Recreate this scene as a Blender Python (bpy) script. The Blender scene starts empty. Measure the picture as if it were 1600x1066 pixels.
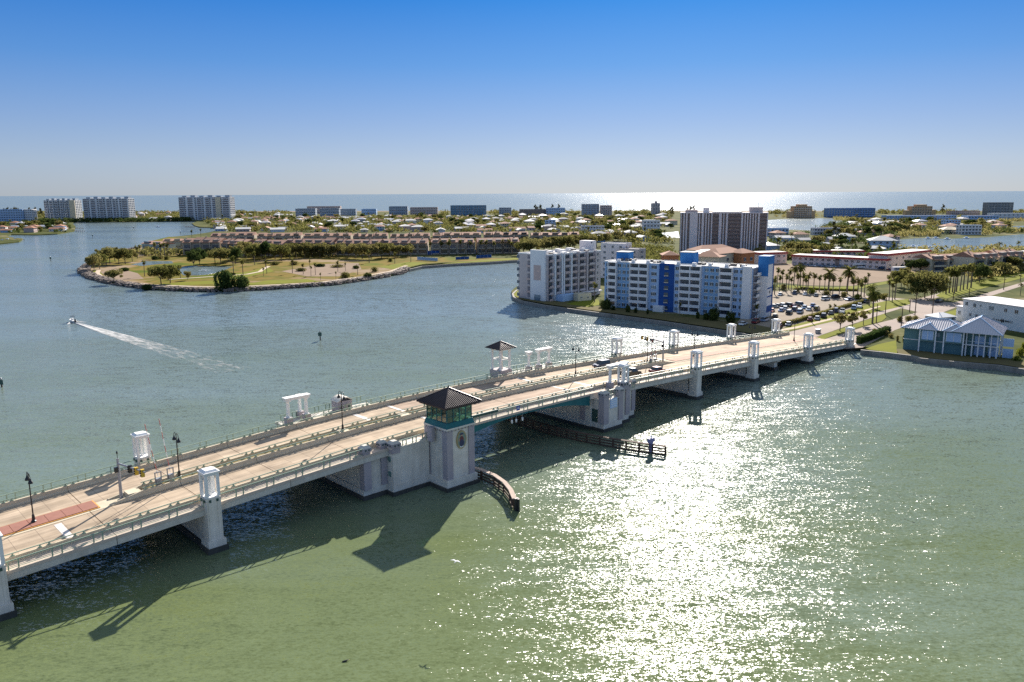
import bpy, math, random
from mathutils import Vector, Matrix, geometry
R = math.radians
S = bpy.context.scene
COL = S.collection
rnd = random.Random(7)

# ------------------------------------------------------------------ camera
CAM_H = 48.0
FPX = 1235.0
_p = math.atan(231 / 1235.0); _r = R(0.286)
_fw = Vector((0, math.cos(_p), -math.sin(_p)))
_rt0 = Vector((1, 0, 0)); _up0 = _rt0.cross(_fw)
_rt = _rt0 * math.cos(_r) - _up0 * math.sin(_r)
_up = _up0 * math.cos(_r) + _rt0 * math.sin(_r)
cam_data = bpy.data.cameras.new('camera')
cam_data.sensor_width = 36.0
cam_data.lens = 36.0 * FPX / 1600.0
cam_data.clip_start = 1.0
cam_data.clip_end = 200000.0
cam = bpy.data.objects.new('camera', cam_data)
COL.objects.link(cam)
_m = Matrix((_rt, _up, -_fw)).transposed().to_4x4()
_m.translation = Vector((0, 0, CAM_H))
cam.matrix_world = _m
S.camera = cam

# ------------------------------------------------------------------ sky, sun, exposure
SUN_AZ, SUN_EL = 12.6, 27.5
W = bpy.data.worlds.new('World'); S.world = W; W.use_nodes = True
nt = W.node_tree; nt.nodes.clear()
out = nt.nodes.new('ShaderNodeOutputWorld'); bg = nt.nodes.new('ShaderNodeBackground')
sky = nt.nodes.new('ShaderNodeTexSky'); sky.sky_type = 'NISHITA'; sky.sun_disc = False
sky.sun_elevation = R(SUN_EL); sky.sun_rotation = R(SUN_AZ); sky.altitude = 0
sky.air_density = 1.0; sky.dust_density = 0.6; sky.ozone_density = 2.0
bg.inputs['Strength'].default_value = 0.15
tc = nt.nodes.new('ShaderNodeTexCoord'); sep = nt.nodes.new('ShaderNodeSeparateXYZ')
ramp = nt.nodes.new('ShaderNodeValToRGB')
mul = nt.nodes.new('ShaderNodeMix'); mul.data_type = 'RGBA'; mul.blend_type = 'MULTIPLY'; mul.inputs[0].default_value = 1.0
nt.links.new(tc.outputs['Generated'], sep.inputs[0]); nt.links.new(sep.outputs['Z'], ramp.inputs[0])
SKYRAMP = [(0.0, (0.60, 0.71, 0.92)), (0.035, (0.55, 0.69, 0.96)), (0.085, (0.39, 0.58, 0.97)), (0.15, (0.19, 0.46, 0.97)), (0.235, (0.044, 0.325, 0.93)), (0.5, (0.56, 0.72, 0.98)), (1.0, (1.25, 1.30, 1.35))]  # highest stops made brighter and whiter, as added fill for shaded sides
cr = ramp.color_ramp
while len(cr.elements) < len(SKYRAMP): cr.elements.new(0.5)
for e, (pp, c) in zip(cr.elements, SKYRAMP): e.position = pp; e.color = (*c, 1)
gam = nt.nodes.new('ShaderNodeGamma'); gam.inputs[1].default_value = 0.35   # softens the glow round the sun, as the photograph's toning does
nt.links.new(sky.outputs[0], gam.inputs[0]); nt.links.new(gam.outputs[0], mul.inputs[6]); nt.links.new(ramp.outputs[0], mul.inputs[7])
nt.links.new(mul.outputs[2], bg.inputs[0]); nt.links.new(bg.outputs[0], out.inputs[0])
sl = bpy.data.lights.new('sun', 'SUN'); sl.energy = 5.0; sl.angle = R(0.53); sl.color = (1.0, 0.93, 0.84)
sun = bpy.data.objects.new('sun', sl); COL.objects.link(sun)
sv = Vector((math.sin(R(SUN_AZ)) * math.cos(R(SUN_EL)), math.cos(R(SUN_AZ)) * math.cos(R(SUN_EL)), math.sin(R(SUN_EL))))
sun.rotation_euler = sv.to_track_quat('Z', 'Y').to_euler(); sun.location = sv * 400
S.view_settings.view_transform = 'Standard'; S.view_settings.look = 'None'
S.view_settings.exposure = 1.22; S.view_settings.gamma = 1.0
S.view_settings.use_curve_mapping = False
S.render.engine = 'CYCLES'
S.cycles.max_bounces = 5; S.cycles.diffuse_bounces = 2; S.cycles.glossy_bounces = 3
S.cycles.transparent_max_bounces = 8; S.cycles.transmission_bounces = 3
S.cycles.sample_clamp_indirect = 4.0
S.cycles.sample_clamp_direct = 5.0
S.cycles.use_denoising = False
S.cycles.use_adaptive_sampling = False

# ------------------------------------------------------------------ places: ray through a photo pixel down to a level plane gives a point of the place
def G(px, py, z=0.0):
    d = _fw * FPX + _rt * (px - 800) + _up * (533 - py)
    t = (z - CAM_H) / d.z
    return Vector((0, 0, CAM_H)) + d * t
def proj(q):
    q = Vector(q) - Vector((0, 0, CAM_H)); k = q.dot(_fw)
    return 800 + FPX * q.dot(_rt) / k, 533 - FPX * q.dot(_up) / k
def hgt(g, ty):
    lo, hi = 0.0, 120.0
    for _ in range(40):
        m = (lo + hi) / 2
        if proj((g.x, g.y, m))[1] > ty: lo = m
        else: hi = m
    return lo
A0 = G(335, 860, 0); TH = R(90 - 46.6)
DU = Vector((math.cos(TH), math.sin(TH), 0)); DV = Vector((-math.sin(TH), math.cos(TH), 0))
def B(u, v, z=0.0): return A0 + DU * u + DV * v + Vector((0, 0, z))

# ------------------------------------------------------------------ helpers
def tag(o, label=None, cat=None, group=None, kind=None):
    if label: o['label'] = label
    if cat: o['category'] = cat
    if group: o['group'] = group
    if kind: o['kind'] = kind
    return o
def empty(name, loc=(0, 0, 0), rz=0.0, label=None, cat=None, group=None):
    o = bpy.data.objects.new(name, None); COL.objects.link(o)
    o.location = loc; o.rotation_euler = (0, 0, rz); o.empty_display_size = 0.5
    return tag(o, label, cat, group)
def link(name, me, parent=None, loc=(0, 0, 0), rz=0.0, sc=None):
    o = bpy.data.objects.new(name, me); COL.objects.link(o)
    if parent: o.parent = parent
    o.location = loc
    if isinstance(rz, (int, float)): o.rotation_euler = (0, 0, rz)
    else: o.rotation_euler = rz
    if sc is not None: o.scale = (sc, sc, sc) if isinstance(sc, (int, float)) else sc
    return o
def setmat(o, i, m):
    o.material_slots[i].link = 'OBJECT'; o.material_slots[i].material = m

class MB:
    def __init__(s): s.v = []; s.f = []; s.m = []
    def add(s, vs, fs, mi=0):
        b = len(s.v); s.v.extend(tuple(q) for q in vs)
        for f in fs: s.f.append(tuple(b + i for i in f)); s.m.append(mi)
    def box(s, x0, x1, y0, y1, z0, z1, mi=0, M=None):
        vs = [Vector(q) for q in ((x0, y0, z0), (x1, y0, z0), (x1, y1, z0), (x0, y1, z0), (x0, y0, z1), (x1, y0, z1), (x1, y1, z1), (x0, y1, z1))]
        if M is not None: vs = [M @ q for q in vs]
        s.add(vs, [(3, 2, 1, 0), (4, 5, 6, 7), (0, 1, 5, 4), (1, 2, 6, 5), (2, 3, 7, 6), (3, 0, 4, 7)], mi)
    def frustum(s, x0, x1, y0, y1, z0, z1, ins, mi=0):
        vs = [(x0, y0, z0), (x1, y0, z0), (x1, y1, z0), (x0, y1, z0), (x0 + ins, y0 + ins, z1), (x1 - ins, y0 + ins, z1), (x1 - ins, y1 - ins, z1), (x0 + ins, y1 - ins, z1)]
        s.add(vs, [(3, 2, 1, 0), (4, 5, 6, 7), (0, 1, 5, 4), (1, 2, 6, 5), (2, 3, 7, 6), (3, 0, 4, 7)], mi)
    def cyl(s, p, q, r0, r1=None, n=8, mi=0, caps=True):
        r1 = r0 if r1 is None else r1
        p = Vector(p); q = Vector(q); d = (q - p).normalized()
        a = d.orthogonal().normalized(); b = d.cross(a)
        vs = []
        for c, r in ((p, r0), (q, r1)):
            for k in range(n):
                t = 2 * math.pi * k / n
                vs.append(c + a * (r * math.cos(t)) + b * (r * math.sin(t)))
        fs = [(k, (k + 1) % n, n + (k + 1) % n, n + k) for k in range(n)]
        if caps: fs += [tuple(range(n - 1, -1, -1)), tuple(range(n, 2 * n))]
        s.add(vs, fs, mi)
    def beam(s, p, q, w, h, mi=0):
        p = Vector(p); q = Vector(q); d = q - p; L = d.length; d.normalize()
        side = d.cross(Vector((0, 0, 1)))
        side = side.normalized() if side.length > 1e-5 else Vector((1, 0, 0))
        up = side.cross(d)
        vs = [c + side * (a * w / 2) + up * (b * h / 2) for c in (p, q) for a, b in ((-1, -1), (1, -1), (1, 1), (-1, 1))]
        s.add(vs, [(0, 1, 2, 3), (7, 6, 5, 4), (0, 4, 5, 1), (1, 5, 6, 2), (2, 6, 7, 3), (3, 7, 4, 0)], mi)
    def lathe(s, prof, c=(0, 0, 0), n=12, mi=0):
        vs = []
        for r, z in prof:
            for k in range(n):
                t = 2 * math.pi * (k + .5) / n
                vs.append((c[0] + r * math.cos(t), c[1] + r * math.sin(t), c[2] + z))
        fs = []
        for i in range(len(prof) - 1):
            for k in range(n):
                fs.append((i * n + k, i * n + (k + 1) % n, (i + 1) * n + (k + 1) % n, (i + 1) * n + k))
        fs += [tuple(range(n - 1, -1, -1)), tuple(range((len(prof) - 1) * n, len(prof) * n))]
        s.add(vs, fs, mi)
    def prism(s, poly, z0, z1, mi=0, mi_side=None):
        n = len(poly)
        tris = geometry.tessellate_polygon([[Vector((p[0], p[1], 0)) for p in poly]])
        area = sum(poly[i][0] * poly[(i + 1) % n][1] - poly[(i + 1) % n][0] * poly[i][1] for i in range(n))
        vs = [(p[0], p[1], z0) for p in poly] + [(p[0], p[1], z1) for p in poly]
        up = []
        for t in tris:
            a, b, c = [poly[i] for i in t]
            if (b[0] - a[0]) * (c[1] - a[1]) - (c[0] - a[0]) * (b[1] - a[1]) < 0: t = t[::-1]
            up.append(tuple(i + n for i in t))
        s.add(vs, up, mi)
        b = len(s.v) - 2 * n
        for i in range(n):
            j = (i + 1) % n
            q = (i, j, n + j, n + i) if area > 0 else (j, i, n + i, n + j)
            s.f.append(tuple(b + k for k in q)); s.m.append(mi if mi_side is None else mi_side)
    def mesh(s, name, mats, smooth=False):
        me = bpy.data.meshes.new(name); me.from_pydata(s.v, [], s.f)
        for m in (mats if isinstance(mats, (list, tuple)) else [mats]): me.materials.append(m)
        if any(s.m): me.polygons.foreach_set('material_index', s.m)
        if smooth: me.polygons.foreach_set('use_smooth', [True] * len(s.f))
        me.update(); return me
    def build(s, name, mats, parent=None, loc=(0, 0, 0), rz=0.0, smooth=False):
        return link(name, s.mesh(name, mats, smooth), parent, loc, rz)

# ------------------------------------------------------------------ materials
def nodes(m):
    m.use_nodes = True; t = m.node_tree; t.nodes.clear()
    o = t.nodes.new('ShaderNodeOutputMaterial'); return t, o
def N(t, typ, **kw):
    n = t.nodes.new(typ)
    for k, v in kw.items(): setattr(n, k, v)
    return n
def mat(name, col, rough=0.8, var=0.18, scale=0.6, col2=None, metal=0.0, bump=0.0, streak=0.0, coords='Object', spec=0.3, fine=4.0):
    """col mixed with col2 (or a lighter/darker self) by two noises; streak adds weathering drawn out vertically."""
    m = bpy.data.materials.new(name); t, o = nodes(m)
    b = N(t, 'ShaderNodeBsdfPrincipled'); t.links.new(b.outputs[0], o.inputs[0])
    tcn = N(t, 'ShaderNodeTexCoord')
    src = tcn.outputs[coords]
    if coords == 'World':
        pass
    n1 = N(t, 'ShaderNodeTexNoise'); n1.inputs['Scale'].default_value = scale; n1.inputs['Detail'].default_value = 6; n1.inputs['Roughness'].default_value = 0.65
    n2 = N(t, 'ShaderNodeTexNoise'); n2.inputs['Scale'].default_value = scale * fine * 3; n2.inputs['Detail'].default_value = 3
    t.links.new(src, n1.inputs[0]); t.links.new(src, n2.inputs[0])
    add = N(t, 'ShaderNodeMath', operation='MULTIPLY_ADD'); t.links.new(n2.outputs[0], add.inputs[0]); add.inputs[1].default_value = 0.35; t.links.new(n1.outputs[0], add.inputs[2])
    fac = add.outputs[0]
    if streak:
        mp = N(t, 'ShaderNodeMapping'); mp.inputs['Scale'].default_value = (1.7, 1.7, 0.12); t.links.new(src, mp.inputs[0])
        n3 = N(t, 'ShaderNodeTexNoise'); n3.inputs['Scale'].default_value = 1.0; n3.inputs['Detail'].default_value = 5; t.links.new(mp.outputs[0], n3.inputs[0])
        ad2 = N(t, 'ShaderNodeMath', operation='MULTIPLY_ADD'); t.links.new(n3.outputs[0], ad2.inputs[0]); ad2.inputs[1].default_value = streak; t.links.new(fac, ad2.inputs[2]); fac = ad2.outputs[0]
    mid = 0.675 + streak * .5
    mr = N(t, 'ShaderNodeMapRange'); t.links.new(fac, mr.inputs[0]); mr.inputs[1].default_value = mid - .3; mr.inputs[2].default_value = mid + .3
    mx = N(t, 'ShaderNodeMix', data_type='RGBA'); t.links.new(mr.outputs[0], mx.inputs[0])
    if col2 is None:
        a = tuple(min(1, c * (1 + var)) for c in col); bb = tuple(c * (1 - var) for c in col)
    else: a, bb = col, col2
    mx.inputs[6].default_value = (*a, 1); mx.inputs[7].default_value = (*bb, 1)
    t.links.new(mx.outputs[2], b.inputs['Base Color'])
    b.inputs['Roughness'].default_value = rough; b.inputs['Metallic'].default_value = metal; b.inputs['Specular IOR Level'].default_value = spec
    if bump:
        bp = N(t, 'ShaderNodeBump'); bp.inputs['Strength'].default_value = bump; bp.inputs['Distance'].default_value = 0.03
        t.links.new(n2.outputs[0], bp.inputs['Height']); t.links.new(bp.outputs[0], b.inputs['Normal'])
    return m
def plain(name, col, rough=0.5, metal=0.0, spec=0.5):
    return mat(name, col, rough, 0.08, 1.5, metal=metal, spec=spec)
def foliage(name, c1, c2, trans=0.35, scale=0.5):
    m = bpy.data.materials.new(name); t, o = nodes(m)
    oi = N(t, 'ShaderNodeObjectInfo'); tcn = N(t, 'ShaderNodeTexCoord')
    n1 = N(t, 'ShaderNodeTexNoise'); n1.inputs['Scale'].default_value = scale; n1.inputs['Detail'].default_value = 4; t.links.new(tcn.outputs['Object'], n1.inputs[0])
    ad = N(t, 'ShaderNodeMath', operation='MULTIPLY_ADD'); t.links.new(oi.outputs['Random'], ad.inputs[0]); ad.inputs[1].default_value = 0.7; t.links.new(n1.outputs[0], ad.inputs[2])
    mr = N(t, 'ShaderNodeMapRange'); t.links.new(ad.outputs[0], mr.inputs[0]); mr.inputs[1].default_value = .45; mr.inputs[2].default_value = 1.2
    mx = N(t, 'ShaderNodeMix', data_type='RGBA'); t.links.new(mr.outputs[0], mx.inputs[0]); mx.inputs[6].default_value = (*c1, 1); mx.inputs[7].default_value = (*c2, 1)
    d = N(t, 'ShaderNodeBsdfDiffuse'); tr = N(t, 'ShaderNodeBsdfTranslucent'); ms = N(t, 'ShaderNodeMixShader'); ms.inputs[0].default_value = trans
    t.links.new(mx.outputs[2], d.inputs[0]); t.links.new(mx.outputs[2], tr.inputs[0])
    t.links.new(d.outputs[0], ms.inputs[1]); t.links.new(tr.outputs[0], ms.inputs[2]); t.links.new(ms.outputs[0], o.inputs[0])
    return m
def glass(name, col, rough=0.08, spec=0.8, var=.5):
    return mat(name, col, rough, var, 0.9, spec=spec)

M_CONC = mat('bridge_concrete', (0.62, 0.585, 0.51), 0.85, col2=(0.42, 0.39, 0.33), scale=0.35, streak=0.5, bump=0.3)
M_PALE = mat('pale_concrete', (0.76, 0.71, 0.62), 0.8, col2=(0.54, 0.49, 0.41), scale=0.4, streak=0.6, bump=0.2)
M_TAN = mat('tan_concrete', (0.64, 0.55, 0.40), 0.85, col2=(0.48, 0.40, 0.28), scale=0.5, streak=0.3, bump=0.3)
M_TIDE = mat('tidal_stained_concrete', (0.09, 0.085, 0.075), 0.7, col2=(0.035, 0.035, 0.03), scale=0.8, bump=0.4)
M_WALK = mat('sidewalk_concrete', (0.52, 0.44, 0.36), 0.9, 0.15, 0.5, bump=0.2, spec=0.08)
M_LAV = mat('lavender_concrete', (0.37, 0.33, 0.34), 0.85, 0.15, 0.4, streak=0.5)
M_TEAL = mat('teal_painted_steel', (0.012, 0.13, 0.14), 0.45, 0.25, 0.7, streak=0.3)
M_GREEN = plain('green_painted_steel', (0.26, 0.34, 0.25), 0.45)
M_DKGREEN = plain('dark_green_steel', (0.02, 0.07, 0.06), 0.45)
M_BLACK = plain('black_iron', (0.012, 0.013, 0.016), 0.45)
M_GREY = plain('galvanised_steel', (0.30, 0.31, 0.33), 0.5, 0.4)
M_WHITE = mat('white_paint', (0.78, 0.77, 0.74), 0.7, 0.06, 0.5)
M_ROOFMETAL = mat('dark_bronze_metal', (0.055, 0.04, 0.04), 0.38, 0.2, 0.6, metal=0.3)
M_CABGLASS = glass('green_cab_glass', (0.10, 0.20, 0.17), 0.06, 1.0)
M_WOOD = mat('creosoted_timber', (0.085, 0.055, 0.04), 0.85, 0.4, 1.2, streak=0.2, bump=0.4)
M_WOODTOP = mat('bleached_timber', (0.42, 0.33, 0.27), 0.9, 0.2, 1.2, bump=0.3)
M_BRICKRED = mat('red_pavers', (0.36, 0.165, 0.12), 0.9, col2=(0.26, 0.115, 0.085), scale=0.9, bump=0.3)
M_BRICKPALE = mat('worn_pink_pavers', (0.44, 0.26, 0.19), 0.9, col2=(0.36, 0.20, 0.145), scale=0.9, bump=0.3)
M_YELLOW = plain('yellow_paint', (0.62, 0.38, 0.03), 0.5)
M_BLUESIGN = plain('blue_sign', (0.02, 0.06, 0.35), 0.4)
M_SIGNWHITE = plain('pale_sign', (0.42, 0.55, 0.75), 0.5)
M_MARK = mat('road_marking_paint', (0.72, 0.68, 0.64), 0.8, col2=(0.52, 0.45, 0.40), scale=1.5)
M_ORANGE = plain('orange_edge_paint', (0.65, 0.30, 0.06), 0.8)

def road_mat(name, c1, c2, c3):
    """concrete roadway: panels of slightly different tone, fine cross grooves, paler and darker wheel tracks along local x."""
    m = bpy.data.materials.new(name); t, o = nodes(m)
    b = N(t, 'ShaderNodeBsdfPrincipled'); t.links.new(b.outputs[0], o.inputs[0]); b.inputs['Roughness'].default_value = .85; b.inputs['Specular IOR Level'].default_value = .06
    tcn = N(t, 'ShaderNodeTexCoord'); mp = N(t, 'ShaderNodeMapping'); mp.inputs['Scale'].default_value = (.16, .28, 1); t.links.new(tcn.outputs['Object'], mp.inputs[0])
    bk = N(t, 'ShaderNodeTexBrick'); t.links.new(mp.outputs[0], bk.inputs[0]); bk.inputs['Scale'].default_value = 1.0; bk.inputs['Mortar Size'].default_value = .004
    bk.inputs['Color1'].default_value = (*c1, 1); bk.inputs['Color2'].default_value = (*c2, 1); bk.inputs['Mortar'].default_value = (*c3, 1); bk.offset = 0.0
    m2 = N(t, 'ShaderNodeMapping'); m2.inputs['Scale'].default_value = (.04, .9, 1); t.links.new(tcn.outputs['Object'], m2.inputs[0])
    nn = N(t, 'ShaderNodeTexNoise'); nn.inputs['Scale'].default_value = 1.0; nn.inputs['Detail'].default_value = 6; t.links.new(m2.outputs[0], nn.inputs[0])
    n3 = N(t, 'ShaderNodeTexNoise'); n3.inputs['Scale'].default_value = .35; n3.inputs['Detail'].default_value = 8; t.links.new(tcn.outputs['Object'], n3.inputs[0])
    mr = N(t, 'ShaderNodeMapRange'); t.links.new(nn.outputs[0], mr.inputs[0]); mr.inputs[1].default_value = .35; mr.inputs[2].default_value = .7; mr.inputs[3].default_value = 1.1; mr.inputs[4].default_value = .72
    mr2 = N(t, 'ShaderNodeMapRange'); t.links.new(n3.outputs[0], mr2.inputs[0]); mr2.inputs[1].default_value = .3; mr2.inputs[2].default_value = .7; mr2.inputs[3].default_value = .78; mr2.inputs[4].default_value = 1.12
    ml = N(t, 'ShaderNodeMath', operation='MULTIPLY'); t.links.new(mr.outputs[0], ml.inputs[0]); t.links.new(mr2.outputs[0], ml.inputs[1])
    vm = N(t, 'ShaderNodeVectorMath', operation='SCALE'); t.links.new(bk.outputs[0], vm.inputs[0]); t.links.new(ml.outputs[0], vm.inputs['Scale'])
    t.links.new(vm.outputs[0], b.inputs['Base Color'])
    return m
M_ROAD = road_mat('bridge_road_concrete', (0.52, 0.41, 0.30), (0.45, 0.35, 0.25), (0.22, 0.17, 0.13))
M_GRID = road_mat('bascule_deck_steel', (0.43, 0.325, 0.245), (0.39, 0.29, 0.215), (0.24, 0.18, 0.14))
M_ASPH = mat('sunbleached_asphalt', (0.36, 0.29, 0.24), 0.9, col2=(0.25, 0.205, 0.18), scale=0.09, fine=6, bump=0.1, spec=0.06)
M_PLOT = mat('parking_asphalt', (0.34, 0.275, 0.21), 0.9, col2=(0.21, 0.175, 0.135), scale=0.07, fine=6, spec=0.03)
M_SAND = mat('bare_sand', (0.30, 0.225, 0.165), 0.95, col2=(0.20, 0.15, 0.11), scale=0.05, fine=5, spec=0.02)
M_PATH = mat('pale_path', (0.50, 0.41, 0.32), 0.95, 0.12, 0.3, spec=0.02)
M_GRASS = mat('lawn_grass', (0.185, 0.185, 0.018), 0.95, col2=(0.115, 0.13, 0.02), scale=0.12, fine=8, bump=0.5, spec=.03)
M_DRYG = mat('dry_grass', (0.27, 0.19, 0.045), 0.95, col2=(0.17, 0.15, 0.03), scale=0.04, fine=6, bump=0.4, spec=.03)
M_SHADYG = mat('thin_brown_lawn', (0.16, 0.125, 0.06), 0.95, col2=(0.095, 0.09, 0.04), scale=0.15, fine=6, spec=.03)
def town_mat():
    m = bpy.data.materials.new('town_ground'); t, o = nodes(m)
    b = N(t, 'ShaderNodeBsdfPrincipled'); t.links.new(b.outputs[0], o.inputs[0]); b.inputs['Roughness'].default_value = .95; b.inputs['Specular IOR Level'].default_value = .02
    g = N(t, 'ShaderNodeNewGeometry'); n1 = N(t, 'ShaderNodeTexNoise'); n1.inputs['Scale'].default_value = .028; n1.inputs['Detail'].default_value = 9; n1.inputs['Roughness'].default_value = .72
    t.links.new(g.outputs['Position'], n1.inputs[0])
    r = N(t, 'ShaderNodeValToRGB'); t.links.new(n1.outputs[0], r.inputs[0]); c = r.color_ramp
    st = [(.30, (.035, .048, .015)), (.48, (.07, .08, .026)), (.58, (.12, .115, .045)), (.66, (.25, .21, .15)), (.76, (.42, .38, .33))]
    while len(c.elements) < len(st): c.elements.new(.5)
    for e, (p, q) in zip(c.elements, st): e.position = p; e.color = (*q, 1)
    t.links.new(r.outputs[0], b.inputs['Base Color']); return m
def park_mat():
    m = bpy.data.materials.new('park_ground'); t, o = nodes(m)
    b = N(t, 'ShaderNodeBsdfPrincipled'); t.links.new(b.outputs[0], o.inputs[0]); b.inputs['Roughness'].default_value = .95; b.inputs['Specular IOR Level'].default_value = .02
    g = N(t, 'ShaderNodeNewGeometry'); n1 = N(t, 'ShaderNodeTexNoise'); n1.inputs['Scale'].default_value = .02; n1.inputs['Detail'].default_value = 8; n1.inputs['Roughness'].default_value = .6
    t.links.new(g.outputs['Position'], n1.inputs[0])
    r = N(t, 'ShaderNodeValToRGB'); t.links.new(n1.outputs[0], r.inputs[0]); c = r.color_ramp
    st = [(.34, (.075, .10, .012)), (.42, (.13, .125, .020)), (.47, (.19, .13, .035)), (.52, (.105, .105, .018)), (.56, (.20, .14, .05)), (.61, (.25, .185, .12)), (.74, (.31, .24, .17))]
    while len(c.elements) < len(st): c.elements.new(.5)
    for e, (p, q) in zip(c.elements, st): e.position = p; e.color = (*q, 1)
    t.links.new(r.outputs[0], b.inputs['Base Color']); return m
M_TOWN = town_mat(); M_PARK = park_mat()

def water_mat(name='sea_water', foam=False):
    m = bpy.data.materials.new(name); t, o = nodes(m)
    g = N(t, 'ShaderNodeNewGeometry')
    def slope(scale, detail, stretch, rot, amp, lac=2.0, rough=.6):
        mp = N(t, 'ShaderNodeMapping'); mp.inputs['Scale'].default_value = stretch; mp.inputs['Rotation'].default_value = (0, 0, R(rot)); t.links.new(g.outputs['Position'], mp.inputs[0])
        n = N(t, 'ShaderNodeTexNoise'); n.inputs['Scale'].default_value = scale; n.inputs['Detail'].default_value = detail; n.inputs['Roughness'].default_value = rough; t.links.new(mp.outputs[0], n.inputs[0])
        s = N(t, 'ShaderNodeVectorMath', operation='SUBTRACT'); t.links.new(n.outputs['Color'], s.inputs[0]); s.inputs[1].default_value = (.5, .5, .5)
        k = N(t, 'ShaderNodeVectorMath', operation='SCALE'); t.links.new(s.outputs[0], k.inputs[0]); k.inputs['Scale'].default_value = amp
        return k.outputs[0]
    s1 = slope(2.7, 3.0, (0.62, 1.2, 1), -12, 1.40)          # ripples about a metre long
    s2 = slope(0.42, 3.0, (0.42, 1.3, 1), 14, 0.70)            # longer wind waves
    s3 = slope(6.5, 1.0, (0.8, 1.2, 1), 20, 0.60)              # capillary sparkle
    a = N(t, 'ShaderNodeVectorMath', operation='ADD'); t.links.new(s1, a.inputs[0]); t.links.new(s2, a.inputs[1])
    a2 = N(t, 'ShaderNodeVectorMath', operation='ADD'); t.links.new(a.outputs[0], a2.inputs[0]); t.links.new(s3, a2.inputs[1])
    # gusts: patches of calmer and rougher water
    gn = N(t, 'ShaderNodeTexNoise'); gn.inputs['Scale'].default_value = .012; gn.inputs['Detail'].default_value = 3
    mpg = N(t, 'ShaderNodeMapping'); mpg.inputs['Scale'].default_value = (.45, 1.3, 1); mpg.inputs['Rotation'].default_value = (0, 0, R(15)); t.links.new(g.outputs['Position'], mpg.inputs[0]); t.links.new(mpg.outputs[0], gn.inputs[0])
    gr = N(t, 'ShaderNodeMapRange'); t.links.new(gn.outputs[0], gr.inputs[0]); gr.inputs[1].default_value = .35; gr.inputs[2].default_value = .65; gr.inputs[3].default_value = .62; gr.inputs[4].default_value = 1.2
    sc = N(t, 'ShaderNodeVectorMath', operation='SCALE'); t.links.new(a2.outputs[0], sc.inputs[0]); t.links.new(gr.outputs[0], sc.inputs['Scale'])
    fl = N(t, 'ShaderNodeVectorMath', operation='MULTIPLY'); t.links.new(sc.outputs[0], fl.inputs[0]); fl.inputs[1].default_value = (.8, 1.0, 0)
    up = N(t, 'ShaderNodeVectorMath', operation='ADD'); t.links.new(fl.outputs[0], up.inputs[0]); up.inputs[1].default_value = (0, 0, 1)
    nz = N(t, 'ShaderNodeVectorMath', operation='NORMALIZE'); t.links.new(up.outputs[0], nz.inputs[0])
    # murky body: green silt patches, reflected sky's paler blue painted in with distance
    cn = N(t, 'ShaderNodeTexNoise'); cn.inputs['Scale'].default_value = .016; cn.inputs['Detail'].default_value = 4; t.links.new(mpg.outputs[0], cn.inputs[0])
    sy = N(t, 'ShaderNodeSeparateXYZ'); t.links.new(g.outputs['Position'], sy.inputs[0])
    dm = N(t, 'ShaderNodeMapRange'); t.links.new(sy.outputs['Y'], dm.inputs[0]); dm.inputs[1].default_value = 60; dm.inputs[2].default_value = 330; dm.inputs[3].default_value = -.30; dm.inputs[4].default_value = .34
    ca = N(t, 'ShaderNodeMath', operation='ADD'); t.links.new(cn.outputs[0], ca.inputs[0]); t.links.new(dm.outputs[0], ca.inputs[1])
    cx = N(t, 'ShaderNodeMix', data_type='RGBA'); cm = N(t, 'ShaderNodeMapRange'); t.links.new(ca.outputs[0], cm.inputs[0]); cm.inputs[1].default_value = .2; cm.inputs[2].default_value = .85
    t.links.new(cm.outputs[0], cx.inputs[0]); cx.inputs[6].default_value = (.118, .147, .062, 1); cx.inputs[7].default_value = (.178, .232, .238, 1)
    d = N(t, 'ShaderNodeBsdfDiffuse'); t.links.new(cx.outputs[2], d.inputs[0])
    hf = N(t, 'ShaderNodeVectorMath', operation='MULTIPLY'); t.links.new(fl.outputs[0], hf.inputs[0]); hf.inputs[1].default_value = (.62, .62, 0)
    hu = N(t, 'ShaderNodeVectorMath', operation='ADD'); t.links.new(hf.outputs[0], hu.inputs[0]); hu.inputs[1].default_value = (0, 0, 1)
    hn = N(t, 'ShaderNodeVectorMath', operation='NORMALIZE'); t.links.new(hu.outputs[0], hn.inputs[0]); t.links.new(hn.outputs[0], d.inputs['Normal'])
    gl = N(t, 'ShaderNodeBsdfGlossy'); gl.inputs['Roughness'].default_value = .11; t.links.new(nz.outputs[0], gl.inputs['Normal'])
    fr = N(t, 'ShaderNodeFresnel'); fr.inputs['IOR'].default_value = 1.33; t.links.new(nz.outputs[0], fr.inputs['Normal'])
    mx = N(t, 'ShaderNodeMixShader'); t.links.new(fr.outputs[0], mx.inputs[0]); t.links.new(d.outputs[0], mx.inputs[1]); t.links.new(gl.outputs[0], mx.inputs[2])
    t.links.new(mx.outputs[0], o.inputs[0])
    return m
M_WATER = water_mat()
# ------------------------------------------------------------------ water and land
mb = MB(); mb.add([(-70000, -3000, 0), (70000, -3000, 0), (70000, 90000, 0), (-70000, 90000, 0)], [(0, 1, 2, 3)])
water = mb.build('water', M_WATER); tag(water, 'green-blue bay water glittering below the sun', kind='structure')

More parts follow.
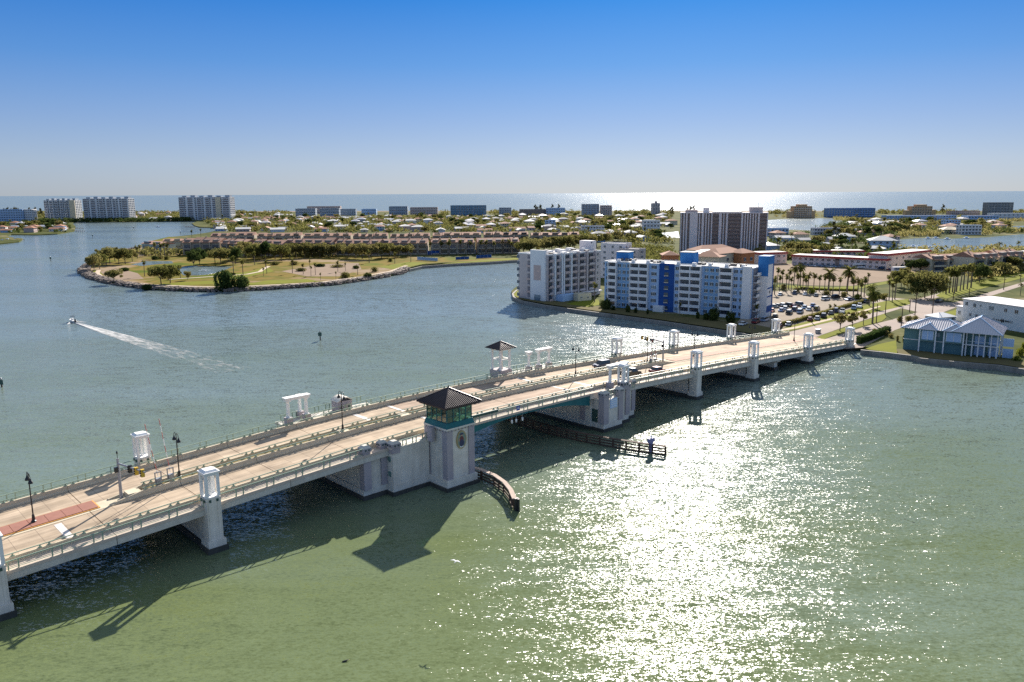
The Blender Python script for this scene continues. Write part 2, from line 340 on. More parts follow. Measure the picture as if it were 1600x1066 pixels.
def poly(name, pix, z, m, z0=None, label=None, kind='structure', zg=None):
    pts = [G(x, y, z if zg is None else zg) for x, y in pix]
    mb = MB(); mb.prism([(p.x, p.y) for p in pts], z - 0.02 if z0 is None else z0, z)
    o = mb.build(name, m); tag(o, label, kind=kind); return o
LZ = 1.1
shore_east = [(2100, 660), (1800, 606), (1600, 577), (1560, 571), (1500, 566), (1440, 560), (1425, 556), (1385, 551), (1345, 547), (1322, 546), (1250, 536), (1192, 527), (1160, 521), (1100, 512), (1040, 503), (960, 492), (900, 484), (850, 477), (815, 470), (801, 464), (799, 458), (806, 452), (818, 446), (835, 436), (850, 425), (846, 412), (815, 406)]
shore_park = [(760, 410), (700, 413), (660, 416), (640, 421), (628, 428), (600, 434), (560, 440), (520, 446), (470, 449.5), (420, 453), (370, 455.5), (320, 456), (280, 455), (240, 453), (200, 448), (165, 442), (140, 435), (127, 428), (126, 422), (133, 416), (142, 410), (160, 400), (190, 393), (215, 388), (228, 381), (265, 372), (300, 368.5), (330, 364), (345, 358.5)]
shore_far = [(330, 356.5), (312, 356), (304, 353.5), (300, 350), (308, 347), (300, 345.5), (280, 346), (200, 347.5), (140, 348), (120, 346.5), (113, 349.5), (118, 355), (116, 362), (90, 366.5), (60, 368), (18, 367.5), (10, 369), (16, 372), (36, 374.5), (30, 379), (0, 382), (-300, 390), (-500, 345), (-420, 336)]
beach = [(0, 334), (300, 332.5), (700, 331), (1000, 331), (1200, 331.5), (1400, 331), (1600, 331.5), (2000, 333), (2500, 350), (2600, 480)]
town = poly('town_ground', shore_east + shore_park + shore_far + beach, LZ, M_TOWN, -2.0, 'flat built-up land between the bay and the sea', zg=0.0)
poly('beach', [(-420, 333), (0, 331.8), (300, 330.6), (700, 329.4), (1000, 329.4), (1200, 329.8), (1400, 329.6), (1600, 329.8), (2000, 331), (2000, 333), (1600, 331.8), (1400, 331.4), (1200, 331.8), (1000, 331.4), (700, 331.4), (300, 332.8), (0, 334.2), (-420, 336)], 0.7, M_SAND, -1, 'pale sand beach along the open sea')
park_in = [(228, 383), (265, 374), (300, 371), (330, 367)]
poly('park_ground', [(808, 406.5)] + [(x, y - .6) for x, y in shore_park[:-3]] + [(280, 375), (330, 385), (440, 398), (640, 404)], LZ + 0.05, M_PARK, LZ - .4, 'park of dry grass and sandy ground on the point', zg=0.0)
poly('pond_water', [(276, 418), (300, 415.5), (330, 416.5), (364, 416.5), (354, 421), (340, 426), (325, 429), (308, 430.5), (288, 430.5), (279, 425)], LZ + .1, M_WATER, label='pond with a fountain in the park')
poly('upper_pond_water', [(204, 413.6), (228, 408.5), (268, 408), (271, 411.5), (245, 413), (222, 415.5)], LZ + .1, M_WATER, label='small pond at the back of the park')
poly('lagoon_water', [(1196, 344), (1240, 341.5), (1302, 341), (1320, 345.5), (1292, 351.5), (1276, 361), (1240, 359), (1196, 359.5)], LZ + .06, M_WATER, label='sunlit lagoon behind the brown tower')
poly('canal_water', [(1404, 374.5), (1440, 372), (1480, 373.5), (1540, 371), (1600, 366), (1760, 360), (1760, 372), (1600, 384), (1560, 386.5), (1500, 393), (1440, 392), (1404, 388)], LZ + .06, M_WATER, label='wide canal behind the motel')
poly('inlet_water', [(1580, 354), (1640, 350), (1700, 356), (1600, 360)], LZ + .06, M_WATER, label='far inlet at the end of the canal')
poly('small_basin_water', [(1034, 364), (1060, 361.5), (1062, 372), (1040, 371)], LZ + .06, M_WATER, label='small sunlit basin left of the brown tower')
# causeway roads, lawns, car park
poly('causeway_near_road', [(1322, 545), (1348, 543), (1398, 516), (1458, 494), (1500, 478), (1600, 446), (1700, 412), (1690, 408), (1600, 440.5), (1505, 469), (1440, 486), (1392, 500), (1356, 509), (1310, 524), (1280, 532)], LZ + .03, M_ASPH, label='road towards the bridge on the near side of the causeway')
poly('causeway_far_road', [(1215, 522), (1270, 528), (1285, 523), (1330, 507), (1385, 489), (1440, 472), (1500, 455), (1590, 431), (1700, 402), (1690, 398), (1590, 424), (1480, 455), (1420, 471), (1330, 495), (1245, 516), (1200, 526)], LZ + .035, M_ASPH, label='road away from the bridge on the far side of the causeway')
poly('crossing_road', [(1330, 470), (1360, 462), (1400, 466), (1445, 470), (1510, 474), (1480, 484), (1440, 489), (1400, 480), (1372, 474)], LZ + .045, M_ASPH, label='junction across the causeway')
poly('causeway_sidewalk', [(1200, 518), (1245, 510), (1340, 487), (1375, 478), (1376, 479.4), (1342, 489), (1246, 513), (1200, 521)], LZ + .06, M_PATH, label='pale sidewalk along the car park hedge')
poly('median_lawn', [(1272, 530), (1284, 524), (1330, 509), (1382, 490), (1385, 496), (1378, 502), (1340, 512), (1300, 525), (1283, 532)], LZ + .12, M_GRASS, label='green median lawn with young trees')
poly('roadside_lawn', [(1214, 519), (1230, 511), (1290, 494), (1340, 480), (1385, 470), (1420, 467), (1423, 475), (1395, 482), (1345, 493), (1250, 514)], LZ + .05, M_GRASS, label='green verge between car park and road')
poly('far_median_lawn', [(1478, 467), (1520, 455), (1600, 434), (1700, 405), (1700, 400), (1598, 428), (1520, 449), (1470, 463)], LZ + .1, M_GRASS, label='long green median further along the causeway')
poly('palm_lawn', [(1462, 462), (1480, 452), (1520, 441), (1570, 428), (1600, 419), (1640, 410), (1640, 416), (1600, 427), (1560, 438), (1500, 455), (1470, 465)], LZ + .05, M_GRASS, label='green verge under the row of tall palms')
poly('corner_lawn', [(1452, 496), (1500, 482), (1506, 486), (1478, 500), (1460, 502)], LZ + .1, M_GRASS, label='green lawn between the road and the white house')
poly('bridge_end_lawn', [(1352, 545), (1372, 538), (1400, 532), (1402, 552), (1386, 550), (1358, 546.5)], LZ + .05, M_GRASS, label='small lawn at the end of the bridge by the seawall')
poly('house_lawn', [(1400, 545), (1440, 548), (1500, 556), (1560, 560), (1650, 573), (1650, 583), (1600, 575), (1560, 569), (1500, 564.5), (1440, 558.5), (1404, 553)], LZ + .06, M_SHADYG, label='shaded lawn between teal house and seawall')
poly('car_park', [(1170, 515), (1206, 515), (1225, 512), (1300, 492), (1360, 472), (1352, 458), (1320, 450), (1270, 452), (1205, 456), (1185, 470), (1150, 505)], LZ + .03, M_PLOT, label='sunbleached car park beside the blue apartment block')
poly('sand_lot', [(1203, 440), (1208, 412), (1300, 414), (1415, 421), (1440, 426), (1420, 432), (1380, 440), (1330, 447), (1260, 446)], LZ + .03, M_SAND, label='empty sandy lot in front of the motel')
poly('lot_verge', [(1214, 445), (1300, 449), (1350, 446), (1400, 437), (1432, 428), (1436, 430.5), (1405, 440), (1352, 450), (1300, 453.5), (1214, 449)], LZ + .06, M_GRASS, label='grass strip along the sandy lot')
poly('condo_lawn', [(801, 462), (816, 467), (850, 470), (900, 474), (945, 480), (1000, 487), (1060, 494), (1130, 502), (1180, 507), (1212, 514), (1192, 524), (1160, 518.5), (1100, 509.5), (1040, 500.5), (960, 489.5), (900, 481.5), (850, 474.5), (815, 468)], LZ + .05, M_SHADYG, label='thin brown lawn along the apartment seawall')
poly('sunlit_lawn', [(884, 475), (905, 470), (935, 468), (938, 476), (920, 480)], LZ + .09, M_GRASS, label='bright lawn patch between the two apartment blocks')
poly('point_lawn', [(800, 461), (806, 453), (814, 452), (813, 466)], LZ + .09, M_GRASS, label='bright lawn at the tip beside the beige block')
poly('bridge_corner_lawn', [(1186, 522), (1206, 516), (1224, 519), (1204, 526)], LZ + .09, M_DRYG, label='dry grass corner beside the bridge')
poly('park_shore_lawn', [(700, 411), (808, 402.5), (812, 405.5), (760, 409), (690, 412.5)], LZ + .1, M_GRASS, label='grass bank along the lagoon shore')
poly('point_tip_lawn', [(141, 424), (150, 421), (160, 428), (156, 435), (146, 431)], LZ + .1, M_GRASS, label='green patch at the tip of the point')
poly('park_lawn', [(338, 437), (352, 431), (390, 424), (418, 417), (428, 424), (400, 430), (372, 436), (345, 440)], LZ + .1, M_GRASS, label='green slope beside the pond')
poly('park_meadow', [(250, 443), (300, 440), (345, 438), (345, 443), (300, 445.5), (252, 446)], LZ + .1, M_GRASS, label='green strip behind the rocky shore')
poly('park_meadow', [(380, 444), (420, 438), (480, 436), (500, 440), (440, 443), (400, 445)], LZ + .1, M_GRASS, label='green strip right of the big mangrove bush')
poly('park_meadow', [(590, 417), (640, 409), (668, 411), (640, 417), (615, 421)], LZ + .1, M_GRASS, label='green strip near the pool')
poly('bare_ground', [(440, 424), (500, 413), (560, 411), (565, 421), (530, 432), (480, 432)], LZ + .09, M_SAND, label='bare sandy ground in the middle of the park')
poly('bare_ground', [(156, 425), (180, 418), (215, 427), (225, 436), (190, 438), (166, 432)], LZ + .09, M_SAND, label='bare sandy ground near the tip of the point')
def ribbon(name, pix, w, z, m, label=None, kind='structure', th=.05):
    pts = [G(x, y, z) for x, y in pix]; L = []; Rr = []
    for i, p in enumerate(pts):
        d = (pts[min(i + 1, len(pts) - 1)] - pts[max(i - 1, 0)]); d.z = 0; d.normalize(); n = Vector((-d.y, d.x, 0))
        L.append(p + n * w / 2); Rr.append(p - n * w / 2)
    mb = MB(); vs = []
    for a, b in zip(L, Rr): vs += [(a.x, a.y, z), (b.x, b.y, z), (b.x, b.y, z - th), (a.x, a.y, z - th)]
    fs = []
    for i in range(len(pts) - 1):
        for k in range(4): fs.append((4 * i + k, 4 * i + (k + 1) % 4, 4 * i + 4 + (k + 1) % 4, 4 * i + 4 + k))
    fs += [(0, 3, 2, 1), tuple(4 * (len(pts) - 1) + k for k in range(4))]
    mb.add(vs, fs); o = mb.build(name, m); tag(o, label, kind=kind); return o
ribbon('park_path', [(154, 422), (152, 427), (160, 434), (175, 438), (200, 441.5), (240, 445), (300, 447.5), (338, 448.3), (388, 447), (440, 444.5), (500, 441), (560, 433), (610, 424), (635, 415)], 2.6, LZ + .14, M_PATH, 'pale footpath along the rocky shore')
ribbon('pond_path', [(262, 437), (280, 435.5), (312, 433.5), (348, 431), (386, 428.5), (406, 424.5), (412, 420), (420, 416)], 2.6, LZ + .145, M_PATH, 'pale footpath past the pond')
# seawalls (concrete cap and face) and the rocky shore of the park
def seawall(name, pix, m, w, top, label):
    return ribbon(name, pix, w, top, m, label, th=top + 1.2)
M_SEAW = mat('seawall_concrete', (0.30, 0.28, 0.25), 0.9, col2=(0.14, 0.13, 0.11), scale=.3, streak=.5)
seawall('condo_seawall', [(816, 449), (807, 453.5), (801, 459), (803, 464), (816, 470), (850, 476.5), (900, 483.5), (960, 491.5), (1040, 502.5), (1100, 511.5), (1160, 520.5), (1192, 526.5)], M_SEAW, .8, LZ + .35, 'weathered concrete seawall below the apartment blocks')
seawall('house_seawall', [(1345, 546.5), (1385, 550.5), (1425, 555.5), (1440, 559.5), (1500, 565.5), (1560, 570.5), (1600, 576.5), (1800, 605)], M_SEAW, .9, LZ + .35, 'concrete seawall in front of the teal house')
seawall('lagoon_seawall', [(812, 406.3), (760, 409.8), (700, 412.8), (660, 415.8), (640, 420.5)], M_SEAW, .9, LZ + .5, 'seawall along the lagoon shore of the park')
M_ROCK = mat('shore_rock', (0.25, 0.20, 0.17), 0.95, col2=(0.12, 0.10, 0.085), scale=.7, fine=3)
rk = MB(); rr = random.Random(3)
sp = [G(x, y, 0) for x, y in shore_park[3:24]]
for a, b in zip(sp, sp[1:]):
    L = (b - a).length; n = int(L * 5.5)
    d = (b - a).normalized(); nn = Vector((d.y, -d.x, 0))
    for i in range(n):
        q = a + d * rr.uniform(0, L) + nn * rr.uniform(-1.2, 5.0); s = rr.uniform(.4, 1.0)
        off = (q - a).dot(nn); zc = .05 + max(0, min(1, (off + 1.4) / 1.4)) * 1.1
        vs = [Vector((rr.uniform(.6, 1.1) * sx, rr.uniform(.6, 1.1) * sy, sz * rr.uniform(.4, .8))) * s for sx in (-1, 1) for sy in (-1, 1) for sz in (-1, 1)]
        ang = Matrix.Rotation(rr.uniform(0, 6.28), 4, 'Z')
        rk.add([q + Vector((0, 0, zc)) + ang @ v for v in vs], [(0, 1, 3, 2), (4, 6, 7, 5), (0, 4, 5, 1), (2, 3, 7, 6), (1, 5, 7, 3), (0, 2, 6, 4)])
tag(rk.build('riprap_rocks', M_ROCK), 'grey-brown riprap rocks along the park shore', kind='stuff')
# ------------------------------------------------------------------ the bascule bridge, in its own frame: x along it, y across it
import bisect
KN = [(-90, 1.95), (-60, 3.4), (-24, 5.2), (0, 6.45), (22, 7.5), (38, 8.02), (54, 8.2), (70, 8.08), (86, 7.72), (116, 6.45), (142, 5.2), (172, 3.5), (200, 1.95), (225, 1.25), (260, 1.15)]
def zp(u):
    ks = [k[0] for k in KN]
    i = max(0, min(len(KN) - 2, bisect.bisect(ks, u) - 1))
    def slope(j):
        a = KN[max(j - 1, 0)]; b = KN[min(j + 1, len(KN) - 1)]; return (b[1] - a[1]) / (b[0] - a[0])
    (u0, z0), (u1, z1) = KN[i], KN[i + 1]; h = u1 - u0; t = max(0, min(1, (u - u0) / h))
    return (2*t**3 - 3*t**2 + 1) * z0 + (t**3 - 2*t**2 + t) * h * slope(i) + (-2*t**3 + 3*t**2) * z1 + (t**3 - t**2) * h * slope(i + 1)
def sweep(mb, sec, u0, u1, step=2.0, mi=0, taper0=0, taper1=0):
    """sec: closed outline [(v, dz)] carried along the deck profile; taper lowers it to a nose over that length."""
    n = max(1, int(math.ceil((u1 - u0) / step))); us = [u0 + (u1 - u0) * i / n for i in range(n + 1)]
    if taper0: us = [u0, u0 + taper0] + [u for u in us if u > u0 + taper0 + .1]
    if taper1: us = [u for u in us if u < u1 - taper1 - .1] + [u1 - taper1, u1]
    k = len(sec); vs = []
    for u in us:
        f = .12 if (taper0 and u == u0) or (taper1 and u == u1) else 1
        vs += [(u, v, zp(u) + dz * f) for v, dz in sec]
    fs = []
    for i in range(len(us) - 1):
        for j in range(k):
            fs.append((i * k + j, (i + 1) * k + j, (i + 1) * k + (j + 1) % k, i * k + (j + 1) % k))
    fs += [tuple(range(k)), tuple((len(us) - 1) * k + j for j in range(k - 1, -1, -1))]
    area = sum(sec[i][0] * sec[(i + 1) % k][1] - sec[(i + 1) % k][0] * sec[i][1] for i in range(k))
    if area < 0: fs = [f[::-1] for f in fs]
    mb.add(vs, fs, mi)
BR = A0.copy(); BR.z = 0
def bthing(name, u, v, z, label, cat, group=None, turn=0.0): return empty(name, B(u, v, z), TH + turn, label, cat, group)
def bsweep(name, m, sec, u0, u1, parent, step=2.0, **k):
    mb = MB(); sweep(mb, sec, u0, u1, step, **k); return mb.build(name, m, parent)
U0, U1 = -75, 203
VC = 12.2
def rect(v0, v1, z0, z1): return [(v0, z0), (v1, z0), (v1, z1), (v0, z1)]
bridge = empty('bascule_bridge', BR, TH, 'long pale concrete drawbridge carrying a divided road across the bay', 'bridge')
joints = [U0, -50, -25, -12, 0.2, 12, 24.6, 43, 61, 78.5, 93, 104, 116.5, 129, 142.4, 157, 172.4, 186, 203]
for a, b in zip(joints, joints[1:]):
    lift = 42 < a < 78
    for v0, v1 in ((2.85, 10.9), (13.9, 21.55)):
        bsweep('road_panel', M_GRID if lift else M_ROAD, rect(v0, v1, -.45, -.10), a + .05, b - .05, bridge)
    if not lift: bsweep('median_slab', M_TAN, rect(10.9, 13.9, -.45, -.06), a + .05, b - .05, bridge)
    for v0, v1 in ((.25, 2.4), (22.0, 24.15)):
        bsweep('sidewalk_panel', M_WALK, rect(v0, v1, -.40, 0), a + .03, b - .03, bridge)
    if not lift:
        for v0, v1 in ((.3, .85), (23.55, 24.1)):
            bsweep('fascia_girder', M_CONC, [(v0, -1.22), (v1, -1.22), (v1, -.41), (v0, -.41)], a + .04, b - .04, bridge)
        for v in (4.2, 8.2, 12.2, 16.2, 20.2):
            bsweep('floor_girder', M_CONC, rect(v - .3, v + .3, -1.35, -.46), a + .04, b - .04, bridge, 6)
bsweep('deck_core', M_CONC, rect(.9, 23.5, -.62, -.455), U0, 42.9, bridge)
bsweep('deck_core', M_CONC, rect(.9, 23.5, -.62, -.455), 78.6, U1, bridge)
# lifting leaves: teal girders deep at the piers and shallow at mid-span
for v in (.35, 6.5, 10.3, 14.2, 18, 23.5):
    for u0, u1 in ((43.0, 60.9), (61.1, 78.4)):
        mb = MB(); n = 12; vs = []
        for i in range(n + 1):
            u = u0 + (u1 - u0) * i / n; d = abs(u - 61) / 18.0; dep = .75 + 1.9 * d ** 2.2
            z = zp(u)
            vs += [(u, v, z - dep), (u, v + .45, z - dep), (u, v + .45, z - .41), (u, v, z - .41)]
        fs = [(4*i + k, 4*i + 4 + k, 4*i + 4 + (k + 1) % 4, 4*i + (k + 1) % 4) for i in range(n) for k in range(4)] + [(3, 2, 1, 0), (4*n, 4*n+1, 4*n+2, 4*n+3)]
        mb.add(vs, fs); mb.build('leaf_girder', M_TEAL, bridge)
for u in [45 + 3.2 * i for i in range(11)]:
    mb = MB(); mb.box(u - .12, u + .12, .8, 23.4, zp(u) - .95, zp(u) - .47); mb.build('floor_beam', M_TEAL, bridge)
# pale marks where the leaves meet the piers
for u in (43.6, 77.9, 56.5): 
    for v0, v1 in ((3.2, 10.6), (14.3, 21.2)):
        if u == 56.5 and v0 > 10: continue
        if u == 56.5: continue
        mb = MB(); sweep(mb, rect(v0, v1, -.09, -.085), u - .35, u + .35, 1); mb.build('stop_line', M_MARK, bridge)
for u, v0, v1 in ((-16.2, 3.4, 10.4), (36, 14.4, 21), (84.5, 3.4, 10.6), (124, 14.4, 21)):
    mb = MB(); sweep(mb, rect(v0, v1, -.09, -.085), u - .45, u + .45, 1); mb.build('stop_line', M_MARK, bridge)
# ordinary piers
def pier(u, shaft=True):
    mb = MB(); mb.box(u - .85, u + .85, 2.0, 22.4, .9, zp(u) - 1.36); mb.build('pier_wall', M_PALE, bridge)
    mb = MB(); mb.box(u - 1.15, u + 1.15, 1.7, 22.7, -2, .9); mb.build('pier_footing', M_TIDE, bridge)
    mb = MB(); mb.box(u - .95, u + .95, 1.2, 23.2, zp(u) - 1.9, zp(u) - 1.37); mb.build('pier_cap', M_CONC, bridge)
for u in (-52, -25.2, .2, 116.4, 142.4, 157.5, 172.4, 199.6): pier(u)
mb = MB(); mb.box(200.8, 206, .5, 23.9, -2, zp(203) - .65); mb.build('abutment', M_PALE, bridge)
# bascule piers
def block(mb, x0, x1, y0, y1, z0, z1, mi=0): mb.box(x0, x1, y0, y1, z0, z1, mi)
for nm, x0, x1 in (('near', 24.9, 42.9), ('far', 79.6, 92.6)):
    mb = MB(); block(mb, x0, x1, 1.1, 23.3, .7, zp((x0 + x1) / 2) - 1.4); mb.build('pier_block', M_PALE, bridge)
    mb = MB(); block(mb, x0 - .4, x1 + .4, .7, 23.7, -2, .7); mb.build('pier_footing', M_TIDE, bridge)
    mb = MB(); block(mb, x0 - .2, x1 + .2, .9, 23.5, .7, 1.7); mb.build('pier_plinth', M_PALE, bridge)
def pilaster(u, v, w, z0, z1, top=True):
    mb = MB(); h = w / 2
    mb.box(u - h, u + h, v - h, v + h, z0, z1 - .75)
    mb.box(u - h - .12, u + h + .12, v - h - .12, v + h + .12, z1 - .75, z1 - .12)
    p = mb.build('pilaster', M_LAV, bridge)
    c = MB(); c.frustum(u - h - .12, u + h + .12, v - h - .12, v + h + .12, z1 - .12, z1 + .28, .42); c.build('pilaster_cap', M_CONC, p)
    for q, (a, b) in enumerate((( -1, 0), (0, -1))):
        for s in (-.22, .22):
            c = MB(); x = u + a * (h + .13) + (s * w if a == 0 else 0); y = v + b * (h + .13) + (s * w if b == 0 else 0)
            c.box(x - .11, x + .11, y - .11, y + .11, z1 - .52, z1 - .30); c.build('medallion', M_DKGREEN, p)
# near-side stepped walls of the pier under the tower
def wall_block(x0, x1, y0, y1, ztop, nm='step_wall'):
    mb = MB(); mb.box(x0, x1, y0, y1, 1.7, ztop); mb.build(nm, M_PALE, bridge)
    mb = MB(); mb.box(x0 - .18, x1 + .18, y0 - .18, y1, .65, 1.69); mb.build('wall_plinth', M_PALE, bridge)
    mb = MB(); mb.box(x0 - .4, x1 + .4, y0 - .4, y1, -2, .64); mb.build('wall_footing', M_TIDE, bridge)
    mb = MB(); mb.box(x0 - .08, x1 + .08, y0 - .08, y1, ztop + .003, ztop + .22); mb.build('coping', M_PALE, bridge)
wall_block(25.0, 29.2, 1.05, 1.9, 7.35); wall_block(29.3, 36.6, -.75, 1.9, 7.75)
pilaster(25.3, 1.1, 1.35, 1.7, 8.75); pilaster(28.7, 1.35, 1.1, 1.7, 8.85); pilaster(30.0, -.1, 1.5, 7.0, 8.75)
for z in (6.0, 3.5):
    mb = MB(); mb.box(29.18, 29.32, -.2, .5, z - .42, z + .42); w = mb.build('window', M_CABGLASS, bridge)
# far bascule pier, near side: stepped corner with a green door and pilasters
wall_block(80.1, 85.6, -2.0, 1.3, 6.4); wall_block(86.0, 89.6, -.6, 1.3, 7.0); wall_block(90.0, 93.0, .6, 1.6, 6.9)
pilaster(80.3, 3.3, 1.5, 1.7, 8.3); pilaster(80.5, -1.6, 1.5, 1.7, 8.25); pilaster(85.3, -1.6, 1.35, 1.7, 8.3); pilaster(89.3, -.2, 1.35, 1.7, 8.35); pilaster(92.9, 1.0, 1.2, 1.7, 8.3)
mb = MB(); mb.box(80.0, 80.12, -.4, 2.0, 1.72, 4.4); d = mb.build('steel_door', M_DKGREEN, bridge)
mb = MB(); mb.box(79.46, 79.62, 7.2, 8.4, 3.9, 4.9); mb.build('wall_panel', M_GREY, bridge)
mb = MB(); mb.box(82.0, 84.2, -2.12, -2.01, 4.6, 6.6); o = mb.build('clearance_board', M_SIGNWHITE, bridge)
for k in range(4):
    mb = MB(); mb.box(82.2, 84.0, -2.15, -2.121, 4.85 + k * .45, 4.98 + k * .45); mb.build('board_line', M_WHITE, o)
# near pylons, with a lantern of four posts under a slab
def pylon(u, v, label, group, wide=2.0, z0=.9, top=5.15, base=True, turn=0):
    zt = zp(u); r = bthing('lantern_pylon', u, v, 0, label, 'pylon', group, turn)
    h = wide / 2; zs = zt + 1.25
    if base:
        mb = MB(); mb.box(-h - .45, h + .45, -h - .45, h + .45, -2, .75); mb.build('footing', M_TIDE, r)
        mb = MB(); mb.box(-h - .25, h + .25, -h - .25, h + .25, .75, 1.65); mb.build('plinth', M_PALE, r)
        mb = MB(); mb.box(-h, h, -h, h, 1.65, zs)
        for s in (-1, 1): mb.box(s * h * .62 - .16, s * h * .62 + .16, -h - .05, -h + .01, 1.66, zs - .45)
        mb.build('shaft', M_PALE, r)
    else:
        mb = MB(); mb.box(-h, h, -h, h, zt - .2, zs); mb.build('pedestal', M_LAV, r)
    for s in (-.5, .5):
        for ax in (0, 1):
            p = (s * h, -h - .06) if ax == 0 else (-h - .06, s * h)
            mb = MB(); mb.box(p[0] - .14, p[0] + .14, p[1] - .05 if ax == 0 else p[1] - .14, p[1] + .05 if ax == 0 else p[1] + .14, zs - .55, zs - .2)
            mb.build('medallion', M_DKGREEN, r)
    zl = zt + top - .75; k = h * .80
    mb = MB(); mb.box(-h * .92, h * .92, -h * .92, h * .92, zs + .002, zs + .14); mb.build('lantern_base', M_WHITE, r)
    for sx in (-1, 1):
        for sy in (-1, 1):
            mb = MB(); mb.box(sx * k - .19, sx * k + .19, sy * k - .19, sy * k + .19, zs + .14, zl); mb.build('lantern_post', M_WHITE, r)
    mb = MB(); mb.box(-.17, .17, -.17, .17, zs + .14, zl); mb.build('lantern_core', M_WHITE, r)
    mb = MB(); mb.box(-h * .98, h * .98, -h * .98, h * .98, zl, zl + .3); mb.box(-h * 1.12, h * 1.12, -h * 1.12, h * 1.12, zl + .3, zl + .5)
    mb.frustum(-h * 1.0, h * 1.0, -h * 1.0, h * 1.0, zl + .5, zl + .75, .3); mb.build('lantern_cap', M_WHITE, r)
    return r
GN = 'lantern pylons along the near side of the bridge'; GF = 'lantern pylons along the far side of the bridge'
pylon(-25.2, .4, 'white pylon cut by the left edge of the picture', GN)
pylon(.2, .4, 'tall white pylon with open lantern left of the control tower, nearest whole one', GN)
pylon(116.4, .4, 'white near-side pylon just right of the far bascule pier', GN)
pylon(142.4, .4, 'second white near-side pylon right of the far bascule pier', GN)
pylon(172.4, .4, 'near-side pylon second from the landward end of the bridge', GN)
pylon(199.6, .4, 'near-side pylon on the abutment beside the teal house', GN, z0=.5)
pylon(-.6, 24.3, 'far-side white pylon by the raised barrier gates and signal mast', GF)
pylon(116.4, 24.3, 'far-side pylon against the glitter, nearest to the small columns', GF)
pylon(141.4, 24.3, 'far-side pylon against the glitter in front of the apartment seawall', GF)
pylon(171.2, 24.3, 'far-side pylon in front of the shaded car park corner', GF)
pylon(198.4, 24.3, 'far-side pylon next to the silver car at the car park', GF)
pylon(88.2, -.35, 'lantern pylon on the stepped corner of the far bascule pier', GN, wide=1.7, base=False)

# columns carrying lintels at the corners of the bascule piers
def colonnade(u, v, cols, lintels, label, h=3.3, group='white colonnades on the bascule piers'):
    zt = zp(u); r = bthing('colonnade', u, v, zt - .2, label, 'colonnade', group)
    for x, y in cols:
        mb = MB(); mb.box(x - .6, x + .6, y - .6, y + .6, 0, 1.35); mb.build('pedestal', M_LAV, r)
        mb = MB(); mb.lathe([(.42, 1.35), (.34, 1.55), (.30, h + .7), (.40, h + 1.0)], (x, y, 0), 12); mb.build('column', M_WHITE, r)
        mb = MB(); mb.box(x - .5, x + .5, y - .5, y + .5, h + 1.0, h + 1.18); mb.build('capital', M_WHITE, r)
    for x0, x1, y0, y1 in lintels:
        mb = MB(); mb.box(x0 - .5, x1 + .5, y0 - .5, y1 + .5, h + 1.182, h + 1.5); mb.box(x0 - .68, x1 + .68, y0 - .68, y1 + .68, h + 1.5, h + 1.72); mb.build('lintel', M_WHITE, r)
    return r
colonnade(24.8, 24.9, [(0, 0), (3.6, 0), (3.6, 2.4)], [(0, 3.6, 0, 0)], 'white L-shaped colonnade on the far side, left of the domed kiosk')
colonnade(86.0, 1.4, [(0, 0), (4.8, 0)], [(0, 4.8, 0, 0)], 'white colonnade behind the lantern on the far bascule pier')
colonnade(85.0, 24.6, [(0, 0)], [(0, 0, 0, 0)], 'single white column right of the roofed far-side gazebo', 3.0)
colonnade(88.2, 24.6, [(0, 0), (3.4, 0)], [(0, 3.4, 0, 0)], 'pair of white columns under a lintel right of the far-side gazebo', 3.2)
# domed kiosk
kz = zp(36)
k = bthing('kiosk', 36.4, 25.9, kz - .3, 'small tan kiosk with a curved pale roof behind the far railing', 'kiosk')
mb = MB(); mb.box(-1.5, 1.5, -1.2, 1.2, 0, 2.0); mb.build('wall', M_LAV, k)
mb = MB(); vs = []; n = 8
for i in range(n + 1):
    x = -1.7 + 3.4 * i / n; z = 2.02 + .75 * math.sin(math.pi * i / n)
    vs += [(x, -1.4, z), (x, 1.4, z), (x, 1.4, z - .18 if 0 < i < n else 2.0), (x, -1.4, z - .18 if 0 < i < n else 2.0)]
mb.add(vs, [(4*i+q, 4*i+(q+1) % 4, 4*i+4+(q+1) % 4, 4*i+4+q) for i in range(n) for q in range(4)] + [(0, 3, 2, 1), (4*n, 4*n+1, 4*n+2, 4*n+3)]); mb.build('curved_roof', M_PALE, k)
for x in (-.8, .8):
    mb = MB(); mb.box(x - .2, x + .2, -1.24, -1.19, .6, 1.0); mb.build('vent', M_DKGREEN, k)
# platforms behind the far railing at the bascule piers
for u0, u1 in ((23.5, 43), (75.0, 93)):
    mb = MB(); mb.box(u0, u1, 24.2, 27.6, zp((u0 + u1) / 2) - .75, zp((u0 + u1) / 2) - .3); mb.build('pier_platform', M_CONC, bridge)
    mb = MB(); mb.box(u0 + 1, u1 - 1, 23.72, 27.0, .7, zp((u0 + u1) / 2) - .76); mb.build('pier_wing', M_PALE, bridge)
    mb = MB(); mb.box(u0 + .6, u1 - .6, 23.75, 27.4, -2, .69); mb.build('pier_footing', M_TIDE, bridge)
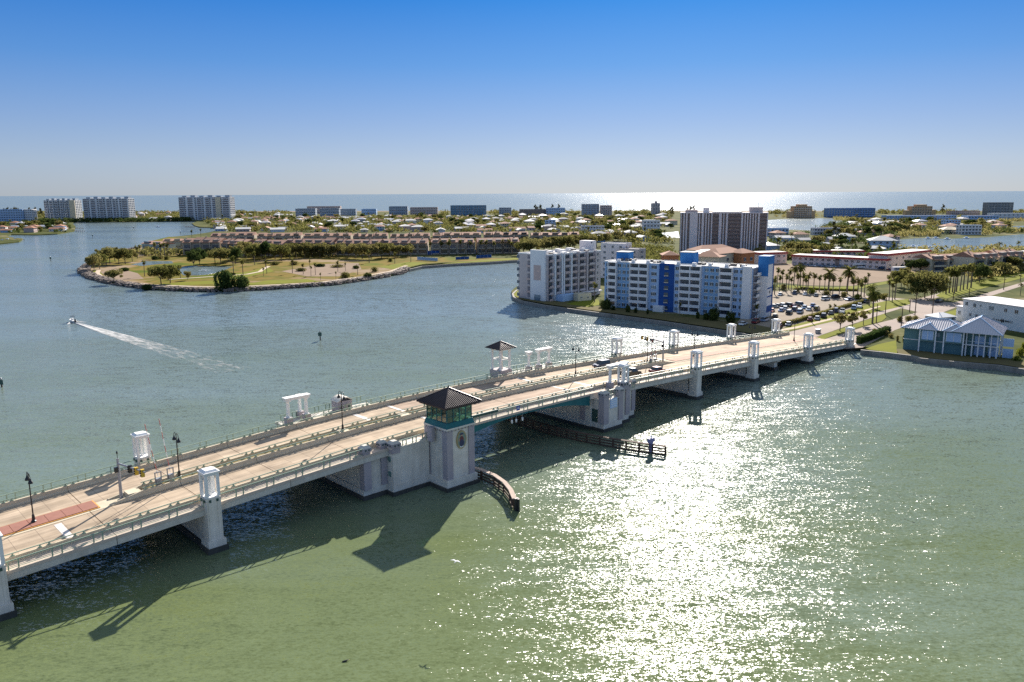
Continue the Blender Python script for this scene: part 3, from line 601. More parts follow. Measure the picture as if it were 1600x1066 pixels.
# far gazebo
gz = zp(77)
g = bthing('gazebo', 77.0, 25.4, gz - .3, 'open white gazebo with dark pyramid roof on the far side of the bridge', 'gazebo')
mb = MB(); mb.box(-1.75, 1.75, -1.75, 1.75, 0, 1.7); mb.build('base', M_LAV, g)
for sx in (-1, 1):
    for sy in (-1, 1):
        mb = MB(); mb.box(sx * 1.35 - .2, sx * 1.35 + .2, sy * 1.35 - .2, sy * 1.35 + .2, 1.7, 6.3); mb.build('post', M_WHITE, g)
mb = MB(); mb.box(-.3, .3, -.3, .3, 1.7, 6.3); mb.build('core', M_PALE, g)
for z in (3.9, 6.1):
    for sx in (-1, 1):
        mb = MB(); mb.box(sx * 1.35 - .1, sx * 1.35 + .1, -1.15, 1.15, z, z + .25); mb.build('tie_beam', M_WHITE, g)
        mb = MB(); mb.box(-1.15, 1.15, sx * 1.35 - .1, sx * 1.35 + .1, z, z + .25); mb.build('tie_beam', M_WHITE, g)
mb = MB(); mb.box(-1.8, 1.8, -1.8, 1.8, 6.35, 6.55); mb.frustum(-2.5, 2.5, -2.5, 2.5, 6.55, 8.0, 2.42); rf = mb.build('roof', M_ROOFMETAL, g)
def seams(rf, half, z0, z1, step, m=M_ROOFMETAL, c=(0, 0)):
    mb = MB(); k = int(half / step)
    for ax in range(4):
        a = math.pi / 2 * ax; Rm = Matrix.Rotation(a, 3, 'Z')
        for i in range(-k, k + 1):
            x = i * step
            f = abs(x) / half
            p = Rm @ Vector((x, -half, 0)); q = Rm @ Vector((x, -half * f, 0))
            if f > .96: continue
            mb.beam((c[0] + p.x, c[1] + p.y, z0 + .03), (c[0] + q.x, c[1] + q.y, z0 + (z1 - z0) * (1 - f) + .03), .07, .09)
        p = Rm @ Vector((-half, -half, 0)); mb.beam((c[0] + p.x, c[1] + p.y, z0 + .05), (c[0], c[1], z1 + .05), .16, .14)
    return tag(mb.build('roof_seams', m, rf), kind='stuff')
seams(rf, 2.5, 6.55, 8.0, .5)

# ------------------------------------------------------------------ control tower
TX, TY = 39.75, -2.35
tw = bthing('control_tower', TX, TY, 0, 'square bridge control tower with glazed green cab and dark pyramid roof', 'tower')
mb = MB(); mb.box(-3.55, 3.55, -3.55, 3.4, -2, .6); mb.build('footing', M_TIDE, tw)
mb = MB(); mb.box(-3.25, 3.25, -3.25, 3.4, .6, 1.8); mb.build('plinth', M_PALE, tw)
mb = MB(); mb.box(-2.78, 2.78, -2.78, 3.3, 1.8, 10.2); mb.build('shaft', M_PALE, tw)
for sx, sy in ((-1, -1), (1, -1), (-1, 1), (1, 1)):
    mb = MB(); x = sx * 2.32; y = sy * 2.32; mb.box(x - .62, x + .62, y - .62, y + .62, 1.8, 10.15); mb.build('corner_pier', M_LAV, tw)
mb = MB(); mb.box(-3.05, 3.05, -3.05, 3.05, 10.2, 10.5); mb.build('cornice', M_PALE, tw)
for i in range(8):
    for sx in (-1, 1):
        t = -2.5 + 5 * i / 7
        if abs(abs(t) - 1.07) < .2 and False: continue
        mb = MB(); mb.box(t - .1, t + .1, sx * 2.98 - .1, sx * 2.98 + .1, 9.92, 10.195); mb.build('bracket', M_LAV, tw)
        mb = MB(); mb.box(sx * 2.98 - .1, sx * 2.98 + .1, t - .1, t + .1, 9.92, 10.195); mb.build('bracket', M_LAV, tw)
mb = MB(); mb.frustum(-3.0, 3.0, -3.0, 3.0, 10.5, 11.35, .22); mb.build('cab_parapet', M_TEAL, tw)
mb = MB(); mb.box(-2.55, 2.55, -2.55, 2.55, 10.9, 11.36); mb.build('cab_floor', M_CONC, tw)
M_CLEAR = bpy.data.materials.new('cab_clear_glass'); t_, o_ = nodes(M_CLEAR)
a_ = N(t_, 'ShaderNodeBsdfTransparent'); a_.inputs[0].default_value = (.42, .62, .55, 1); b_ = N(t_, 'ShaderNodeBsdfGlossy'); b_.inputs['Roughness'].default_value = .03; c_ = N(t_, 'ShaderNodeMixShader'); c_.inputs[0].default_value = .16
t_.links.new(a_.outputs[0], c_.inputs[1]); t_.links.new(b_.outputs[0], c_.inputs[2]); t_.links.new(c_.outputs[0], o_.inputs[0])
for ax in range(4):
    Rm = Matrix.Rotation(math.pi / 2 * ax, 4, 'Z')
    for i in range(4):
        x0 = -2.6 + 1.3 * i
        mb = MB(); mb.box(x0 + .05, x0 + 1.25, -2.62, -2.58, 11.42, 13.55, M=Rm); mb.build('cab_pane', M_CLEAR, tw)
    for i in range(5):
        x0 = -2.6 + 1.3 * i
        mb = MB(); mb.box(x0 - .07, x0 + .07, -2.69, -2.56, 11.36, 13.75, M=Rm); mb.build('mullion', M_TEAL, tw)
    mb = MB(); mb.box(-2.7, 2.7, -2.70, -2.54, 13.55, 13.85, M=Rm); mb.build('cab_head', M_TEAL, tw)
    mb = MB(); mb.box(-2.5, 2.5, -2.68, -2.56, 12.28, 12.36, M=Rm); mb.build('cab_rail', M_TEAL, tw)
mb = MB(); mb.box(-.8, .8, -.8, .8, 11.36, 12.2); mb.build('control_desk', M_BLACK, tw)
mb = MB(); mb.box(-.3, .9, 1.3, 2.0, 11.36, 13.2); mb.build('cabinet', M_GREY, tw)
mb = MB(); mb.box(-2.0, -1.5, -1.9, -1.4, 11.36, 12.9); mb.build('chair', M_BLACK, tw)
mb = MB(); mb.box(-3.5, 3.5, -3.5, 3.5, 13.852, 14.1); mb.box(-3.85, 3.85, -3.85, 3.85, 14.1, 14.28); mb.frustum(-3.8, 3.8, -3.8, 3.8, 14.28, 16.45, 3.72); rf = mb.build('roof', M_ROOFMETAL, tw)
seams(rf, 3.8, 14.28, 16.45, .36)
mb = MB(); mb.cyl((0, 0, 16.4), (0, 0, 16.9), .1, .04, 8); mb.build('finial', M_ROOFMETAL, rf)
mb = MB(); mb.cyl((3.1, -1.2, 12.5), (3.55, -1.2, 12.5), .26, .30, 10); mb.box(2.6, 3.2, -1.26, -1.14, 12.4, 12.6); mb.build('loudspeaker', M_BLACK, tw)
# oval emblem on the water side: gold border, grey-green field, a plain figure of coloured shapes
def oval(mb, cx, cz, rx, rz, y0, y1, n=28, mi=0):
    vs = [(cx + rx * math.cos(2*math.pi*k/n), y, cz + rz * math.sin(2*math.pi*k/n)) for y in (y0, y1) for k in range(n)]
    mb.add(vs, [tuple(range(n)), tuple(range(2*n - 1, n - 1, -1))] + [(n + k, n + (k+1) % n, (k+1) % n, k) for k in range(n)], mi)
M_GOLD = plain('gold_paint', (.38, .29, .13), .6); M_FIELD = mat('emblem_field', (.21, .26, .20), .7, .3, 3)
M_MAROON = plain('maroon_paint', (.13, .03, .035), .6); M_NAVY = plain('navy_paint', (.025, .035, .09), .6); M_SKIN = plain('buff_paint', (.42, .26, .17), .6)
mb = MB(); oval(mb, .15, 8.15, 1.05, 1.55, -2.96, -2.785); em = mb.build('emblem', M_GOLD, tw)
mb = MB(); oval(mb, .15, 8.15, .86, 1.36, -2.985, -2.961); mb.build('emblem_field', M_FIELD, em)
for m_, cx, cz, rx, rz in ((M_NAVY, .15, 7.6, .50, .62), (M_MAROON, .12, 8.15, .44, .62), (M_SKIN, .12, 8.86, .2, .24), (M_NAVY, .12, 9.12, .42, .15), (M_SKIN, -.42, 8.2, .12, .3), (M_GOLD, .5, 7.95, .12, .42), (M_WHITE, .1, 7.0, .4, .14)):
    mb = MB(); oval(mb, cx, cz, rx, rz, -3.0 - rx * .012, -2.986, 18); mb.build('emblem_figure', m_, em)
mb = MB(); mb.box(-3.9, -3.3, -.2, .9, 8.0, 10.4); mb.build('service_box', M_LAV, tw)
# ------------------------------------------------------------------ railings and traffic barriers
def rail_thing(name, label, cat, v, u0, u1, dz, h, pair, gap, m, outer=True, group=None, skip=()):
    r = empty(name, BR, TH, label, cat, group)
    bsweep('top_rail', m, rect(v - .06, v + .06, dz + h - .1, dz + h), u0, u1, r, 1.5)
    if outer:
        bsweep('lower_rail', m, rect(v - .03, v + .03, dz + .16, dz + .22), u0, u1, r, 2)
    mb = MB(); mb.box(-.07, .07, -.07, .07, 0, h - .1)
    if not outer: mb.box(-.13, .13, -.16, .16, 0, .14)
    me = mb.mesh('post', m); u = u0 + .6
    while u < u1 - .3:
        for du in (0, gap):
            uu = u + du
            if uu < u1 and not any(a <= uu <= b for a, b in skip): link('post', me, r, (uu, v, zp(uu) + dz))
        u += pair
    return r
GR = 'green railings of the bridge'
rail_thing('railing', 'green railing on the near edge of the bridge, left of the control tower', 'railing', .42, U0, 24.5, 0, 1.15, 4.6, 1.05, M_GREEN, group=GR)
rail_thing('railing', 'green railing on the near edge of the lifting span between tower and far pier', 'railing', .42, 43.2, 79.5, 0, 1.2, 4.0, 1.0, M_GREEN, group=GR)
rail_thing('railing', 'green railing on the near edge of the bridge, from the far pier to land', 'railing', .42, 93.4, U1, 0, 1.2, 3.2, .8, M_GREEN, group=GR)
rail_thing('railing', 'green railing around the walkway beside the control tower', 'railing', -.5, 30.9, 36.5, .05, 1.05, 2.0, .7, M_GREEN, group=GR)
rail_thing('railing', 'green railing on the far edge of the bridge, left part', 'railing', 23.98, U0, 43, 0, 1.15, 4.6, 1.05, M_GREEN, group=GR)
rail_thing('railing', 'green railing on the far edge of the bridge, right part', 'railing', 23.98, 43.4, U1, 0, 1.15, 4.6, 1.05, M_GREEN, group=GR)
for u0, u1, lb in ((24, 42.6, 'green railing around the platform with the domed kiosk'), (75.4, 92.6, 'green railing around the platform with the gazebo')):
    rail_thing('railing', lb, 'railing', 27.4, u0, u1, -.2, 1.3, 2.3, .8, M_GREEN, group=GR)
for u0, u1, lb in ((80.3, 85.4, 'green railing on the stepped corner of the far bascule pier'), (86.2, 92.8, 'green railing beside the colonnade on the far bascule pier')):
    rail_thing('railing', lb, 'railing', -1.2 if u0 < 81 else .3, u0, u1, -.75, 1.2, 1.8, .6, M_GREEN, group=GR)
NEARB = [(2.4, -.02), (2.85, -.42), (2.85, .0), (2.72, .25), (2.66, .72), (2.4, .72)]
def barrier(label, sec, vr, u0, u1, group, t0=0, t1=0):
    r = empty('traffic_barrier', BR, TH, label, 'barrier', group)
    e = 0
    cuts = [u0] + [j for j in joints if u0 + 3 < j < u1 - 3] + [u1]
    for a, b in zip(cuts, cuts[1:]):
        bsweep('barrier_wall', M_TAN, sec, a + (.03 if a != u0 else 0), b - (.03 if b != u1 else 0), r, 3, taper0=t0 if a == u0 else 0, taper1=t1 if b == u1 else 0)
    a, b = u0 + (t0 or 0), u1 - (t1 or 0)
    bsweep('top_rail', M_GREEN, rect(vr - .06, vr + .06, 1.02, 1.12), a, b, r, 2)
    mb = MB(); mb.box(-.09, .09, -.09, .09, 0, .3); mb.box(-.22, .22, -.1, .1, 0, .1); me = mb.mesh('post', M_GREEN); u = a + .4
    while u < b - .2:
        for du in (0, 1.0):
            if u + du < b - .1: link('post', me, r, (u + du, vr, zp(u + du) + .72))
        u += 3.9
    return r
GB = 'tan concrete traffic barriers of the bridge'
mir = lambda s: [(2 * VC - v, z) for v, z in s]
barrier('tan barrier with green rail between near sidewalk and road', NEARB, 2.52, U0, U1, GB)
barrier('tan barrier with green rail along the far side of the road', mir(NEARB), 2 * VC - 2.52, U0, U1, GB)
MEDB = [(10.9, -.3), (11.4, -.3), (11.4, .78), (11.15, .78), (11.03, .3), (10.9, .05)]
MEDB = [(v, min(z, .72)) for v, z in MEDB]
barrier('nearer of the two median barriers between the roadways', MEDB, 11.28, -9.5, 123, GB, 4.5, 4.5)
barrier('farther of the two median barriers between the roadways', [(24.8 - v, z) for v, z in MEDB], 24.8 - 11.28, -9.0, 122, GB, 4.5, 4.5)
for u in (-6, 28.3, 87.5, 41, 108):
    mb = MB(); mb.box(u - .9, u + .9, 11.45, 13.35, zp(u) - .05, zp(u) + .62); mb.build('median_plinth', M_TAN, bridge)
bsweep('median_fill', mat('median_gravel', (.44, .34, .15), .95, .2, .8, bump=.3), rect(11.42, 13.38, -.05, .3), -4, 42.5, bridge)
bsweep('median_fill', bpy.data.materials['median_gravel'], rect(11.42, 13.38, -.05, .3), 78.8, 118, bridge)
# red brick medians either side
for lbl, u0, u1, v0, v1 in (('red brick median strip with orange edge at the left end of the bridge', -60, -10.6, 11.5, 15.0), ('long worn pinkish brick median towards the landward end of the bridge', 124, 203, 11.3, 14.6)):
    r = empty('brick_median', BR, TH, lbl, 'median', 'red brick medians of the road')
    bsweep('kerb', M_ORANGE if u0 < 0 else M_TAN, rect(v0, v1, -.095, .02), u0, u1, r, 3)
    u = u0 + .15
    while u < u1 - .2:
        e = min(u + 2.05, u1 - .15); bsweep('paver_panel', M_BRICKRED if u0 < 0 else M_BRICKPALE, rect(v0 + .22, v1 - .22, .021, .09), u, e - .05, r, 3); u += 2.05
# small blue sign on the lifting span
sg = bthing('railing_sign', 58.2, .30, zp(58) + .25, 'small square blue sign hung on the railing of the lifting span', 'sign')
mb = MB(); mb.box(-.42, .42, -.05, .0, 0, .85); mb.build('sign_plate', M_BLUESIGN, sg)
mb = MB(); mb.box(-.3, .3, -.07, -.051, .3, .42); mb.build('sign_mark', M_WHITE, sg)
mb = MB(); mb.box(-.2, .2, -.07, -.051, .55, .66); mb.build('sign_mark', M_WHITE, sg)
sg = bthing('span_housing', 49.6, .2, zp(50) + .1, 'long green housing box on the railing beside the control tower', 'box')
mb = MB(); mb.box(-3.4, 3.4, -.12, .12, .95, 1.4); mb.build('cover', M_DKGREEN, sg)
mb = MB(); mb.box(-3.5, -3.1, -.2, .2, .8, 1.55); mb.build('end_box', M_DKGREEN, sg)
# navigation lights under the span
for u in (56.5, 57.6, 59.2):
    nl = bthing('navigation_light', u, .2, zp(u) - 1.6, {56.5: 'left of three hanging navigation lights under the lifting span', 57.6: 'middle of three hanging navigation lights under the lifting span', 59.2: 'lowest hanging navigation light under the lifting span'}[u], 'light', 'navigation lights under the span')
    mb = MB(); mb.cyl((0, 0, .3), (0, 0, 1.1), .05, .05, 6); mb.build('hanger', M_GREY, nl)
    mb = MB(); mb.lathe([(.16, -.3), (.2, 0), (.2, .25), (.1, .35)], n=8); mb.build('lamp', M_WHITE, nl)
# ------------------------------------------------------------------ timber fenders
def fender(label, pts, top, n_w, group):
    p0 = Vector((*pts[0], 0)); r = bthing('timber_fender', p0.x, p0.y, 0, label, 'fender', group)
    P = [Vector((a - p0.x, b - p0.y, 0)) for a, b in pts]
    D = []; 
    for a, b in zip(P, P[1:]):
        L = (b - a).length; k = max(1, round(L / 2.4))
        D += [a + (b - a) * (i / k) for i in range(k)]
    D.append(P[-1])
    for q in D:
        mb = MB(); mb.cyl(q + Vector((0, 0, -2)), q + Vector((0, 0, top - .1)), .22, .19, 8); mb.build('pile', M_WOOD, r)
    for a, b in zip(D, D[1:]):
        d = (b - a).normalized(); n = Vector((d.y, -d.x, 0)) * .3
        for j in range(n_w):
            z = top - .45 - j * .52
            mb = MB(); mb.beam(a + n + Vector((0, 0, z)), b + n + Vector((0, 0, z)), .14, .26); mb.build('wale', M_WOOD, r)
        mb = MB(); mb.beam(a + Vector((0, 0, top)), b + Vector((0, 0, top)), .75, .16); mb.build('cap_board', M_WOODTOP if label.startswith('curved') else M_WOOD, r)
    return r
fender('curved dark timber fender with bleached cap at the foot of the tower', [(43.6, -1.5), (44.4, -5), (44.2, -8.5), (43.2, -12), (41.6, -15.2), (39.4, -18.4)], 1.75, 3, 'timber fenders of the channel')
fender('long dark timber fender running out from the far bascule pier', [(72.5, 21), (71.6, 12), (71.6, 3), (72.6, -4), (74.0, -9.5), (75.6, -14.5), (77.4, -19.2)], 1.65, 3, 'timber fenders of the channel')
dl = bthing('pile_cluster', 39.2, -18.9, 0, 'dark cluster of piles ending the curved fender', 'piles')
for x, y in ((0, 0), (.42, .1), (.2, -.38)):
    mb = MB(); mb.cyl((x, y, -2), (x, y, 2.0), .24, .2, 8); mb.build('pile', M_BLACK, dl)
nv = bthing('fender_light', 76.4, -16.6, 0, 'grey-blue light box on a post at the end of the long fender', 'light')
M_SLATE = plain('slate_blue_paint', (.18, .19, .36), .6)
mb = MB(); mb.box(-.3, .3, -.3, .3, -1, 2.1); mb.build('post', M_SLATE, nv)
mb = MB(); mb.box(-.8, .8, -.3, .3, 2.1, 2.9); mb.build('box', M_SLATE, nv)
mb = MB(); mb.lathe([(.16, 2.9), (.16, 3.3), (.06, 3.4)], n=8); mb.build('lamp', M_WHITE, nv)
# ------------------------------------------------------------------ lamps, signals, gates on the deck
def lamp(u, v, z, label, src=None):
    if src is None:
        r = bthing('street_lamp', u, v, z, label, 'street lamp', 'black twin street lamps along the median')
        mb = MB(); mb.lathe([(.34, 0), (.34, .14), (.22, .25), (.17, .9), (.09, 1.1), (.075, 6.2)], n=8); mb.build('pole', M_BLACK, r)
        for s in (-1, 1):
            mb = MB(); pv = Vector((0, 0, 6.0))
            for a in range(1, 8):
                t = math.pi * a / 7; q = Vector((0, s * (.42 - .42 * math.cos(t)), 6.0 + .55 * math.sin(t) + .25 * min(1, a / 3))); mb.cyl(pv, q, .045, .045, 6, caps=False); pv = q
            mb.build('arm', M_BLACK, r)
            mb = MB(); mb.lathe([(.30, 5.55), (.27, 5.75), (.13, 6.0), (.05, 6.28)], (0, s * .84, 0), 10); mb.build('lamp_shade', M_BLACK, r)
        return r
    r = src.copy(); COL.objects.link(r); r.location = B(u, v, z); r['label'] = label
    for ch in src.children:
        c = ch.copy(); COL.objects.link(c); c.parent = r
    return r
L0 = None
for u, v, up, lb in ((-18.3, 13.2, .09, 'black twin lamp on the red median at the left'), (.6, 12.4, .62, 'black twin lamp by the raised barrier gates'), (28.3, 12.4, .62, 'black twin lamp near the domed kiosk, left of the tower'), (87.5, 12.4, .62, 'black twin lamp right of the gazebo'),
                (113.5, 12.4, .62, 'black twin lamp beside the right signal mast'), (134.5, 13.0, .09, 'first black twin lamp on the long pinkish median'), (163.5, 13.0, .09, 'second black twin lamp on the long pinkish median'), (189, 13.0, .09, 'last black twin lamp on the red median, before the shore')):
    o = lamp(u, v, zp(u) + up, lb, L0); L0 = L0 or o
def signal(u, v, h, arm, label, bracket=True):
    r = bthing('signal_mast', u, v, zp(u), label, 'traffic signal', 'signal masts at the barrier gates')
    mb = MB(); mb.cyl((0, 0, 0), (0, 0, h), .24, .17, 10); mb.build('mast', M_GREY, r)
    mb = MB(); e = Vector((arm[0], arm[1], h - .6 + arm[2])); st = Vector((0, 0, h - .7)); mb.cyl(st, e, .15, .09, 8); mb.build('arm', M_GREY, r)
    dr = (e - st)
    for f in (.45, .68, .9):
        q = st + dr * f; mb = MB(); mb.box(q.x - .22, q.x + .22, q.y - .2, q.y + .2, q.z - .75, q.z + .3); hd = mb.build('signal_head', M_YELLOW if f > .5 else M_BLACK, r)
        for k in range(3):
            mb = MB(); mb.cyl((q.x - .22, q.y, q.z - .55 + .33 * k), (q.x - .34, q.y, q.z - .55 + .33 * k), .12, .12, 8); mb.build('lens_hood', M_BLACK, hd)
    mb = MB(); mb.box(-.55, -.1, -.25, .25, h - 1.9, h - 1.2); mb.build('camera_box', M_BLACK, r)
    mb = MB(); mb.cyl((0, 0, h), (0, 0, h + .7), .04, .04, 6); mb.lathe([(.1, h + .7), (.13, h + .9), (.02, h + 1.15)], n=8); mb.build('beacon', M_BLACK, r)
    return r
signal(-7.6, 12.3, 5.9, (.9, -8.2, .5), 'grey signal mast with an arm reaching over the near road at left')
signal(119.8, 12.3, 5.9, (.4, 7.6, .5), 'dark signal mast with a long arm at the right end of the median')
def gate(u, v, arm, tilt, label):
    r = bthing('barrier_gate', u, v, zp(u) + .3, label, 'barrier gate', 'raised barrier gates on the median')
    mb = MB(); mb.box(-.35, .35, -.3, .3, 0, 1.1); mb.build('housing', M_GREY, r)
    for s in (-1, 1):
        mb = MB(); mb.box(s * .42 - .05, s * .42 + .05, -.12, .12, .2, 2.0); mb.build('side_frame', M_GREY, r)
    mb = MB(); mb.box(-.5, .5, -.06, .06, 1.9, 2.05); mb.build('cross_bar', M_GREY, r)
    mb = MB(); k = 8; d = Vector((tilt, -tilt * .4, 1)).normalized()
    for i in range(k):
        mb.beam(Vector((0, 0, 1.4)) + d * (arm * i / k), Vector((0, 0, 1.4)) + d * (arm * (i + 1) / k), .09, .09, i % 2)
    mb.build('gate_arm', [M_WHITE, plain('red_stripe', (.5, .12, .1), .5)], r); return r
gate(-2.4, 12.4, 8.0, -.13, 'left raised barrier gate with a thin upright arm'); gate(.0 - .55, 12.4 + .3, 8.2, -.10, 'second raised barrier gate with a thin upright arm, next to the lamp')
gate(114.9, 12.3, 6.0, .03, 'raised barrier gate next to the black lamp on the right median'); gate(117.0, 12.6, 6.0, .03, 'raised barrier gate next to the right signal mast')
# ------------------------------------------------------------------ buildings
M_WIN = glass('dark_window_glass', (.045, .06, .085), .1, .8)
M_WINL = glass('pale_window_glass', (.16, .22, .27), .12, .8)
M_FRAME = M_WHITE
M_BLUEW = mat('pale_blue_stucco', (.36, .50, .70), .85, .08, .3, streak=.3)
M_BLUEW2 = mat('mid_blue_stucco', (.23, .39, .58), .85, .10, .3, streak=.3)
M_BLUED = mat('deep_blue_stucco', (.014, .075, .27), .8, .12, .3)
M_BLUEM = mat('bright_blue_stucco', (.03, .165, .43), .8, .12, .3)
M_WHITEW = mat('white_stucco', (.72, .71, .70), .85, .07, .3, streak=.3)
M_BEIGE = mat('beige_stucco', (.50, .43, .41), .85, .08, .3, streak=.3)
M_PINK = mat('pinkish_stucco', (.52, .40, .36), .85, .1, .3, streak=.3)
M_CREAM = mat('cream_stucco', (.66, .56, .40), .85, .08, .3)
M_ORANGEW = mat('terracotta_stucco', (.48, .19, .08), .85, .12, .3)
M_TERRA = mat('terracotta_tiles', (.38, .18, .105), .9, col2=(.27, .13, .085), scale=.4, fine=5)
M_BROWNR = mat('brown_shingles', (.46, .25, .165), .9, col2=(.31, .165, .115), scale=.22, fine=5)
M_TOWNW = mat('tan_townhouse_wall', (.44, .37, .28), .9, .12, .3, streak=.3)
M_GREYG = mat('grey_green_wall', (.40, .47, .42), .9, .08, .3)
M_ROOFW = mat('white_flat_roof', (.78, .75, .70), .9, col2=(.58, .54, .49), scale=.15, fine=5)
M_ROOFG = mat('grey_flat_roof', (.42, .40, .39), .9, .15, .2)
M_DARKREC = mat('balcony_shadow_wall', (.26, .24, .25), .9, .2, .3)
M_FIN = mat('mauve_white_fin', (.72, .66, .65), .85, .06, .3, streak=.3)
M_BRN = mat('brown_tower_infill', (.25, .20, .175), .5, .3, .4)
M_BLUEM2 = mat('deep_blue_glass', (.07, .19, .42), .4, .3, .15)
M_BRNTEAL = mat('brown_teal_cladding', (.24, .24, .24), .7, .4, .12)
M_GREYB = mat('grey_blue_stucco', (.33, .38, .44), .8, .2, .2, streak=.3)
M_TANO = mat('orange_tan_stucco', (.58, .37, .20), .85, .12, .3)
M_REDROOF = mat('red_roof_edge', (.35, .055, .045), .9, .15, .3)
M_METALR = mat('pale_metal_roof', (.50, .485, .51), .4, .10, .3, metal=.15)
M_TEALW = mat('teal_siding', (.11, .215, .22), .8, .12, .4, streak=.2)
M_TEALS = mat('teal_stone_base', (.13, .24, .25), .9, col2=(.07, .15, .17), scale=1.5, bump=.5)
M_EQUIP = mat('roof_equipment', (.16, .15, .14), .7, .4, 1.0)
M_SKYBLUE = mat('sea_blue_cladding', (.10, .24, .36), .5, .25, .2)

def frame_px(xl, yl, xr, yr, z=LZ):
    a = G(xl, yl, z); b = G(xr, yr, z); d = b - a; return a, math.atan2(d.y, d.x), d.length
_wm = {}
def winmesh(w, h, m, fr=True):
    k = (round(w, 1), round(h, 1), m.name, fr)
    if k not in _wm:
        mb = MB(); mb.box(-w / 2, w / 2, -.10, .02, -h / 2, h / 2, 0)
        if fr:
            mb.box(-w / 2 - .1, w / 2 + .1, -.06, .02, h / 2 + .001, h / 2 + .1, 1); mb.box(-w / 2 - .1, w / 2 + .1, -.16, .02, -h / 2 - .12, -h / 2 - .001, 1)
            n = 2 if w > 1.8 else 1
            for i in range(1, n + 1): x = -w / 2 + w * i / (n + 1); mb.box(x - .04, x + .04, -.13, -.101, -h / 2, h / 2, 1)
        _wm[k] = mb.mesh('window', [m, M_FRAME])
    return _wm[k]
def bthing2(name, a, rz, label, cat, group=None): return empty(name, (a.x, a.y, a.z), rz, label, cat, group)

def slab_building(name, label, cat, xl, yl, xr, yr, ytop, depth, wall, floors, bays, roofm, group=None, win=(1.5, 1.3), stuff=True, winm=None, parapet=.5, bal=None, sides=True, extra=None, hh=None, roof='flat', over=.4):
    """box block with window grid; bal: list of (f0, f1) fractions of the front that carry balconies."""
    a, rz, L = frame_px(xl, yl, xr, yr)
    h = hh or (hgt(a, ytop) - LZ)
    r = bthing2(name, a, rz, label, cat, group)
    winm = winm or M_WIN
    mb = MB(); mb.box(0, L, 0, depth, -.6, h); mb.build('wall', wall, r)
    if roof == 'flat':
        mb = MB(); mb.box(.25, L - .25, .25, depth - .25, h + .002, h + .08); mb.build('roof', roofm, r)
        mb = MB()
        for q in ((0, L, 0, .25), (0, L, depth - .25, depth), (0, .25, .25, depth - .25), (L - .25, L, .25, depth - .25)): mb.box(*q, h + .001, h + parapet)
        mb.build('parapet', wall, r)
    else: hip(r, L, depth, h, roofm, over)
    fh = h / floors; fb = h * .0
    W_ = MB(); cells = []
    for f in range(floors):
        z = fh * (f + .55)
        for k in range(bays):
            x = L * (k + .5) / bays
            if bal and any(q0 < (k + .5) / bays < q1 for q0, q1 in bal): continue
            cells.append((x, z))
    if stuff:
        for x, z in cells: W_.box(x - win[0] / 2, x + win[0] / 2, -.08, .02, z - win[1] / 2, z + win[1] / 2)
        if sides:
            nb = max(1, int(depth / 5))
            for f in range(floors):
                for k in range(nb):
                    y = depth * (k + .5) / nb; z = fh * (f + .55)
                    W_.box(L - .02, L + .08, y - win[0] / 2, y + win[0] / 2, z - win[1] / 2, z + win[1] / 2)
                    W_.box(-.08, .02, y - win[0] / 2, y + win[0] / 2, z - win[1] / 2, z + win[1] / 2)
        if W_.v: tag(W_.build('window', winm, r), kind='stuff')
        if floors > 1 and not bal:
            sb = MB()
            for f in range(1, floors): sb.box(-.1, L + .1, -.5, -.001, fh * f - .2, fh * f + .2)
            tag(sb.build('floor_band', M_WHITEW if wall is not M_WHITEW else M_FIN, r), kind='stuff')
    else:
        me = winmesh(win[0], win[1], winm)
        for x, z in cells: link('window', me, r, (x, 0, z))
        if sides:
            nb = max(1, int(depth / 5))
            for f in range(floors):
                for k in range(nb):
                    y = depth * (k + .5) / nb; z = fh * (f + .55)
                    link('window', me, r, (L, y, z), R(90)); link('window', me, r, (0, y, z), R(-90))
    if bal:
        for q0, q1 in bal:
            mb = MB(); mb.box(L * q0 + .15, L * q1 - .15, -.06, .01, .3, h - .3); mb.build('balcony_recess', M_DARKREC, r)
            fb_ = MB()
            for f in range(floors):
                z = fh * f
                if stuff:
                    fb_.box(L * q0, L * q1, -1.3, -.07, z + .0, z + .22); fb_.box(L * q0, L * q1, -1.3, -1.15, z + .22, z + 1.1)
                else:
                    m2 = MB(); m2.box(L * q0, L * q1, -1.3, -.07, z, z + .22); m2.box(L * q0, L * q1, -1.3, -1.15, z + .22, z + 1.1); m2.build('balcony', wall, r)
            if stuff: tag(fb_.build('balcony', wall, r), kind='stuff')
            mb = MB()
            for x in (L * q0, L * q1): mb.box(x - .15, x + .15, -1.4, -.001, -.5, h + .2)
            mb.build('fin_wall', wall, r)
    return r, L, h
def hip(r, L, D, h, m, over=.5, pitch=.38, gable=False, name='roof'):
    x0, x1, y0, y1 = -over, L + over, -over, D + over
    w = min(x1 - x0, y1 - y0) / 2; rh = w * pitch
    if (x1 - x0) >= (y1 - y0):
        i = 0.02 if gable else w
        p, q = (x0 + i, (y0 + y1) / 2, h + rh), (x1 - i, (y0 + y1) / 2, h + rh)
        vs = [(x0, y0, h), (x1, y0, h), (x1, y1, h), (x0, y1, h), p, q]; fs = [(0, 1, 5, 4), (1, 2, 5), (2, 3, 4, 5), (3, 0, 4), (3, 2, 1, 0)]
    else:
        i = 0.02 if gable else w
        p, q = ((x0 + x1) / 2, y0 + i, h + rh), ((x0 + x1) / 2, y1 - i, h + rh)
        vs = [(x0, y0, h), (x1, y0, h), (x1, y1, h), (x0, y1, h), p, q]; fs = [(0, 1, 4), (1, 2, 5, 4), (2, 3, 5), (3, 0, 4, 5), (3, 2, 1, 0)]
    vs = [(a, b, c + .02) for a, b, c in vs]
    mb = MB(); mb.add(vs, fs); return mb.build(name, m, r)

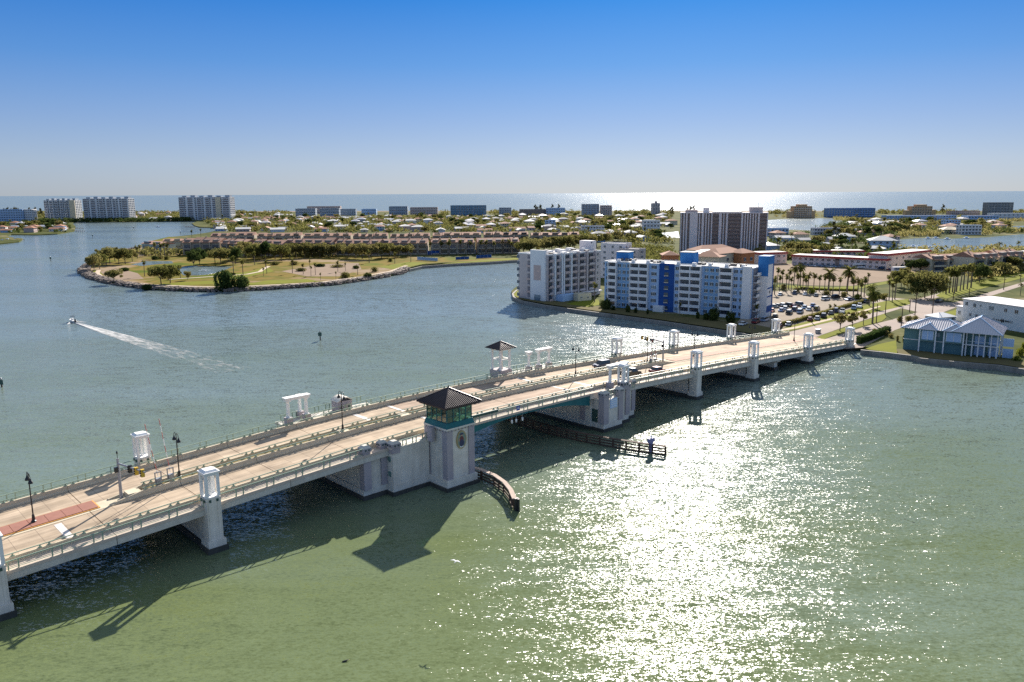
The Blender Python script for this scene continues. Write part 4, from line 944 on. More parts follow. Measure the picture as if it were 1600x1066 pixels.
# ---- blue apartment block
a, rz, L = frame_px(944, 479, 1172, 498.5)
H = hgt(a, 409) - LZ
blue = bthing2('apartment_block', a, rz, 'long pale blue apartment block with white balconies and a deep blue stair bay', 'apartment block', 'waterfront apartment blocks')
D = 15.0
mb = MB(); mb.box(0, L, 0, D, -.6, H); mb.build('wall', M_BLUEW, blue)
mb = MB(); mb.box(.3, L - .3, .3, D - .3, H + .002, H + .1); mb.build('roof', M_ROOFW, blue)
mb = MB()
for q in ((-.15, L + .15, -.15, .3), (-.15, L + .15, D - .3, D + .15), (-.15, .3, .3, D - .3), (L - .3, L + .15, .3, D - .3)): mb.box(*q, H + .001, H + .38)
mb.build('parapet', M_WHITEW, blue)
sc = L / 1270.0
bays = [(10, 45, 'w', M_BLUEW2, 1), (45, 120, 'b', M_WHITEW, 1), (120, 250, 'w', M_BLUEW2, 3), (250, 410, 'b', M_WHITEW, 2), (410, 505, 'w', M_BLUEW, 1), (505, 635, 's', M_BLUED, 1), (635, 690, 'w', M_BLUEW, 1), (690, 865, 'b', M_WHITEW, 2), (885, 1020, 'w', M_BLUEW2, 3), (1020, 1120, 'b', M_WHITEW, 1), (1120, 1215, 'w', M_BLUEW, 2)]
NF = 7; fh = H / NF
for x0, x1, ty, m, n in bays:
    x0 *= sc; x1 *= sc; w = x1 - x0
    if ty == 'w':
        mb = MB(); mb.box(x0 + .05, x1 - .05, -.12, -.003, .1, H - .1); mb.build('wall_bay', m, blue)
        for f in range(NF):
            for i in range(n):
                ww = min(2.2, w / n * .62); link('window', winmesh(ww, 1.25, M_WIN if (f * 7 + i * 3 + int(x0)) % 5 else M_WINL), blue, (x0 + w * (i + .5) / n, -.12, fh * (f + .55)))
    elif ty == 'b':
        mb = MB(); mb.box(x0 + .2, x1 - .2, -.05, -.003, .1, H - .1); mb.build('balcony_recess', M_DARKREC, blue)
        for f in range(NF):
            z = f * fh
            mb = MB(); mb.box(x0, x1, -1.5, -.06, z, z + .25); mb.box(x0, x1, -1.5, -1.36, z + .25, z + 1.12); mb.build('balcony', m, blue)
            for i in range(n):
                for s in (-.24, .05, .3):
                    link('window', winmesh(w / n * .22, 1.5, M_WIN, False), blue, (x0 + w * (i + .5 + s * .9) / n, -.055, z + 1.75))
        mb = MB()
        for x in [x0, x1] + ([x0 + w / 2] if n == 2 else []): mb.box(x - .16, x + .16, -1.55, -.004, -.5, H + .15)
        mb.build('fin_wall', M_WHITEW, blue)
        mb = MB(); mb.box(x0 - .2, x1 + .2, -1.6, -.16, H - .12, H + .16); mb.build('balcony_roof', M_WHITEW, blue)
    else:
        mb = MB(); mb.box(x0, x1, -.35, -.003, -.5, H + .5); mb.build('stair_bay', m, blue)
        for f in range(NF):
            z = fh * (f + .6)
            mb = MB(); mb.box(x0 + w * .36, x0 + w * .64, -.45, -.351, z - .75, z + .75); wi = mb.build('stair_opening', M_WIN, blue)
            mb = MB(); mb.box(x0 + w * .36, x0 + w * .64, -.62, -.451, z - .75, z - .45); mb.build('stair_rail', M_CREAM, wi)
        mb = MB(); mb.box(x0 - 1.5, x0 + w * .45, -2.2, -.36, -.4, 2.4); mb.build('entrance_canopy', M_WHITEW, blue)
for x, y, w, d, h, m in ((0.4, 9.5, 5.5, 5, 3.4, M_BLUEM), (L * .475, 9, 5.6, 5.4, 4.4, M_BLUEM)):
    mb = MB(); mb.box(x, x + w, y, y + d, H + .1, H + h); p = mb.build('penthouse', m, blue)
    mb = MB(); mb.box(x - .2, x + w + .2, y - .2, y + d + .2, H + h + .001, H + h + .25); mb.build('penthouse_roof', M_ROOFW, p)
for i in range(9):
    x = L * (.10 + .105 * i); mb = MB(); mb.box(x - .7, x + .7, .35, .9 + (i % 3) * .3, H + .101, H + 1.3); mb.build('vent_stack', M_WHITEW, blue)
rr = random.Random(5)
for cx in (.11, .30, .66, .86):
    for k in range(7):
        x = L * cx + rr.uniform(-3, 3); y = 6 + rr.uniform(-1.5, 2); mb = MB(); mb.box(x, x + 1.1, y, y + 1.0, H + .101, H + rr.uniform(.7, 1.2)); mb.build('air_conditioner', M_EQUIP, blue)
# end gallery and lift tower at the right
mb = MB(); mb.box(L + .003, L + .35, 1.2, 14, -.6, H - .2); mb.build('end_gallery', M_DARKREC, blue)
for f in range(NF):
    mb = MB(); mb.box(L + .36, L + 1.7, 1.0, 5.4, f * fh, f * fh + .2); mb.box(L + 1.58, L + 1.7, 1.0, 5.4, f * fh + .201, f * fh + 1.1); mb.build('gallery_floor', M_WHITEW, blue)
mb = MB(); mb.box(L + .4, L + 4.2, 5.5, 12, -.6, H + 4.2); p = mb.build('lift_tower', M_WHITEW, blue)
for q in ((L + .3, L + 4.3, 5.4, 5.499), (L + 4.201, L + 4.3, 5.5, 12.05)):
    mb = MB(); mb.box(*q, H + 1.4, H + 4.25); mb.build('tower_band', M_BLUEM, p)
mb = MB(); mb.box(L + 4.201, L + 4.34, 11.2, 12.1, -.6, H + 1.39); mb.build('tower_edge', M_BLUED, p)
mb = MB(); mb.box(L + .3, L + 4.2, 5.4, 5.499, H * .84, H + 1.39); mb.build('tower_edge', M_BLUEM, p)
for z0, z1 in ((H * .58, H * .605), (H * .41, H * .435), (2.0, 4.4)):
    mb = MB(); mb.box(L + 4.201, L + 4.30, 5.5, 11.19, z0, z1); mb.build('tower_band', M_BLUED, p)
mb = MB(); mb.box(L + 4.201, L + 4.28, 8.0, 9.0, H * .49, H * .54); mb.build('window', M_WIN, p)
mb = MB(); mb.box(L + .2, L + 4.4, 5.3, 12.2, H + 4.251, H + 4.5); mb.build('tower_roof', M_BLUEM, p)
mb = MB(); mb.box(L - 3.2, L - .1, -1.6, -.004, -.6, H + .9); mb.build('end_fin', M_WHITEW, blue)

# ---- beige apartment block: its end wall looks left over the bay, the long front towards the bridge
a, rz, L = frame_px(856, 471, 938, 459.5)
H = hgt(a, 399.5) - LZ
bg_ = bthing2('apartment_block', a, rz, 'beige apartment block with dark balconies standing on the point left of the blue one', 'apartment block', 'waterfront apartment blocks')
D = 18.5
mb = MB(); mb.box(0, L, 0, D, -.6, H); mb.build('wall', M_BEIGE, bg_)
mb = MB(); mb.box(.3, L - .3, .3, D - .3, H + .002, H + .1); mb.build('roof', M_ROOFG, bg_)
mb = MB()
for q in ((-.1, L + .1, -.1, .3), (-.1, L + .1, D - .3, D + .1), (-.1, .3, .3, D - .3), (L - .3, L + .1, .3, D - .3)): mb.box(*q, H + .001, H + .45)
mb.build('parapet', M_WHITEW, bg_)
fh = H / 7
# end wall (local x = 0 side)
mb = MB(); mb.box(-1.2, -.002, .9, 9.7, -.6, H + 2.2); tw_ = mb.build('end_tower', M_WHITEW, bg_)
mb = MB(); mb.box(-1.26, -1.201, 3.2, 7.6, H * .45, H * .78); mb.build('tower_panel', M_PINK, tw_)
mb = MB(); mb.box(-1.5, -1.201, 3.4, 7.0, -.4, 2.6); mb.build('tower_door', M_WINL, tw_)
mb = MB(); mb.box(-.06, -.002, 10.2, 12.6, .4, H - .4); mb.build('balcony_recess', M_DARKREC, bg_)
for f in range(7):
    link('window', winmesh(1.5, 1.4, M_WIN), bg_, (0, 18.6, fh * (f + .55)), R(-90))
    mb = MB(); mb.box(-.9, -.061, 10.2, 12.6, f * fh + .1, f * fh + 1.0); mb.build('balcony', M_PINK if f % 2 else M_BEIGE, bg_)
bb = [(.01, .075), (.13, .20), (.285, .385), (.41, .51), (.56, .67), (.745, .85)]
for q0, q1 in bb:
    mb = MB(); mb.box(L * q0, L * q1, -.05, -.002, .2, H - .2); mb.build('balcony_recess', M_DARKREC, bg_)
    for f in range(7):
        z = f * fh; mb = MB(); mb.box(L * q0, L * q1, -1.1, -.051, z, z + .25); mb.box(L * q0, L * q1, -1.1, -.96, z + .251, z + 1.0); mb.build('balcony', M_BEIGE if f % 2 else M_PINK, bg_)
        mb = MB(); mb.box(L * q0 + .25, L * q1 - .25, -.09, -.051, z + .4, z + 2.3); mb.build('window', M_WIN, bg_)
for f_ in (.10, .225, .26, .3975, .53, .70, .87):
    mb = MB(); mb.box(L * f_ - .4, L * f_ + .4, -1.3, -.002, -.6, H + .8); mb.build('fin_wall', M_WHITEW if f_ < .5 else M_BEIGE, bg_)
for f in range(7): link('window', winmesh(.9, 1.3, M_WIN), bg_, (L * .545, 0, fh * (f + .55))); link('window', winmesh(1.2, 1.3, M_WIN), bg_, (L * .93, 0, fh * (f + .55)))
mb = MB(); mb.box(L - 1.5, L + 2.4, 5, 12, H + .1 - H, H + 4.6); p = mb.build('lift_tower', M_FIN, bg_)
for z in (H * .70, H * .84):
    mb = MB(); mb.box(L + .05, L + 2.75, 4.93, 4.999, z, z + .5); mb.build('tower_band', M_PINK, p)
mb = MB(); mb.box(L + 1.0, L + 1.7, 4.93, 4.999, H * .75, H * .80); mb.build('window', M_WIN, p)
mb = MB(); mb.box(L - 1.2, L - .6, 4.93, 4.999, H + 3.4, H + 4.2); mb.build('window', M_WIN, p)
for i in range(14):
    x = L * (.12 + .055 * i); mb = MB(); w = .8 + .5 * (i % 3); mb.box(x - w, x + w, 1 + (i % 4) * 2.9, 3 + (i % 4) * 2.9, H + .101, H + 1.0 + .6 * (i % 2)); mb.build('roof_unit', M_EQUIP if i % 3 == 0 else M_WHITEW, bg_)
mb = MB(); mb.box(L * .10, L * .40, -5.5, -1.6, -.3, 2.7); mb.build('pool_house', M_BLUEW, bg_)
mb = MB(); mb.box(L * .41, L * .56, -5.0, -1.6, -.3, 2.2); mb.build('garden_shed', M_LAV, bg_)
mb = MB(); mb.box(L * .57, L * .9, -4.2, -1.6, 2.2, 2.6); mb.build('porch_roof', M_FIN, bg_)
# second wing behind, right
slab_building('apartment_block', 'lavender-white apartment wing rising behind the blue block at its left end', 'apartment block', 938, 434, 975, 436, 381, 10, M_FIN, 6, 3, M_ROOFG, 'waterfront apartment blocks', (1.2, 1.2), False)
slab_building('apartment_block', 'low tan apartment wing with dark windows just behind the blue block', 'apartment block', 966, 437, 996, 439, 389.5, 9, M_BEIGE, 6, 2, M_ROOFG, 'waterfront apartment blocks', (2.6, 1.2), False)
gh = slab_building('guard_house', 'small cream shed on the bright lawn beside the beige block', 'shed', 903, 471, 924, 469.5, 461, 4, M_CREAM, 1, 2, M_ROOFG, None, (.8, .6), False, sides=False)

# ---- brown tower with fins
a, rz, L = frame_px(1061, 396, 1197, 397.5)
H = hgt(a, 333.5) - LZ
bt = bthing2('apartment_tower', a, rz, 'tall brown tower block with mauve-white vertical fins', 'tower block')
mb = MB(); mb.box(0, L, 0, 16, -.6, H); mb.build('wall', M_BRN, bt)
mb = MB(); mb.box(-.2, L + .2, -.9, 16.2, H + .001, H + .7); mb.build('roof_slab', M_FIN, bt)
def fx(x): return (x - 110) / (1430 - 110) * L
for x0, x1 in ((118, 132), (160, 180), (198, 222), (258, 380), (398, 415), (440, 475), (497, 515), (540, 555), (583, 602), (700, 742), (765, 780), (808, 835), (1035, 1062), (1085, 1100), (1122, 1138), (1162, 1178), (1202, 1218), (1242, 1258), (1283, 1308), (1415, 1430)):
    mb = MB(); mb.box(fx(x0), fx(x1), -.8, -.002, -.6, H); mb.build('fin', M_FIN, bt)
fh = H / 11
for x0, x1 in ((603, 698), (836, 1033), (1309, 1413)):
    for f in range(11):
        mb = MB(); mb.box(fx(x0) + .05, fx(x1) - .05, -.5, -.002, f * fh, f * fh + .9); mb.build('balcony', mat('brown_balcony', (.17, .13, .12), .7, .25, .5) if f == 0 and x0 == 603 else bpy.data.materials['brown_balcony'], bt)
for x0, x1, z0, z1 in ((603, 698, 0, 0),): pass
for x0, x1, hh, m in ((185, 375, 2.5, M_PINK), (460, 552, 4.2, M_FIN), (1160, 1355, 4.6, M_BEIGE), (600, 1050, 1.6, M_BRN)):
    mb = MB(); mb.box(fx(x0), fx(x1), 3, 11, H + .702, H + hh); mb.build('penthouse', m, bt)
mb = MB(); mb.cyl((fx(1288), 6, H + 4.6), (fx(1288), 6, H + 8.5), .12, .06, 6); mb.build('aerial', M_GREY, bt)

# ---- far towers at the left, far buildings along the beach
FT = 'white high-rise apartment towers across the far bay'
for lb, x0, x1, yb, yt, beige in (('leftmost white high-rise across the bay, with a beige end wall', 72, 120, 344.5, 313.5, (.82, 1)), ('middle white high-rise across the bay, widest of the left pair', 133, 203, 345.3, 311, None), ('right white high-rise across the bay, alone nearer the centre', 282, 361, 344, 308.7, (.72, .82))):
    r, L, H = slab_building('apartment_tower', lb, 'tower block', x0, yb, x1, yb - .2, yt, 22, M_BLUEW2 if False else M_WHITEW, 12, 14, M_ROOFG, FT, (3.4, 2.1), True, bal=[(.0, .10), (.17, .27), (.36, .44), (.52, .60), (.66, .72)] + ([(.86, .98)] if beige is None or beige[0] < .8 else []))
    for k in range(6):
        f = .05 + .17 * k; mb = MB(); mb.box(L * f, L * (f + .09), 3, 14, H + .5, H + 3.0 + (k % 2)); mb.build('penthouse', M_GREYB, r)
    if beige:
        mb = MB(); mb.box(L * beige[0], L * beige[1], -1.6, -.09, -.6, H + .6); mb.build('end_wall', M_CREAM, r)
FB = 'far buildings along the beach'
far = [
 ('beach_apartments', 'pale blue long apartment building at the left edge of the far shore', -25, 37, 346, 328, M_BLUEW, 5, 16, M_SKYBLUE),
 ('beach_apartments', 'small white apartment building next to the long blue one at the far left', 37.5, 51, 345.5, 327.5, M_WHITEW, 5, 4, M_ROOFW),
 ('beach_apartments', 'grey-blue three-storey block with dark windows, left of two beside each other', 462, 493, 338.5, 326.5, M_GREYB, 3, 10, M_ROOFG),
 ('beach_apartments', 'grey-blue three-storey block under a reddish roof line, right of two', 500, 530, 338.5, 326, M_GREYB, 3, 9, M_PINK),
 ('beach_apartments', 'long pinkish-roofed beach block behind the grey-blue ones', 480, 532, 334.5, 323, M_PINK, 3, 14, M_TERRA),
 ('beach_apartments', 'low blue-grey beach block right of the reddish roof line', 532, 556, 337, 327, M_GREYB, 3, 7, M_ROOFG),
 ('beach_apartments', 'low pale block half hidden by far trees', 565, 588, 336, 327, M_BLUEW, 2, 7, M_ROOFW),
 ('beach_apartments', 'blue-grey block with a dark flat roof line on the beach', 608, 637, 336, 323, M_GREYB, 3, 9, M_ROOFG),
 ('beach_apartments', 'row of pinkish stepped beach apartments left of the blue slab', 641, 684, 336, 324.5, M_PINK, 3, 12, M_TERRA),
 ('beach_hotel', 'dark teal-blue slab hotel standing out against the sea', 704, 760, 337, 321.5, M_SKYBLUE, 6, 14, M_ROOFG),
 ('beach_apartments', 'small grey beach block right of the teal-blue slab hotel', 780, 799, 336, 325, M_GREYB, 4, 5, M_ROOFG),
 ('beach_hall', 'low dark long-roofed building before the pines', 812, 853, 337, 327.5, M_BRN, 1, 6, M_ROOFG),
 ('beach_apartments', 'pale blue low beach block right of the pines', 854, 883, 337, 325.5, M_BLUEW, 3, 8, M_ROOFG),
 ('beach_hotel', 'grey-blue mid-rise against the bright sea, taller of two', 910, 936, 339, 319.5, M_GREYB, 7, 6, M_ROOFG),
 ('beach_hotel', 'pinkish-grey mid-rise against the bright sea, lower of two', 939, 956, 339, 321.5, M_PINK, 6, 5, M_ROOFG),
 ('beach_tower', 'slim grey tower alone against the bright sea', 1019.5, 1031, 338, 318, M_BEIGE, 9, 3, M_ROOFG),
 ('beach_hotel', 'orange-tan stepped hotel against the glittering sea', 1240, 1268, 341, 323, M_TANO, 6, 8, M_TERRA),
 ('beach_hotel', 'long deep blue glass hotel on the right beach', 1293, 1367, 340, 326, M_BLUEM2, 5, 18, M_BLUEM2),
 ('beach_hotel', 'tan beach hotel with a slanted top', 1424, 1456, 337, 323, M_TANO, 5, 8, M_TERRA),
 ('beach_apartments', 'long low pinkish beach building near the right edge', 1486, 1531, 336, 330, M_PINK, 2, 14, M_TERRA),
 ('beach_tower', 'brown and teal tower block near the right edge of the far shore', 1543, 1582, 337, 317, M_BRNTEAL, 8, 8, M_PINK),
 ('motel', 'long low blue-white motel wing behind the far trees at right', 1385, 1494, 345.5, 337.5, M_BLUEW, 2, 26, M_ROOFW),
 ('motel', 'low blue and pink motel beyond the canal', 1512, 1560, 348, 337.5, M_BLUEW, 2, 10, M_PINK),
 ('motel', 'low white motel at the far right edge', 1552, 1620, 344, 334, M_WHITEW, 2, 10, M_ROOFW),
 ('white_villa', 'white three-storey block in the trees left of the brown tower', 1005, 1031, 362, 345, M_WHITEW, 3, 5, M_ROOFW),
 ('white_villa', 'long white house with a red roof line among the far trees', 909, 944, 364, 353.5, M_WHITEW, 2, 8, M_TERRA),
 ('white_villa', 'dark-edged pale house deep in the trees', 852, 868, 356, 345, M_BLUEW, 3, 3, M_ROOFG),
 ('white_villa', 'low pale house at the edge of the sunlit lagoon', 1198, 1232, 369, 357.5, M_BLUEW, 2, 6, M_ROOFW),
 ('white_villa', 'long low mauve house beyond the lagoon palms', 1272, 1312, 367.5, 357, M_FIN, 2, 9, M_ROOFW),
 ('white_villa', 'tall white canal house with a flat roof', 1502, 1533, 367, 352.5, M_WHITEW, 3, 6, M_ROOFW),
 ('white_villa', 'blue-white balconied house between the canal trees', 1477, 1500, 357, 344.5, M_BLUEW, 3, 5, M_ROOFW),
]
for nm, lb, x0, x1, yb, yt, wm, fl, by, rm in far:
    r, L, H = slab_building(nm, lb, 'house' if nm == 'white_villa' else 'hotel' if 'hotel' in nm else 'building', x0, yb, x1, yb - (x1 - x0) * .006, yt, 18 if nm != 'white_villa' else 11, wm, fl, by, rm, FB if nm.startswith('beach') else 'houses beyond the motel', (2.2, 1.5), True, winm=M_WIN)
    if 'slim' in lb:
        mb = MB(); mb.box(L * .35, L * .65, 3, 9, H + .5, H + 4.5); mb.build('penthouse', wm, r)
    if 'stepped hotel' in lb or 'slanted' in lb:
        mb = MB(); mb.box(L * .25, L * .75, 2, 14, H + .5, H + 4.0); mb.build('penthouse', wm, r)
        mb = MB(); mb.box(-L * .25, -.01, 1, 14, -.6, H * .6); mb.build('side_wing', wm, r)
        mb = MB(); mb.box(L + .01, L * 1.2, 1, 14, -.6, H * .65); mb.build('side_wing', wm, r)

# ---- red-roofed motel: two storeys, red roof edge
def motel(xl, yl, xr, yr, yt, depth, label, bays, door=False):
    a, rz, L = frame_px(xl, yl, xr, yr); H = hgt(a, yt) - LZ
    r = bthing2('motel', a, rz, label, 'motel', 'wings of the red-roofed motel')
    mb = MB(); mb.box(0, L, 0, depth, -.5, H - 1.1); mb.build('wall', M_PINKW, r)
    mb = MB(); mb.frustum(-1.0, L + 1.0, -1.0, depth + 1, H - 1.099, H, .8); mb.build('roof_edge', M_REDROOF, r)
    mb = MB(); mb.box(.2, L - .2, .2, depth - .2, H + .001, H + .06); mb.build('roof', M_ROOFW, r)
    for f in range(2):
        for k in range(bays):
            link('window', winmesh(1.5 if k % 3 else 2.2, 1.3, M_WIN if k % 4 else M_WINL), r, (L * (k + .5) / bays, 0, (H - 1.1) * (.27 + .48 * f)))
    if door:
        mb = MB(); mb.box(L * .5 - 1.3, L * .5 + 1.3, -.12, 0, -.3, 5.0); oval(mb, L * .5, 5.0, 1.3, 1.2, -.12, -.001); mb.build('arched_entrance', M_BRN, r)
M_PINKW = mat('pale_pink_stucco', (.68, .58, .54), .85, .08, .3, streak=.2)
motel(1237, 413.5, 1384, 421.5, 398, 12, 'long pale pink motel wing with red roof edge facing the sandy lot', 16, True)
motel(1186, 413, 1229, 411.5, 395, 12, 'pale motel wing with red roof edge left of the long one', 5)
motel(1385, 421, 1452, 413, 397, 12, 'motel wing with red roof edge running back at the right', 7)
motel(1262, 402, 1350, 402, 391.5, 10, 'rear motel wing with red roof edge across the courtyard', 9)
# ---- terracotta plaza behind the blue block
def plaza(xl, yl, xr, yr, yt, d, wall, label, wins, hh=None):
    a, rz, L = frame_px(xl, yl, xr, yr); H = hgt(a, yt) - LZ
    r = bthing2('plaza_building', a, rz, label, 'building', 'terracotta-roofed plaza behind the blue block')
    mb = MB(); mb.box(0, L, 0, d, -.5, H); mb.build('wall', wall, r); hip(r, L, d, H, M_TERRA, .8, .42)
    for k in range(wins): link('window', winmesh(2.4, 1.9, M_WIN), r, (L * (k + .5) / wins, 0, H * .62))
plaza(1083, 424, 1122, 426, 400.5, 12, M_CREAM, 'terracotta-roofed plaza wing next to the bright blue penthouse', 3)
plaza(1122, 424, 1159, 419, 397, 12, M_CREAM, 'cream plaza wing with three window groups', 4)
plaza(1158, 422, 1178, 420, 396, 10, M_ORANGEW, 'orange corner pavilion of the plaza', 2)
plaza(1036, 424, 1060, 424, 399, 12, M_ORANGEW, 'orange-roofed plaza wing left of the bright blue penthouse', 3)
plaza(1094, 408, 1150, 405, 392, 14, M_CREAM, 'rear plaza wing with terracotta roof in front of the brown tower', 6)
mk = slab_building('market_hall', 'pale blue-white skylight roof between the plaza wings', 'building', 1096, 412, 1126, 410, 397, 12, M_WHITEW, 1, 3, M_METALR, None, (1.5, 1.2), True, roof='hip')

# ---- townhouse rows with brown roofs
def townhouse(xl, yl, xr, yr, yt, depth, label, units, wall=M_TOWNW, fine=True, roofm=None):
    a, rz, L = frame_px(xl, yl, xr, yr, LZ + .1); tot = hgt(a, yt) - LZ
    r = bthing2('townhouse_row', a, rz, label, 'townhouses', 'brown-roofed townhouse rows on the peninsula')
    h = tot * (.755 if fine else .78); rs = random.Random(int(xl * 7 + yl)); u0_ = L / units; i0 = 0
    while i0 < units:
        k_ = min(units - i0, rs.choice((1, 1, 2))); xa, xb = u0_ * i0 + .03, u0_ * (i0 + k_) - .03; off = rs.choice((0, 0, .9, 1.6)); dh = rs.uniform(-.5, .4)
        mb = MB(); mb.box(xa, xb, off, depth + off, -.6, h + dh); mb.build('wall', wall, r)
        y0, y1 = off - .6, depth + off + .6; ym = (y0 + y1) / 2; rh = tot - h + rs.uniform(-.3, .3); e = .35
        mb = MB(); mb.add([(xa - e * .0, y0, h + dh), (xb, y0, h + dh), (xb, y1, h + dh), (xa, y1, h + dh), (xa, ym, h + dh + rh), (xb, ym, h + dh + rh)], [(0, 1, 5, 4), (2, 3, 4, 5), (1, 2, 5), (3, 0, 4), (3, 2, 1, 0)])
        mb.v = [(x_, y_, z_ + .02) for x_, y_, z_ in mb.v]; rf = mb.build('roof', roofm or M_BROWNR, r)
        if rs.random() < .6: mb = MB(); cx_ = (xa + xb) / 2 + rs.uniform(-1, 1); mb.box(cx_ - .5, cx_ + .5, ym - .4, ym + .4, h + dh + rh - .5, h + dh + rh + 1.0); mb.build('chimney', wall, rf)
        i0 += k_
    u = L / units; w = MB()
    for i in range(units):
        x = u * (i + .5)
        if fine:
            mb = MB(); mb.box(x - u * .3, x + u * .3, .6, 3.2, h + .3, h + 2.1); dm = mb.build('dormer', M_BRN, r)
            mb = MB(); mb.add([(x - u*.42, -1.0, h - .1), (x + u*.42, -1.0, h - .1), (x + u*.42, .9, h + .5), (x - u*.42, .9, h + .5), (x - u*.42, -1.0, h - .3), (x + u*.42, -1.0, h - .3), (x + u*.42, .9, h + .3), (x - u*.42, .9, h + .3)], [(0,1,2,3),(7,6,5,4),(0,4,5,1),(1,5,6,2),(2,6,7,3),(3,7,4,0)]); mb.build('porch_roof', rf.data.materials[0], r)
            for f in range(2):
                z = h * (.22 + .42 * f)
                mb = MB(); mb.box(x - u * .38, x + u * .38, -1.2, -.002, z - h * .2, z - h * .2 + .9); mb.build('balcony', wall, r)
                mb = MB(); mb.box(x - u * .32, x + u * .32, -.08, -.001, z - h*.2 + .95, z + h * .18); mb.build('window', M_WIN, r)
            mb = MB(); mb.box(x + u * .5 - .25, x + u * .5 + .25, -1.5, -.003, -.6, h + .5); mb.build('fin_wall', wall, r)
        else:
            w.box(x - u * .3, x + u * .3, .8, 2.6, h + .5, h + 1.9)
            w.box(x - u * .35, x + u * .35, -.08, 0, h * .3, h * .8)
    if w.v: tag(w.build('window', M_WIN, r), kind='stuff')
townhouse(222, 393.5, 250, 396, 377, 14, 'grey-green walled townhouse at the tip of the row', 2, M_GREYG, False)
townhouse(286, 398.5, 345, 399, 372.5, 16, 'townhouse row with dark gabled porches nearest the pond', 4)
townhouse(346, 399, 380, 401, 374, 16, 'townhouse row behind the dark pond trees', 3)
townhouse(395, 400, 440, 401, 375, 16, 'townhouse row with pale gable behind the big park trees', 3)
townhouse(444, 398.5, 520, 399.5, 373, 15, 'townhouse row with yellowish end wall in the middle of the park', 5)
townhouse(524, 399, 592, 400, 374, 15, 'townhouse row hidden by dense park trees', 5)
townhouse(596, 398.5, 668, 398, 374.5, 15, 'townhouse row with dark dormers left of the orange tree', 5)
townhouse(674, 398, 742, 397, 373.5, 15, 'townhouse row behind the pool fences', 5)
townhouse(746, 397, 812, 396, 373, 15, 'townhouse row at the right end towards the beige block', 5)
townhouse(255, 389, 300, 388, 374.5, 12, 'second-row townhouses just left of the pond porches', 3, fine=False)
k = 0
lbls = ['second-row townhouse roofs beyond the pond', 'second-row townhouse roofs above the pale gable', 'second-row townhouse roofs behind the yellowish end wall', 'second-row townhouse roofs behind the dense trees', 'second-row townhouse roofs behind the dark dormers', 'second-row townhouse roofs behind the pool', 'second-row townhouse roofs at the right end', 'brown townhouse roof among trees left of the beige block']
for (x0, x1, yb, yt) in ((330, 398, 383, 364.5), (402, 470, 383, 365), (474, 548, 383, 365), (552, 606, 382.5, 365.5), (610, 672, 382, 365.5), (676, 752, 381, 364.5), (756, 826, 380, 363.5), (830, 905, 380.5, 364)):
    townhouse(x0, yb, x1, yb - .6, yt, 14, lbls[k], 5, fine=False); k += 1
for x0, x1, yb, yt, lb in ((1456, 1522, 426, 400, 'brown-roofed townhouses above the green hedge at right'), (1524, 1560, 428, 396, 'stepped brown-roofed townhouses with white chimneys at right'), (1562, 1600, 424, 393, 'last stepped brown-roofed townhouses before the right edge')):
    townhouse(x0, yb, x1, yb - 3, yt, 14, lb, 3, M_CREAM)

# ---- teal house by the seawall
a, rz, L = frame_px(1402, 545, 1558, 560.5)
th = bthing2('teal_house', a, rz, 'teal two-storey house with pale metal hip roofs behind the seawall', 'house')
H = 7.2
L1 = L * .50
mb = MB(); mb.box(1.5, L1 + 4, .0, 11, 0, 3.2); mb.build('stone_base', M_TEALS, th)
mb = MB(); mb.box(1.5, L1 + 4, .15, 11, 3.4, H - .5); mb.build('wall', M_TEALW, th)
mb = MB(); mb.box(1.4, L1 + 4.1, -.1, 11.1, 3.201, 3.399); mb.build('belt_course', M_WHITEW, th)
mb = MB(); mb.box(L1 + 4.01, L - .5, .6, 12, 3.41, H - .5); mb.build('wall', M_TEALW, th)
mb = MB(); mb.box(L1 + 4.01, L, -.6, 12.2, 3.15, 3.40); mb.build('deck', M_WHITEW, th)
mb = MB(); mb.box(L1 + 4.01, L - 3, 1.5, 12, 0, 3.149); mb.build('lower_wall', M_TEALW, th)
